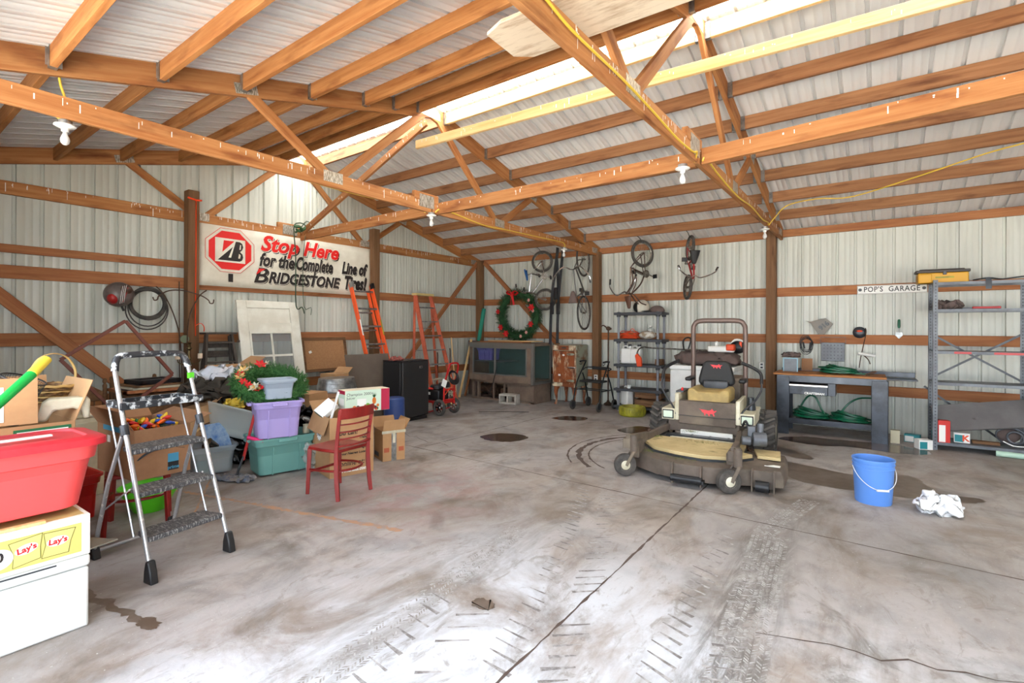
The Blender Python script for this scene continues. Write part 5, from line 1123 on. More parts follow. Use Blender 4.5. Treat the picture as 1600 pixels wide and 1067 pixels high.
mb = MB(); mb.tube([(.17, -6.60, 1.88), (.17, -6.585, 1.84), (.17, -6.55, 1.85), (.17, -6.53, 1.90), (.17, -6.42, 1.97), (.17, -6.25, 1.98), (.17, -6.05, 1.93), (.17, -5.95, 1.87), (.17, -5.93, 1.83), (.17, -5.89, 1.83), (.17, -5.88, 1.88)], .008, 6, sm=4); mb.tube([(.15, -6.28, 0), (.15, -6.29, 1.0), (.16, -6.30, 1.99), (.16, -6.30, 2.10)], .007, 6)
tag(mb.build('shepherd_hook', m_rust), 'double-armed iron shepherd hook in front of the gable post', 'plant hook')
MB().cyl((.13, -6.25, 1.34), (.16, -6.25, 1.34), .05, n=16)
tag(MB().cyl((.16, -6.24, 1.34), (.185, -6.24, 1.34), .052, n=20).build('wall_medallion', mat('green_grey_glass', (.44, .48, .38), .4)), 'round greenish disc hanging beside the gable post', 'ornament')
# gooseneck iron hanger in front of the banner
mb = MB(); mb.tube([(.22, -4.56, 1.72), (.22, -4.60, 1.82), (.22, -4.70, 1.84), (.22, -4.71, 2.6), (.22, -4.74, 3.05), (.22, -4.66, 3.14), (.22, -4.55, 3.12), (.22, -4.50, 3.0)], .010, 6, sm=4); mb.tube([(.24, -4.46, 1.70), (.24, -4.46, 1.82), (.24, -4.58, 1.83), (.24, -4.60, 2.5), (.24, -4.56, 2.95)], .006, 6, sm=3); mb.tube([(.25, -4.68, 3.0), (.26, -4.55, 3.18), (.25, -4.42, 3.1)], .008, 6, sm=4)
ih = tag(mb.build('plant_stand', mat('green_iron', (.22, .30, .22), .6)), 'thin green iron hanger hooked over the tie board before the banner', 'plant hook')
mb = MB(); rnd = random.Random(3)
for k in range(10): mb.ball((.24+rnd.uniform(-.03, .03), -4.64+rnd.uniform(-.07, .07), 3.04+rnd.uniform(-.04, .05)), (.03, .05, .018), 8, 5, Matrix.Rotation(rnd.uniform(-1, 1), 3, 'X'))
mb.build('iron_leaf_cluster', mat('green_iron_leaf', (.20, .34, .20), .6), ih)
# orange extension ladder
lo = thing('extension_ladder', 'bright orange fibreglass extension ladder leaning on the gable wall', 'ladder', (0, 0, 0))
m_ofib = mat('orange_fibreglass', (.93, .36, .16), .45); m_ofib2 = mat('faded_orange_fibreglass', (.80, .40, .28), .6, c2=(.70, .34, .24), scale=6)
def lp(f, y, off=0): return Vector((.13+off+(.95-.13)*(1-f), y, 2.25*f+.02))
for y in (-3.645, -3.205):
    rl = MB(); rl.beam(lp(0, y), lp(1, y), .028, .08, (1, 0, 0)); rl.build('rail', m_ofib, lo, bevel=.003); MB().beam(lp(.97, y, .03), lp(1.01, y, .03), .034, .09, (1, 0, 0)).build('rail_cap', m_black if y > -3.4 else m_galv, lo)
    MB().beam(lp(.72, y, .043), lp(.60, y, .043), .022, .002, (1, 0, 0)).build('label', m_paper if y < -3.4 else m_yel, lo)
for k in range(7): MB().cyl(lp(.12+k*.137, -3.65, .02), lp(.12+k*.137, -3.20, .02), .017, n=10).build('rung', m_galv, lo)
for y in (-3.60, -3.25): MB().beam(lp(0, y, -.075), lp(.95, y, -.075), .022, .06, (1, 0, 0)).build('fly_rail', m_ofib, lo, bevel=.003)
for k in range(6): MB().cyl(lp(.09+k*.137, -3.61, -.075), lp(.09+k*.137, -3.24, -.075), .015, n=10).build('rung', m_galv, lo)
# fibreglass stepladder
l2 = thing('fibreglass_stepladder', 'faded orange fibreglass stepladder with tan top beside the freezer', 'stepladder', (0, 0, 0))
def l2p(f, s_, x1=1.0, off=0): return Vector((.40+(x1-.40)*(1-f), -2.18+s_*(.20+.10*(1-f))+(1-f)*.05, 2.13*f))
for s_ in (-1, 1):
    MB().beam(l2p(0, s_), l2p(1, s_), .03, .085, (1, 0, 0)).build('front_rail', m_ofib2, l2, bevel=.003)
    MB().beam(l2p(0, s_*1.12, .45), l2p(1, s_*1.05), .025, .05, (1, 0, 0)).build('rear_rail', m_ofib2, l2, bevel=.003)
for k in range(7):
    f = .125+k*.127; a = l2p(f, -1); b = l2p(f, 1); MB().box((a+b)/2, (.085, (b-a).length, .022)).build('step', m_galv if k > 1 else m_cream, l2, bevel=.003)
    if k < 2:
        for s_ in (-1, 1): MB().beam((a+b)/2+Vector((.02, s_*.10, 0)), l2p(f-.055, s_), .006, .018, (1, 0, 0)).build('knee_brace', m_cream, l2)
MB().box((.40, -2.18, 2.145), (.14, .46, .045)).build('top_cap', mat('tan_cap', (.80, .72, .48), .5), l2, bevel=.008)
for k in range(3): MB().cyl(l2p(.3+.2*k, -1.05, .43), l2p(.3+.2*k, 1.05, .43), .008, n=6).build('rear_spreader', m_galv, l2)
# tools standing between ladders and case
for i, (y, x, z1_, lb) in enumerate(((-1.62, .25, .95, 'rusty iron bar standing behind the stepladder'), (-1.22, .22, 1.02, 'rusty iron bar standing left of the corner strips'))):
    tag(MB().tube([(x, y, 0), (x, y, z1_), (x, y-.01, z1_+.05)], .012, 6).build('iron_bar', m_rust), lb, 'iron bar')
# black upright freezer
fz = thing('upright_freezer', 'black compact upright freezer standing before the orange ladder', 'freezer', (1.30, -3.40, 0), 1)
m_fz = mat('black_textured_enamel', (.12, .12, .125), .5, bump=.15, bscale=80)
MB().bx(-.24, .17, -.285, .285, .05, .955).build('cabinet', m_fz, fz, bevel=.008); fd = MB().bx(.175, .235, -.285, .285, .07, .955).build('door', m_fz, fz, bevel=.012)
MB().bx(-.24, .235, -.287, .287, .957, .975).build('top_panel', m_black, fz, bevel=.005); MB().bx(-.23, .20, -.28, .28, 0, .05).build('plinth', m_black, fz); MB().box((.2365, .10, .86), (.003, .07, .035)).build('badge', m_chrome, fd)
MB().box((.2385, .11, .86), (.003, .035, .02)).build('badge_inset', m_black, fd)
tag(crumple_box('work_glove', mat('pink_glove', (.62, .34, .30), .9), .20, .12, .05, (1.36, -3.66, .976), 80, .03, .05, 4), 'crumpled pinkish glove on top of black freezer', 'glove')
tag(MB().box((0, 0, 0), (.10, .26, .006)).build('paper_folder', m_dgrey, mtx=T(1.4, -3.3, .982) @ RZ(10)), 'thin grey folder lying on top of black freezer', 'folder')
# pressure washer
pw = thing('pressure_washer', 'red and black pressure washer on two spoked wheels', 'pressure washer', (1.52, -2.68, 0), 2)
for y in (-.18, .19):
    w_ = MB().torus((0, y, .14), (0, 1, 0), .115, .027, 28, 10).build('wheel', m_rubber, pw, mtx=RZ(62) if False else None)
    mb = MB(); mb.torus((0, y, .14), (0, 1, 0), .085, .010, 24, 6); mb.cyl((0, y-.02, .14), (0, y+.02, .14), .022, n=12)
    for k in range(6):
        a = k*PI/3; mb.beam((0, y, .14), (.085*math.cos(a), y, .14+.085*math.sin(a)), .022, .018, (0, 1, 0))
    mb.build('wheel_rim', m_chrome, w_)

mb = MB(); mb.tube([(.06, -.13, .18), (.07, -.13, .50), (.14, -.13, .75), (.17, -.11, .86), (.17, -.07, .895), (.17, .07, .895), (.17, .11, .86), (.14, .13, .75), (.07, .13, .50), (.06, .13, .18)], .016, 8, sm=3); mb.beam((.06, -.13, .44), (.06, .13, .44), .03, .03); mb.beam((.06, -.13, .26), (.06, .13, .26), .03, .03); mb.build('handle_frame', m_redpaint, pw)
mb = MB(); mb.bx(-.42, .04, -.15, .15, .20, .23); mb.tube([(-.42, -.14, .21), (-.44, -.14, .06), (-.36, -.14, .02), (-.05, -.14, .10)], .014, sm=3); mb.tube([(-.42, .14, .21), (-.44, .14, .06), (-.36, .14, .02), (-.05, .14, .10)], .014, sm=3); mb.build('base_frame', m_redpaint, pw)
mb = MB(); mb.bx(-.38, -.06, -.13, .13, .24, .42); mb.cyl((-.22, 0, .42), (-.22, 0, .50), .12, n=20); mb.build('engine', m_black, pw, bevel=.02)
mb = MB(); mb.bx(-.36, -.20, -.14, .10, .42, .46); mb.build('fuel_tank', m_redpaint, pw, bevel=.02)
MB().bx(-.10, .0, -.1, .1, .46, .56).build('air_filter', m_dgrey, pw, bevel=.02)
MB().box((.09, -.155, .56), (.10, .006, .13), Matrix.Rotation(.35, 3, 'Y')).build('hang_tag', m_paper, pw); MB().box((-.30, -.135, .36), (.09, .004, .045)).build('engine_label', m_paper, pw)
mb = MB()
for k in range(5): mb.torus((.15+.005*k, 0, .68-.01*k), (1, 0, .3), .085+.006*k, .012, 20, 6, sx=1.1)
mb.build('high_pressure_hose', m_black, pw)
MB().tube([(.09, .10, .62), (.10, .02, .50), (.08, -.12, .36)], .006, 6).build('spray_lance', m_orange, pw)
tag(MB().tube([(1.85, -2.2, .02), (1.95, -2.05, .01), (2.2, -1.85, .01), (2.55, -1.65, .01)], .004, 5, sm=5).build('thin_cable', m_black), 'thin dark cord lying on the bare floor by the washer', 'cord')
tag(board('pole', (.90, -1.75, .05), (.42, -1.40, 1.30), .02, .02, W['pale']), 'pale wooden pole leaning beside the pressure washer', 'pole')
tag(MB().bx(.75, .95, -1.95, -1.80, 0, .10).build('wood_offcut', W['pale'], bevel=.004), 'short wood block on the floor behind the washer', 'wood block')
# grey board leaning
tag(MB().bx(-.43, .43, 0, 1.10, -.008, .008).build('grey_sheet', mat('grey_hardboard', (.42, .37, .32), .7, c2=(.38, .33, .29), scale=3), mtx=face_mtx((1.02, -3.76, .0), (.0, 1, 0), (-.26, .03, 1)), bevel=.002), 'large grey hardboard sheet leaning behind the fruit box', 'hardboard')
tag(MB().cyl((1.95, -4.20, 0), (1.95, -4.20, .50), .15, .145, n=28).build('plastic_drum', mat('blue_drum', (.18, .27, .50), .4), bevel=.02), 'blue plastic container behind the small open carton', 'container')
# cork board, tub, cartons by the door
ck = thing('cork_board', 'brown framed cork board with white tag above metal tub', 'cork board', mtx=face_mtx((.135, -4.50, .78), (-.02, 1, 0), (-.20, 0, 1)))
m_cork = mat('cork', (.67, .50, .34), .85, c2=(.63, .46, .31), scale=40, lo=.4, hi=.6)
MB().bx(.03, .79, .03, .52, -.002, .006).build('cork_sheet', m_cork, ck); mb = MB(); mb.bx(-.01, .83, -.01, .035, -.004, .022); mb.bx(-.01, .83, .515, .56, -.004, .022); mb.bx(-.01, .035, .035, .515, -.004, .022); mb.bx(.785, .83, .035, .515, -.004, .022); mb.build('frame', W['post'], ck, bevel=.003); MB().box((.13, .32, .012), (.05, .04, .002), Matrix.Rotation(.4, 3, 'Z')).build('paper_tag', m_paper, ck)
tub = thing('galvanized_tub', 'oval galvanised wash tub resting upside down on cartons', 'tub', (1.15, -4.60, .575), 0)
mb = MB(); mb.lathe([(.001, .19), (.26, .19), (.265, .185), (.275, .12), (.278, .118), (.30, .01), (.315, .005), (.315, -.005), (.30, 0)], 36, S(.85, 1, 1), caps=False); mb.build('tub_body', m_galv, tub)
for z in (.06, .12): MB().torus((0, 0, z), (0, 0, 1), .285, .004, 36, 6, sx=1.0, sy=.86).build('tub_ridge', m_galv, tub, mtx=RZ(0))
def carton(label, loc, rz, L_, Wd, Ht, m=m_card, flaps=(), open_=False, tilt=(0, 0), tape=False, name='cardboard_box', th=.004, fl=.5):
    """corrugated carton, origin at the middle of its bottom; flaps = list of (side, degrees from horizontal outward)"""
    t = thing(name, label, 'box', loc); t.rotation_euler = (R(tilt[0]), R(tilt[1]), R(rz)); a, b = L_/2, Wd/2
    mb = MB(); mb.bx(-a, a, -b, -b+th, 0, Ht); mb.bx(-a, a, b-th, b, 0, Ht); mb.bx(-a, -a+th, -b, b, 0, Ht); mb.bx(a-th, a, -b, b, 0, Ht); mb.bx(-a, a, -b, b, 0, th)
    if not open_: mb.bx(-a, a, -b, b, Ht-th, Ht)
    mb.build('carton_wall', m, t, bevel=.0015)
    for side, ang in flaps:
        q = {'e': 0, 'n': 90, 'w': 180, 's': 270}[side]; ext = a if side in 'ew' else b; ln = b if side in 'ew' else a; fw = (b if side in 'ew' else b)*fl*2*.9
        MB().bx(0, fw, -ln*.98, ln*.98, -th/2, th/2).build('flap', m, t, mtx=RZ(q) @ T(ext, 0, Ht) @ RY(-ang))
    if tape: MB().bx(-a-.0008, a+.0008, -.025, .025, Ht*.0, Ht+.001).build('tape_strip', m_tape, t)
    return t
carton('brown carton under the metal tub, white stickers on its corner', (1.42, -4.78, 0), 8, .50, .66, .565, m_card_dark)
for z in (.47, .38): MB().box((.252, -.22, z), (.002, .09, .06)).build('sticker', m_paper, bpy.data.objects['cardboard_box'])
carton('small brown carton beside the metal tub', (.84, -4.43, 0), 12, .30, .28, .80, m_card, flaps=(('n', 40),))
carton('plain pale carton behind the purple tote', (1.75, -5.42, 0), 20, .3, .35, .68, m_card)
# party supply carton with the fruit juicer box in it
pb = carton('large worn printed carton with juicer box and papers in it', (3.02, -5.80, 0), -14, .50, .46, .60, m_card, flaps=(('s', -70), ('w', 35)), open_=True, fl=.42)
def label(par, origin, right, up, s, size, m=m_bblk, **k): return text('lettering', s, size, m, par, face_mtx(origin, right, up), **k)
# (local +x face looks to the camera side)
for s, y, z, h in (('You can!', -.06, .435, .065), ('Trailer', .12, .375, .036), ('Moving Supplies', .05, .325, .036), ('Self Storage', .06, .275, .036), ('Find your Nearest Location', -.0, .225, .033), ('online at:', .0, .125, .07)):
    label(pb, (.2515, y, z), (0, 1, 0), (0, 0, 1), s, h, bold=.0012, shear=.2, align='CENTER')
label(pb, (.2515, .0, .055), (0, 1, 0), (0, 0, 1), 'www.uhaul.com', .05, m_white, bold=.002, shear=.2, align='CENTER')
star = [(math.cos(PI*i/14)*(.075 if i % 2 else .055), math.sin(PI*i/14)*(.075 if i % 2 else .055)) for i in range(28)]
MB().prism(star, .001, face_mtx((-.05, -.2312, .40), (1, 0, 0), (0, 0, 1))).build('price_burst', m_paper, pb); label(pb, (-.05, -.2335, .395), (1, 0, 0), (0, 0, 1), '19.95', .048, m_bblk, bold=.002, align='CENTER')
tag(crumple_box('plastic_film', m_clearp, .12, .16, .26, (2.74, -5.98, 0), 0, .04, .06, 6), 'crumpled clear plastic film beside the printed carton', 'plastic film')
ju = thing('juicer_box', 'white juicer box printed with fruit on the printed carton', 'box', (3.06, -5.56, .60), -14)
jx, jy, jz = .19, .50, .235
MB().bx(-jx/2, jx/2, -jy/2, jy/2, 0, jz).build('carton', mat('cream_card', (.88, .84, .74), .6), ju, bevel=.002)
m_mint = mat('mint_print', (.80, .88, .80), .6); m_mag = mat('magenta_print', (.68, .12, .26), .5); m_fruit = [mat('print_red', (.72, .12, .12), .6), mat('print_green', (.12, .32, .16), .6), mat('print_orange', (.82, .45, .16), .6), mat('print_dark', (.30, .16, .12), .6), mat('print_lime', (.45, .62, .25), .6)]
def jf(y, z): return (jx/2, y, z)
MB().bx(jx/2, jx/2+.0008, -jy/2+.002, jy/2-.10, .002, jz-.002).build('printed_front', m_mint, ju); MB().bx(jx/2, jx/2+.0008, jy/2-.10, jy/2-.002, .002, jz-.002).build('printed_band', m_mag, ju); MB().bx(-jx/2+.002, jx/2-.002, -jy/2-.0008, -jy/2, .002, jz-.03).build('printed_end', m_mint, ju); MB().bx(-jx/2+.002, jx/2-.002, -jy/2-.0014, -jy/2-.0008, jz-.04, jz-.002).build('end_band', m_mag, ju)
label(ju, (jx/2+.001, -.235, .190), (0, 1, 0), (0, 0, 1), 'Champion 2000+', .042, m_bblk); label(ju, (jx/2+.001, -.235, .155), (0, 1, 0), (0, 0, 1), 'Juicer', .042, m_bblk)
label(ju, (-.01, -.13, jz+.001), (0, 1, 0), (-1, 0, 0), 'NATURE  MADE  GOODNESS', .038, m_mag) if False else None
rnd = random.Random(12)
for k in range(34):
    y = rnd.uniform(-.2, .12); z = .018+rnd.random()*.05*(1+y*2); r_ = rnd.uniform(.012, .024)
    MB().lathe([(r_, 0), (r_, .0006)], 14, T(jx/2+.0009+.0004*k/8, y, max(z, r_+.004)) @ RY(90)).build('printed_fruit', rnd.choice(m_fruit), ju)
MB().lathe([(.022, 0), (.022, .0006)], 16, T(jx/2+.003, .07, .11) @ RY(90) @ S(1.7, 1, 1)).build('printed_pineapple', m_fruit[2], ju); mb = MB()
for k in range(7): a = R(-50+k*16.6); mb.add([(jx/2+.0035, .065, .145), (jx/2+.0035, .075, .145), (jx/2+.0035, .07+.045*math.sin(a), .145+.06*math.cos(a))], [(0, 1, 2)])
mb.build('printed_pineapple_leaves', m_fruit[1], ju); MB().bx(jx/2+.001, jx/2+.0018, -.12, -.02, .05, .14).build('printed_juicer', m_paper, ju)
MB().bx(-.06, .07, -jy/2-.002, -jy/2-.0015, .04, .15).build('paper_slip', m_paper, ju); tag(MB().box((0, 0, 0), (.03, .012, .30)).build('white_strip', m_white, mtx=T(3.12, -5.97, .70) @ RX(-18), bevel=.004), 'white plastic strip poking out of the printed carton', 'plastic strip')
pk = tag(MB().box((0, 0, 0), (.16, .19, .05)).build('paper_packet', m_paper, mtx=T(2.98, -5.97, .66) @ RZ(-14) @ RX(38) @ RY(28), bevel=.003), 'white and green packet sticking out of the printed carton', 'packet'); MB().box((0, -.0965, 0), (.15, .001, .045)).build('green_edge', m_fruit[1], pk)
sb = carton('small open carton with raised flap and grey tape', (3.02, -5.18, 0), -20, .30, .26, .34, m_card, flaps=(('e', 75), ('n', 60), ('w', 60)), open_=True, fl=.55)
MB().bx(.1505, .1515, -.03, .03, 0, .34).build('tape_strip', m_galv, sb); MB().bx(.1505, .1525, -.14, .14, .31, .34).build('packing_tape', m_cream, sb); MB().bx(.152, .1535, -.015, .015, .20, .34).build('packing_tape', m_cream, sb)
for y in (-.085, .085): MB().bx(.1503, .1512, y-.03, y+.03, .10, .15).build('printed_mark', mat('faded_red_ink', (.70, .36, .24), .7), sb)
MB().bx(-.13, .02, -.1312, -.1303, .03, .08).build('printed_mark', m_dgrey, sb)

# red wooden chairs
m_chair = mat('red_stained_wood', (.56, .13, .11), .35, c2=(.47, .09, .08), scale=2, stretch=(4, 4, 1))
def red_chair(label_, loc, rz, back=True):
    t = thing('wooden_chair', label_, 'chair', loc, rz)
    mb = MB(); seat = [(-.20, -.17), (-.19, .17), (-.16, .20), (0, .205), (.15, .19), (.19, .165), (.19, -.165), (.15, -.19), (0, -.205), (-.16, -.20)]
    mb.prism(seat, .028, T(0, 0, .405)); mb.build('seat', m_chair, t, bevel=.010)
    for s_ in (-1, 1):
        MB().tube([(-.18, s_*.17, .41), (-.19, s_*.185, 0)], [.026, .022], 4).build('leg', m_chair, t, bevel=.003)
        if back: MB().tube([(.21, s_*.19, 0), (.185, s_*.185, .20), (.18, s_*.183, .42), (.20, s_*.185, .60), (.235, s_*.19, .79)], [.022, .024, .026, .026, .026, .025, .024, .022, .021, .02, .02, .02, .02], 4, sm=3).build('leg', m_chair, t, bevel=.003)
        else: MB().tube([(.21, s_*.19, 0), (.18, s_*.17, .42)], .018, 4).build('leg', m_chair, t, bevel=.003)
    if back:
        def arc(z, x, bow=.045): return [(x-.0, -.185, z), (x+bow*.75, -.10, z), (x+bow, 0, z), (x+bow*.75, .10, z), (x-.0, .185, z)]
        pts = arc(.755, .225); mb = MB(); mb.v = []; P_ = spline([Vector(p) for p in pts], 5)
        vs = []; 
        for p in P_: vs += [(p.x-.008, p.y*1.08, p.z-.05), (p.x+.012, p.y*1.08, p.z-.05), (p.x+.018, p.y*1.08, p.z+.045), (p.x-.002, p.y*1.08, p.z+.045)]
        n = len(P_); mb.add(vs, [(4*i+a, 4*i+(a+1) % 4, 4*i+4+(a+1) % 4, 4*i+4+a) for i in range(n-1) for a in range(4)]+[(0, 1, 2, 3), (4*n-4, 4*n-3, 4*n-2, 4*n-1)]); mb.build('top_rail', m_chair, t, bevel=.004)
        for z, x in ((.655, .208), (.59, .200), (.53, .192)): MB().tube(arc(z, x), .015, 6, sm=4, flat=.5).build('back_slat', m_chair, t)
        MB().tube(arc(.47, .186), .024, 6, sm=4, flat=.5).build('back_slat', m_chair, t)
    mb = MB(); mb.tube([(-.185, -.175, .22), (0, -.19, .235), (.14, -.15, .24), (.20, 0, .24), (.14, .15, .24), (0, .19, .235), (-.185, .175, .22)], .011, 6, sm=5); mb.beam((-.185, -.175, .20), (-.185, .175, .20), .016, .02); mb.build('stretcher', m_chair, t); return t
red_chair('red wooden ladder-back chair standing alone on the floor', (3.60, -6.25, 0), 7)
red_chair('dark red wooden seat carrying the carton of Christmas lights', (3.06, -7.62, 0), -20, False)

# big carton of lights on the dark red seat
lb = carton('large open brown carton full of coloured Christmas light bulbs', (3.16, -7.62, .437), 4, .62, .36, .35, m_card_dark, flaps=(('w', 40), ('n', 18), ('s', 60)), open_=True, fl=.5)
MB().bx(-.31, .31, -.17, .17, .24, .26).build('inner_filling', m_card_dark, lb)
m_lt = [mat('bulb_'+n, c, .25, spec=.7) for n, c in (('red', (.80, .12, .08)), ('orange', (.95, .40, .08)), ('yellow', (.85, .70, .12)), ('green', (.08, .48, .22)), ('blue', (.12, .28, .68)))]
rnd = random.Random(21); mb = MB()
for k in range(16):
    pts = [(rnd.uniform(-.26, .28), rnd.uniform(-.14, .14), .27+rnd.uniform(0, .07)) for _ in range(6)]; mb.tube(pts, .005, 5, sm=3)
mb.build('light_cord', mat('dark_green_cord', (.06, .16, .10), .5), lb)
for k in range(60):
    x = rnd.uniform(-.22, .30); y = rnd.uniform(-.15, .15); z = .29+.07*math.exp(-((x-.05)**2)/.03)*rnd.uniform(.4, 1)+rnd.uniform(0, .03); q = Euler((rnd.uniform(-1.4, 1.4), rnd.uniform(-1.4, 1.4), 0)).to_matrix()
    b_ = MB(); b_.X = T(x, y, z) @ q.to_4x4(); b_.lathe([(.003, .052), (.010, .042), (.016, .026), (.013, .010), (.010, .002), (.0105, -.012)], 10); b_.build('light_bulb', rnd.choice(m_lt), lb)
m_ink = mat('blue_tape_print', (.25, .55, .68), .5)
MB().bx(.3102, .3112, .03, .10, .09, .15).build('tape_print', m_ink, lb); MB().bx(.3102, .3112, .03, .10, .03, .09).build('tape_print', m_black, lb); label(lb, (.3118, .065, .05), (0, 1, 0), (0, 0, 1), 'prime', .032, m_ink, align='CENTER', bold=.001)
mb = MB(); mb.tube([(.3105, -.16, .14), (.3105, -.08, .19), (.3105, .02, .205), (.3105, .14, .175)], [.003, .006, .008, .008, .009, .009, .008, .006, .004, .003, .002, .002, .002], 6, sm=4); mb.build('smile_print', m_dgrey, lb)
MB().box((-.1, -.1812, .25), (.05, .001, .05)).build('shipping_label', m_paper, lb)
MB().bx(-.20, .24, -.1815, -.1805, .31, .345).build('tape_print', m_ink, lb)
gb = thing('plastic_bowl', 'lime green plastic bowl on the floor under the dark red seat', 'bowl', (2.75, -7.45, .0)); MB().lathe([(.001, .012), (.10, .012), (.20, .20), (.215, .20), (.215, .19), (.11, .0), (.001, 0)], 32, caps=False).build('bowl_body', mat('lime_plastic', (.35, .80, .12), .4), gb)
m_totered = mat('bright_red_tote', (.92, .31, .31), .42)
tote('storage_tote', 'red tote standing on the floor behind the dark red seat', (2.42, -7.98, 0), 5, .6, .40, .36, mat('deep_red_tote', (.82, .10, .10), .4), .9)

# teal tote stack
m_tealt = mat('teal_tote', (.43, .64, .61), .45); m_lav = mat('lavender_tote', (.67, .61, .84), .45); m_greyb = mat('blue_grey_bin', (.62, .67, .72), .45)
tote('storage_tote', 'teal green tote at the bottom of the stack on the floor', (2.50, -6.20, 0), 79, .58, .42, .385, m_tealt, .86, ribs=2)
tote('storage_tote', 'lavender purple tote stacked on the teal tote', (2.58, -6.29, .375), 72, .44, .36, .385, m_lav, .86, ribs=2, lipz=.80)
tote('plastic_bin', 'small blue grey bin on top of the lavender tote', (2.62, -6.30, .762), 75, .29, .24, .215, m_greyb, .84, ribs=0, handle=False, rad=.03, cat='plastic bin')
MB().box((-.215, -.08, .24), (.003, .06, .11)).build('product_label', m_paper, bpy.data.objects['storage_tote.002']) 
jr = MB(); jr.lathe([(.035, 0), (.035, .05), (.03, .07), (.03, .09)], 14); tag(jr.build('glass_jar', m_cream, mtx=T(2.62, -5.98, .37)), 'small jar sitting in the rim of the teal tote', 'jar')
pkh = MB(); pkh.box((0, 0, 0), (.16, .05, .03)); tag(pkh.build('pink_brush', mat('hot_pink', (.88, .10, .42), .5), mtx=T(2.62, -6.52, .395) @ RZ(60) @ RY(20), bevel=.01), 'hot pink handle resting on the teal tote rim', 'brush')
t2, Q2 = wreath('floral_wreath', 'bright green artificial wreath with red and gold flowers over the grey bin', (2.37, -6.24, .90), (.42, -.10, 1), .29, .10, 3000, m_needle2, 5, fl=.05)
for k in range(14):
    a = rnd.uniform(PI*.45, PI*1.6); p = Q2 @ Vector((.085, math.cos(a)*.29, math.sin(a)*.29)); poinsettia(t2, p, rnd.uniform(.045, .075), [m_ribbon, mat('gold_foil', (.85, .68, .42), .35, .5), m_ribbon, m_cream][k % 4], RZ(rnd.uniform(0, 90)) @ RX(rnd.uniform(20, 60)), 'silk_flower')
# mop
mp = thing('dust_mop', 'grey dust mop with red handle leaning on the teal tote', 'mop', (2.5, -6.66, 0))
crm = crumple_box('mop_head', mat('grey_mop', (.58, .56, .54), .95, c2=(.40, .44, .52), scale=12), .40, .15, .045, (0, 0, 0), 25, .02, .04, 9); crm.parent = mp
mb = MB(); mb.tube([(.02, 0, .03), (.0, .06, .16), (-.01, .12, .28)], .012, 8, sm=2); mb.build('mop_socket', m_dgrey, mp); mb = MB(); mb.tube([(-.005, .08, .18), (-.02, .20, .62)], .014, 8); mb.build('mop_handle', m_redpaint, mp)
# clear tote with junk
ct = tote('storage_tote', 'clear open tote with books and a wicker hoop sticking out', (2.02, -6.68, 0), 77, .40, .36, .295, mat('cloudy_clear_plastic', (.72, .76, .78), .3, alpha=.42), .86, ribs=0)
tag(MB().box((0, 0, 0), (.03, .24, .28)).build('picture_book', mat('blue_cover', (.30, .48, .74), .5, c2=(.62, .72, .82), scale=8), mtx=T(2.02, -6.62, .36) @ RZ(12) @ RY(-25), bevel=.002), 'blue picture calendar sticking up from the clear tote', 'book')
tag(MB().torus((1.95, -6.68, .26), (1, .3, .3), .20, .014, 36, 8).build('wicker_hoop', W['pale']), 'pale wooden hoop standing in the clear tote', 'hoop')
tag(MB().lathe([(.001, 0), (.05, 0), (.06, .10), (.062, .10), (.062, .105)], 20, T(2.12, -6.68, .26) @ RX(50) @ RZ(0)).build('glass_mug', mat('smoked_glass', (.16, .12, .11), .1, spec=.8)), 'dark glass carafe in the clear tote', 'carafe')
for k, (x, y, z, m__) in enumerate(((2.05, -6.78, .04, m_teal), (2.1, -6.62, .04, m_paper), (1.92, -6.62, .04, m_card))): tag(MB().box((0, 0, .05), (.12, .11, .12)).build('packet', m__, mtx=T(x, y, z) @ RZ(20*k), bevel=.004), ['teal packet seen through the clear tote wall', 'white packet seen through the clear tote wall', 'brown packet at the back inside the clear tote'][k], 'packet')
tag(MB().grid(lambda u, v: ((u-.5)*.56, (v-.5)*.40, .025*math.cos((u-.5)*PI)*math.cos((v-.5)*PI)+.012*(1 if .12 < u < .88 and .15 < v < .85 else 0)), 24, 18).build('tote_lid', m_clearp, mtx=T(2.15, -6.50, .50) @ RZ(60) @ RX(-62) @ RY(28), solid=.008), 'cloudy clear tote lid leaning beside the purple tote', 'tote lid')
MB().box((-.19, .02, .05), (.02, .20, .004)).build('yellow_tape', m_yellow_cable, bpy.data.objects['tote_lid'])
# heap behind
crb = mat('black_bag_film', (.06, .06, .07), .25)
tag(crumple_box('trash_bag', crb, .42, .34, .52, (2.15, -5.72, 0), 0, .10, .14, 21), 'shiny black trash bag between the totes and printed carton', 'trash bag')
tag(crumple_box('trash_bag', crb, .45, .45, .36, (1.72, -6.24, 0), 0, .10, .16, 22), 'black trash bag in shadow behind the mop handle', 'trash bag')
b1 = carton('brown carton with round printed seal tilted on the heap', (1.74, -6.70, .37), 12, .36, .36, .28, m_card, flaps=(('n', 25),), open_=True, tilt=(10, -8))
MB().torus((.1815, -.04, .20), (1, 0, 0), .035, .009, 20, 6).build('printed_seal', m_oldframe, b1); MB().bx(.1805, .1813, -.08, .08, .04, .055).build('printed_bar', m_oldframe, b1); MB().bx(.1805, .1813, -.08, .08, .085, .10).build('printed_bar', m_oldframe, b1)
carton('plain brown carton at the base of the heap', (1.50, -6.74, 0), 5, .50, .50, .35, m_card_dark)
tag(crumple_box('dark_jacket', mat('dark_olive_cloth', (.24, .21, .17), .8), .50, .45, .20, (1.55, -6.45, .67), 20, .09, .12, 31), 'dark crumpled jacket on the heap under the white bag', 'jacket')
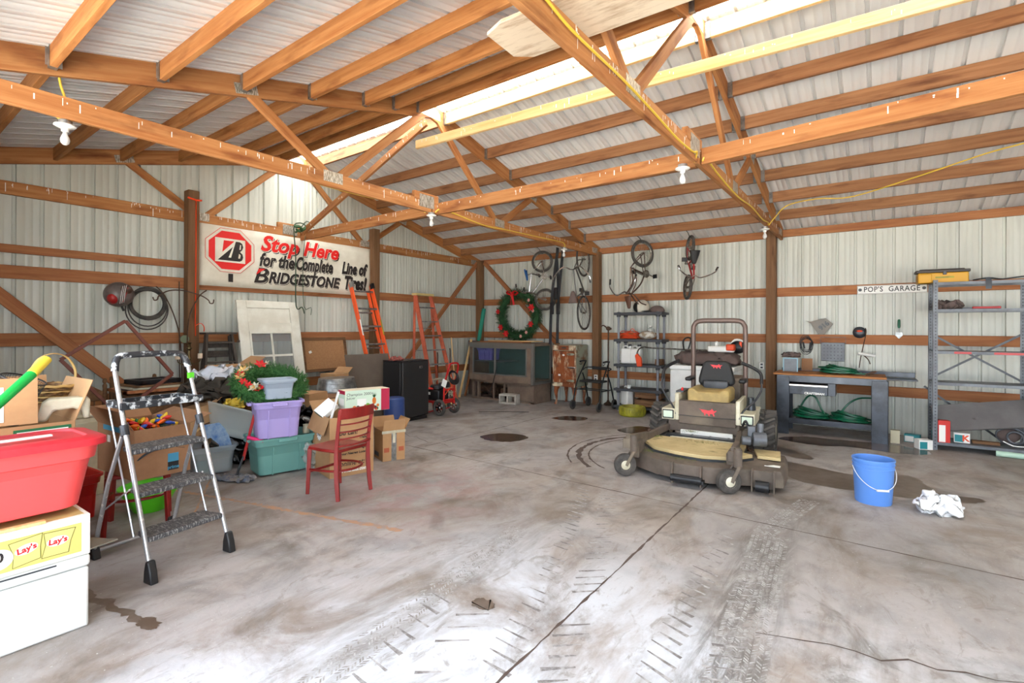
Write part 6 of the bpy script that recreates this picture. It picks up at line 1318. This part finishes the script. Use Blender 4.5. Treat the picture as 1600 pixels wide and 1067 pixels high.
tag(crumple_box('plastic_bag', mat('white_film', (.82, .83, .86), .45), .55, .50, .17, (1.30, -6.25, .80), 30, .10, .14, 33), 'pale plastic wrapped bundle on top of the heap', 'bag')
tag(crumple_box('green_cushion', mat('dark_green_cloth', (.07, .22, .18), .7), .40, .45, .18, (1.45, -5.98, .72), 0, .05, .15, 34), 'dark green cushion beside the wrapped bundle', 'cushion')
tag(crumple_box('cream_container', m_cream, .30, .34, .16, (1.70, -5.98, .66), 0, .015, .2, 35), 'cream plastic container on the heap under the green wreath', 'container')
tag(crumple_box('yellow_glove', m_yellow_cable, .10, .16, .08, (1.95, -6.42, .62), 0, .04, .05, 36), 'small yellow rubber glove on the heap', 'glove')
tpc = carton('taped brown carton standing on the heap by the wooden stepladder', (.95, -6.02, .62), 3, .36, .42, .40, m_card, flaps=(('n', 30),))
MB().box((.1815, -.05, .24), (.003, .10, .03)).build('handle_cutout', m_paper, tpc)
carton('lower brown carton supporting the taped one', (.95, -6.05, 0), -3, .5, .55, .62, m_card_dark)
# candelabra on the heap
cd = thing('candelabra', 'brass candelabra with two cream candle cups before the post', 'candelabra', (.42, -6.28, .0))
m_brass = mat('tarnished_brass', (.42, .36, .24), .35, .8)
MB().lathe([(.07, 0), (.07, .02), (.02, .05), (.015, .5), (.03, .70), (.012, .74), (.012, .85), (.032, .92), (.034, .96), (.012, 1.0), (.012, 1.06), (.028, 1.09), (.012, 1.12), (.014, 1.2), (.035, 1.22), (.035, 1.235), (.018, 1.24), (.018, 1.28), (.034, 1.30)], 18).build('stem', m_brass, cd)
for s_ in (-1, 1):
    MB().tube([(0, 0, 1.06), (0, s_*.06, 1.02), (0, s_*.12, 1.05), (0, s_*.13, 1.09)], .007, 6, sm=4).build('arm', m_brass, cd); MB().cyl((0, s_*.13, 1.09), (0, s_*.13, 1.155), .028, n=14).build('candle_cup', mat('cream_wax', (.88, .80, .70), .6), cd)
# old wooden stepladder
m_oldw = wood('grey_weathered_wood', (.34, .31, .28), (.27, .24, .22), (.2, .17, .15), .03)
ws = thing('wooden_stepladder', 'old dark wooden stepladder standing against the gable wall', 'stepladder', (.28, -5.86, 0))
for s_ in (-1, 1): board('rail', (.22, s_*.29, 0), (.0, s_*.16, 1.40), .03, .07, m_oldw, ws, up=(1, 0, 0)); board('rear_rail', (-.12, s_*.27, 0), (-.03, s_*.15, 1.38), .03, .04, m_oldw, ws, up=(1, 0, 0))
for k in range(5): f = .16+k*.19; MB().box((.22*(1-f), 0, 1.4*f), (.09, .56-.26*f, .022)).build('step', m_oldw, ws, bevel=.002)
MB().box((-.01, 0, 1.415), (.20, .40, .025)).build('top_step', m_oldw, ws, bevel=.003); MB().box((-.06, 0, 1.26), (.02, .30, .09)).build('back_slat', m_oldw, ws); MB().box((-.07, 0, 1.13), (.02, .32, .09)).build('back_slat', m_oldw, ws)
# white door leaning with four panes, upside down
wd = thing('leaning_door', 'old white door with four-pane window leaning on the gable wall', 'door', mtx=face_mtx((.58, -5.60, .0), (0, 1, .0), (-.22, 0, 1)))
mb = MB(); Hd = 1.93; wx = .93
mb.bx(0, .14, 0, Hd, 0, .035); mb.bx(.79, wx, 0, Hd, 0, .035); mb.bx(.14, .79, 1.82, Hd, 0, .035); mb.bx(.14, .79, 1.46, 1.60, 0, .035); mb.bx(.14, .79, 0, .72, 0, .035); mb.bx(.14, .79, 1.60, 1.82, 0, .02)
m_doorw = mat('old_white_door_paint', (.88, .87, .82), .5, c2=(.82, .80, .74), scale=4); mb.build('door_frame', m_doorw, wd, bevel=.004)
mb = MB(); mb.bx(.45, .48, .72, 1.46, .01, .03); mb.bx(.14, .79, 1.09, 1.12, .01, .03); mb.bx(.14, .165, .72, 1.46, .0, .045); mb.bx(.765, .79, .72, 1.46, 0, .045); mb.bx(.14, .79, 1.435, 1.46, 0, .045); mb.build('muntin', m_doorw, wd)
m_pane = bpy.data.materials.new('dusty_pane'); m_pane.use_nodes = True; _b = m_pane.node_tree.nodes['Principled BSDF']; _b.inputs['Base Color'].default_value = (.35, .38, .38, 1); _b.inputs['Alpha'].default_value = .35; _b.inputs['Roughness'].default_value = .15
for a, b in ((.165, .45), (.48, .765)):
    for c_, d2 in ((.72, 1.09), (1.12, 1.435)): MB().bx(a, b, c_, d2, .018, .021).build('window_pane', m_pane, wd)
MB().cyl((-.0, 1.33, .02), (-.03, 1.33, .02), .015, n=8).build('hinge', m_rust, wd)
for y in (.25, .5): pass

# dining chairs, frames and picture frame behind the step ladder
def spindle_chair(label_, loc, rz):
    t = thing('dining_chair', label_, 'chair', loc, rz); m = W['post']
    for s_ in (-1, 1): MB().lathe([(.016, 0), (.022, .2), (.018, .42), (.024, .46), (.02, .55), (.026, .75), (.018, .82), (.022, .86), (.012, .88), (.022, .90), (.018, .93), (.002, .94)], 12, T(0, s_*.21, 0)).build('back_post', m, t)
    mb = MB(); mb.prism([(-.19, .70), (.19, .70), (.19, .80), (.10, .86), (-.10, .86), (-.19, .80)], .02, T(.01, 0, 0) @ Matrix(((0, 0, 1, 0), (1, 0, 0, 0), (0, 1, 0, 0), (0, 0, 0, 1)))); mb.build('crest_rail', m, t, bevel=.005)
    for y in (-.12, -.04, .04, .12): MB().lathe([(.007, .45), (.014, .58), (.007, .64), (.007, .71)], 8, T(.01, y, 0)).build('spindle', m, t)
    MB().box((-.20, 0, .45), (.42, .44, .03)).build('seat', m, t, bevel=.01)
    for s_ in (-1, 1): MB().lathe([(.014, 0), (.02, .2), (.016, .44)], 10, T(-.36, s_*.19, 0)).build('leg', m, t)
    return t
spindle_chair('brown spindle-back dining chair by the wall behind the wicker basket', (.76, -7.45, 0), -5)
spindle_chair('brown spindle-back dining chair behind the stack of frames', (.58, -6.92, 0), 2)
tag(MB().bx(-.22, .22, -.33, .33, 0, .72).build('side_table', W['post'], mtx=T(.75, -6.90, 0), bevel=.01), 'brown wooden cabinet under the stacked picture frames', 'cabinet') if False else None
for i, (z, dx, dy, m__, lb_, h_) in enumerate(((.80, .50, .62, W['girt'], 'reddish brown frame at the bottom of the stack', .03), (.835, .44, .52, m_cream, 'pale frame in the middle of the stack', .022), (.86, .42, .46, W['post'], 'brown frame above the pale one in the stack', .02), (.885, .34, .40, m_black, 'black framed picture on top of the stack', .045))):
    f_ = thing('framed_picture', lb_, 'picture frame', (1.06+.02*i, -6.92+.02*(i % 2), z), 4*i)
    mb = MB(); mb.bx(-dx/2, dx/2, -dy/2, -dy/2+.04, 0, h_); mb.bx(-dx/2, dx/2, dy/2-.04, dy/2, 0, h_); mb.bx(-dx/2, -dx/2+.04, -dy/2, dy/2, 0, h_); mb.bx(dx/2-.04, dx/2, -dy/2, dy/2, 0, h_); mb.build('frame', m__, f_, bevel=.002); MB().bx(-dx/2+.03, dx/2-.03, -dy/2+.03, dy/2-.03, .002, h_*.6).build('backing', m_dgrey, f_)
tag(MB().bx(-.22, .22, -.34, .34, 0, .785).build('wooden_chest', W['post'], mtx=T(1.01, -6.84, 0), bevel=.01), 'brown wooden chest under the stacked picture frames', 'chest')
fr = thing('picture_surround', 'large empty reddish brown frame standing on its corner', 'picture frame', (1.42, -7.15, .0)); mb = MB()
A_ = [(-7.24, 1.56), (-6.82, .99), (-7.30, .62), (-7.74, 1.19)]
for i in range(4):
    (y0_, z0_), (y1_, z1_) = A_[i], A_[(i+1) % 4]; mb.beam((0, y0_+7.15, z0_), (0, y1_+7.15, z1_), .03, .035, (1, 0, 0))
mb.build('frame_moulding', mat('reddish_frame', (.42, .22, .17), .4), fr, bevel=.004)
carton('plain carton under the corner of the large empty frame', (1.42, -7.26, 0), 0, .30, .26, .60, m_card_dark)
# beige drawer unit, more cartons at the left edge
be = thing('drawer_unit', 'beige plastic drawer unit behind the wicker basket carton', 'drawer unit', (1.78, -7.66, 0), 5); MB().bx(-.2, .2, -.24, .16, 0, .70).build('cabinet', m_cream, be, bevel=.01); MB().bx(.2, .21, -.22, .14, .42, .66).build('drawer', m_cream, be, bevel=.006); MB().bx(-.21, .21, -.25, .17, .70, .725).build('top', m_cream, be, bevel=.008)
carton('base carton hidden low behind the long red tote', (3.30, -8.42, 0), 4, .55, .60, .62, m_card_dark)
gb2 = carton('carton with green bordered fruit label holding the wicker basket', (3.34, -8.38, .62), 3, .50, .52, .30, m_card, flaps=(('n', 70), ('s', 60), ('w', 80)), open_=True, fl=.55)
MB().bx(.2503, .2513, -.02, .24, .08, .28).build('label_border', mat('green_print', (.12, .42, .26), .5), gb2); MB().bx(.2513, .2520, -.005, .225, .095, .265).build('label_field', m_paper, gb2); text('lettering', 'CTS', .05, m_bred, gb2, face_mtx((.2526, .11, .22), (0, 1, 0), (0, 0, 1)), bold=.003, align='CENTER')
MB().bx(.2503, .2513, -.20, -.15, .02, .30).build('tape_strip', m_paper, gb2)
tag(MB().bx(-.14, .14, -.003, .003, 0, .27).build('cardboard_flap', m_card, mtx=T(3.57, -8.42, .93) @ RZ(84) @ RX(-8)), 'tall standing cardboard panel with a white paint smear', 'cardboard panel')
MB().box((-.02, -.0045, .12), (.035, .002, .2)).build('paint_smear', m_paper, bpy.data.objects['cardboard_flap'])
wb_ = thing('wicker_basket', 'woven brown wicker basket with bent wood handle', 'basket', (3.16, -8.13, 1.0), 20)
m_wick = mat('wicker', (.52, .38, .22), .7, c2=(.34, .24, .13), scale=30, lo=.45, hi=.55); m_wick2 = mat('pale_wicker', (.74, .60, .36), .7)
for k in range(7):
    r_ = .085+.008*k; mb = MB(); mb.tube([(r_*math.cos(a/24*2*PI)*1.15+0, r_*math.sin(a/24*2*PI), .008+.017*k+.003*(1 if (a+k) % 2 else -1)) for a in range(24)], .0095, 6, True); mb.build('woven_band', m_wick if k % 2 else m_wick2, wb_)
mb = MB(); mb.lathe([(.001, .004), (.085, .004), (.13, .12), (.128, .12), (.083, .008), (.001, .008)], 24, S(1.15, 1, 1), caps=False); mb.build('basket_liner', m_wick, wb_)
MB().tube([(0, -.125, .10), (0, -.13, .20), (0, -.08, .29), (0, 0, .32), (0, .08, .29), (0, .13, .20), (0, .125, .10)], .013, 6, sm=4, flat=.3).build('basket_handle', m_wick2, wb_)
ms = thing('mesh_wastebasket', 'black wire mesh wastebasket tilted in the cartons', 'wastebasket', (3.38, -8.40, .93), 0); ms.rotation_euler = (R(-18), R(12), 0)
mb = MB(); 
for k in range(26): z = .27*k/25; mb.torus((0, 0, z), (0, 0, 1), .075+.03*z/.27, .0012, 28, 4)
for k in range(44): a = 2*PI*k/44; mb.cyl((.075*math.cos(a), .075*math.sin(a), 0), (.105*math.cos(a), .105*math.sin(a), .27), .0012, n=4, caps=False)
mb.torus((0, 0, .27), (0, 0, 1), .106, .005, 28, 6); g = mb.build('wire_mesh', m_black, ms); MB().lathe([(.075, 0), (.075, .004)], 24).build('base_disc', m_black, ms)
wt = thing('plastic_tray', 'white moulded plastic seat piece in the fruit carton', 'plastic tray', (3.47, -8.14, .92), 80)
mb = MB(); mb.prism([(-.13, 0), (-.10, .11), (-.07, .135), (.10, .135), (.125, .12), (.12, 0), (.09, 0), (.08, .05), (.04, .07), (-.05, .06), (-.08, 0)], .12, T(0, .06, 0) @ RX(90)); mb.build('tray_shell', m_cream, wt, bevel=.012)
carton('brown carton in the far pile above the green pole', (2.6, -8.62, .0), 0, .6, .6, 1.12, m_card_dark)
tag(crumple_box('cloth_bundle', m_cream, .25, .2, .2, (3.2, -8.62, .95), 0, .05, .08, 41), 'cream cloth bundle at the edge beside the mesh basket', 'cloth')
po = thing('plastic_bat', 'green plastic pole with yellow end slanting over the red tote', 'pole', (0, 0, 0)); MB().cyl((4.12, -8.66, .96), (3.82, -8.35, 1.235), .022, .025, n=14).build('pole_shaft', mat('bright_green_plastic', (.05, .68, .28), .4), po); MB().cyl((3.82, -8.35, 1.235), (3.745, -8.27, 1.315), .026, .024, n=14).build('pole_grip', mat('yellow_grip', (.90, .80, .25), .4), po, bevel=.006)

# white chest, chips carton, long red tote
wc = thing('white_chest', 'white enamelled chest on floor under the yellow snack carton', 'chest', (4.10, -8.70, 0), 0)
MB().bx(-.30, .30, -.5, .465, .0, .30).build('cabinet', m_whitepaint, wc, bevel=.012); MB().bx(-.305, .305, -.505, .47, .303, .362).build('lid', m_whitepaint, wc, bevel=.015)
MB().bx(.306, .3075, .10, .34, .345, .352).build('lid_handle', m_dgrey, wc)
tag(MB().box((0, 0, 0), (.20, .16, .006)).build('grey_card', mat('grey_card', (.52, .50, .46), .7), mtx=T(4.22, -8.20, .355) @ RZ(30) @ RX(-6)), 'grey card corner sticking out beneath the snack carton', 'card')
m_chip = mat('yellow_carton_print', (.82, .76, .42), .6); m_chipd = mat('olive_ink', (.38, .40, .14), .6)
ch = thing('snack_carton', 'yellow and white snack carton between the white chest and red tote', 'box', (4.13, -8.70, .365), 1.5)
MB().bx(-.29, .29, -.46, .46, 0, .20).build('carton', mat('white_card', (.93, .92, .88), .6), ch, bevel=.004)
MB().bx(-.27, .27, -.44, .44, .2, .2012).build('top_print', mat('kraft_top', (.74, .64, .40), .7), ch)
MB().bx(.290, .2912, -.445, .425, .022, .165).build('front_print', m_chip, ch)
for y, tl in ((.225, .12), (.335, -.06)):
    b_ = MB(); b_.prism([(-.055, -.06), (.045, -.055), (.05, .0), (.065, .06), (-.055, .058), (-.045, 0)], .0006, face_mtx((.2914, y, .095), (0, 1, 0), (0, 0, 1)) @ Matrix.Rotation(tl, 4, 'Z')); b_.build('bag_outline', m_chipd, ch)
    b_ = MB(); b_.prism([(-.052, -.057), (.042, -.052), (.047, .0), (.061, .057), (-.052, .055), (-.042, 0)], .0006, face_mtx((.2920, y, .095), (0, 1, 0), (0, 0, 1)) @ Matrix.Rotation(tl, 4, 'Z')); b_.build('bag_print', mat('bag_yellow', (.84, .78, .46), .6), ch)
    MB().lathe([(.030, 0), (.030, .0004)], 24, face_mtx((.2928, y, .105), (0, 1, 0), (0, 0, 1)) @ Matrix.Rotation(tl+.1, 4, 'Z') @ S(1.35, .75, 1)).build('logo_oval', m_paper, ch)
    text('lettering', "Lay's", .036, m_bred, ch, face_mtx((.2936, y, .105), (0, 1, 0), (0, 0, 1)) @ Matrix.Rotation(tl+.1, 4, 'Z'), bold=.0015, align='CENTER', shear=.1)
MB().lathe([(.052, 0), (.052, .0006)], 28, face_mtx((.2914, .13, .085), (0, 1, 0), (0, 0, 1)) @ S(1, .9, 1)).build('print_circle', m_paper, ch); text('lettering', '40', .06, m_bblk, ch, face_mtx((.2925, .12, .092), (0, 1, 0), (0, 0, 1)), bold=.002, align='CENTER')
rt = tote('storage_tote', 'long bright red lidded tote on top of the snack carton', (4.17, -8.66, .578), 90, .95, .44, .34, m_totered, .86, lid=True, mlid=mat('dusty_red_lid', (.78, .14, .19), .5, c2=(.72, .20, .24), scale=3), ribs=0, rad=.09, handle=False, lipz=.72)
rt.rotation_euler = (R(-1.5), 0, R(90))
tag(MB().box((0, 0, 0), (.03, .42, .008)).build('paint_stick', m_white, mtx=T(4.22, -8.55, .948) @ RZ(4)), 'thin white stick lying on the red tote lid', 'stick')
tag(MB().box((0, 0, 0), (.03, .30, .012)).build('paint_stick', W['pale'], mtx=T(4.40, -8.55, .573) @ RZ(1)), 'pale wood stick wedged under the red tote', 'stick')

# aluminium step ladder
sl = thing('step_ladder', 'paint-splattered aluminium four-step folding ladder standing open', 'step ladder', (3.962, -7.683, 0), 9)
m_alum = mat('splattered_aluminium', (.74, .75, .77), .3, .8, c2=(.93, .93, .92), scale=25, lo=.58, hi=.62)
m_step = mat('splattered_black_tread', (.25, .25, .26), .5, c2=(.66, .66, .65), scale=40, lo=.50, hi=.66, stretch=(1, 3, 1))
m_splat = mat('heavily_splattered_black', (.17, .18, .20), .35, c2=(.80, .82, .83), scale=22, lo=.52, hi=.60)
def fr_(z, s_): return Vector((.18-.38*z, s_*(.238-.012*z)-.0, z))   # front leg line, local
mb = MB(); pts = [fr_(.06, -1), fr_(.6, -1), fr_(1.2, -1), fr_(1.27, -1)+Vector((0, .02, .015)), Vector((.18-.38*1.3, -.14, 1.315)), Vector((.18-.38*1.3, .14, 1.315)), fr_(1.27, 1)+Vector((0, -.02, .015)), fr_(1.2, 1), fr_(.6, 1), fr_(.06, 1)]
mb.tube(pts, .014, 10, sm=4); mb.build('front_frame', m_alum, sl)
mb = MB(); mb.tube([fr_(1.22, -1), fr_(1.28, -1)+Vector((0, .02, .015)), Vector((.18-.38*1.3, -.14, 1.317)), Vector((.18-.38*1.3, .14, 1.317)), fr_(1.28, 1)+Vector((0, -.02, .015)), fr_(1.22, 1)], .021, 10, sm=4); mb.build('hand_grip', m_splat, sl)
for z, nm in ((.25, 'step'), (.50, 'step'), (.745, 'step')):
    x = .18-.38*z; w2 = .238-.012*z-.012
    mb = MB(); mb.prism([(x+.03, -w2), (x+.03, w2), (x-.0, w2), (x-.14, w2-.02), (x-.165, w2-.05), (x-.165, -w2+.05), (x-.14, -w2+.02), (x-.0, -w2)], .03, T(0, 0, z-.03)); mb.build(nm, m_step, sl, bevel=.006)
mb = MB(); x = .18-.38*1.0; mb.bx(x-.20, x+.05, -.22, -.20, .99, 1.03); mb.bx(x-.20, x+.05, .20, .22, .99, 1.03); mb.bx(x+.03, x+.05, -.25, .25, .985, 1.03); mb.bx(x-.20, x-.18, -.22, .22, .985, 1.03); mb.bx(x-.2, x+.05, -.22, .22, .985, .99); mb.build('paint_tray', m_splat, sl, bevel=.004)
mb = MB(); q = [Vector((-.49, -.24, .10)), Vector((-.33, -.235, .52)), Vector((-.16, -.225, .88))]; q2 = [Vector((p.x, -p.y, p.z)) for p in q]
mb.tube([q[2], q[1], q[0]+Vector((0, 0, -.03)), Vector((-.505, -.21, .045)), Vector((-.505, .21, .045)), q2[0]+Vector((0, 0, -.03)), q2[1], q2[2]], .013, 10); mb.build('rear_frame', m_alum, sl)
for s_ in (-1, 1):
    MB().tube([(-.38, s_*.215, 1.0), (-.06, s_*.222, .22)], .006, 6).build('linkage_bar', m_alum, sl); MB().tube([(-.40, s_*.222, .33), (-.11, s_*.222, .50)], .006, 6).build('linkage_bar', m_alum, sl)
    MB().cyl(fr_(.83, s_)+Vector((-.01, 0, 0)), fr_(.89, s_)+Vector((-.01, 0, 0)), .024, n=12).build('hinge_collar', m_dgrey, sl)
    ft = MB(); ft.prism([(-.035, 0), (.05, 0), (.035, .07), (.012, .13), (-.012, .13), (-.03, .07)], .045, T(.155, s_*.238+.0225, 0) @ RX(90)); ft.build('rubber_foot', m_black, sl, bevel=.008)
    ft = MB(); ft.prism([(-.05, 0), (.04, 0), (.02, .07), (.01, .12), (-.015, .12)], .045, T(-.50, s_*.235+.0225, 0) @ RX(90)); ft.build('rubber_foot', m_black, sl, bevel=.008)
MB().box(fr_(1.16, 1)+Vector((.004, 0, 0)), (.03, .031, .04)).build('green_paint', mat('green_tape', (.35, .78, .15), .5), sl)

# ceiling lamps with pull of yellow cable
def lamp(label_, x, y, z):
    t = thing('ceiling_lamp', label_, 'lamp', (x, y, z), 0, 'bare bulb porcelain lamps under the trusses'); t.scale = (.8, .8, .9)
    MB().lathe([(.05, 0), (.05, -.03)], 16).build('junction_box', m_galv, t)
    MB().lathe([(.03, -.03), (.075, -.033), (.078, -.04), (.06, -.05), (.028, -.058), (.025, -.085)], 24).build('lampholder', m_white, t)
    MB().lathe([(.014, -.08), (.016, -.10), (.030, -.13), (.034, -.15), (.028, -.172), (.014, -.184), (.001, -.187)], 20).build('light_bulb', m_bulb, t)
lamp('bare bulb lamp on the first truss above the cluttered side', 3.04, -8.05, 2.925)
lamp('bare bulb lamp at the middle of the first truss', 3.10, -4.60, 2.925)
lamp('bare bulb lamp on the first truss next to the hanging bicycles', 3.08, -1.35, 2.925)
lamp('bare bulb lamp at the middle of the truss over the mower', 6.2, -4.62, 2.925)
lamp('bare bulb lamp on the truss near the back wall above the mower', 6.28, -1.30, 2.925)
def cable(label_, pts, r=.008): tag(MB().tube(pts, r, 6, sm=5).build('yellow_cable', m_yellow_cable), label_, 'cable')
cable('yellow cable dropping from roof to the lamp over the clutter', [(3.02, -8.02, 3.60), (3.05, -8.07, 3.42), (3.04, -8.08, 3.2), (3.05, -8.04, 3.02), (3.05, -8.10, 2.95), (3.05, -8.06, 2.92)])
cable('yellow cable strung along the first truss to its middle lamp', [(3.05, -8.02, 2.93), (3.05, -7.97, 3.03), (3.05, -7.9, 3.05), (3.05, -7.57, 2.98), (3.05, -7.11, 2.945), (3.05, -6.74, 2.95), (3.05, -6.3, 2.94), (3.05, -5.64, 2.935), (3.05, -4.91, 2.95), (3.05, -4.70, 2.96), (3.05, -4.66, 2.92)])
cable('yellow cable strung along the first truss toward the back wall', [(3.12, -4.55, 2.94), (3.12, -4.45, 3.0), (3.11, -4.2, 2.99), (3.11, -3.6, 2.94), (3.11, -3.0, 2.96), (3.11, -2.2, 2.98), (3.11, -1.5, 3.0), (3.11, -1.38, 2.97), (3.10, -1.36, 2.93)])
cable('yellow cable strung along the truss over the mower to its middle lamp', [(6.34, -8.9, 3.05), (6.34, -8.0, 3.02), (6.34, -7.2, 3.04), (6.34, -6.8, 3.0), (6.34, -6.2, 3.0), (6.34, -5.7, 2.98), (6.34, -5.2, 2.95), (6.34, -4.8, 2.96), (6.34, -4.68, 2.99), (6.3, -4.62, 2.93)])
cable('yellow cable strung along the truss over the mower toward the back wall', [(6.35, -4.55, 2.95), (6.35, -4.45, 3.0), (6.34, -4.0, 2.97), (6.34, -3.2, 2.93), (6.34, -2.5, 2.96), (6.34, -1.8, 2.93), (6.34, -1.38, 2.96), (6.30, -1.32, 2.93)])
cable('yellow cable sagging below the purlins over the workbench', [(6.33, -1.30, 2.94), (6.4, -1.25, 3.05), (6.55, -1.22, 3.20), (6.9, -1.3, 3.22), (7.3, -1.35, 3.18), (8.0, -1.6, 3.28), (8.6, -1.8, 3.38), (9.26, -1.9, 3.42)])
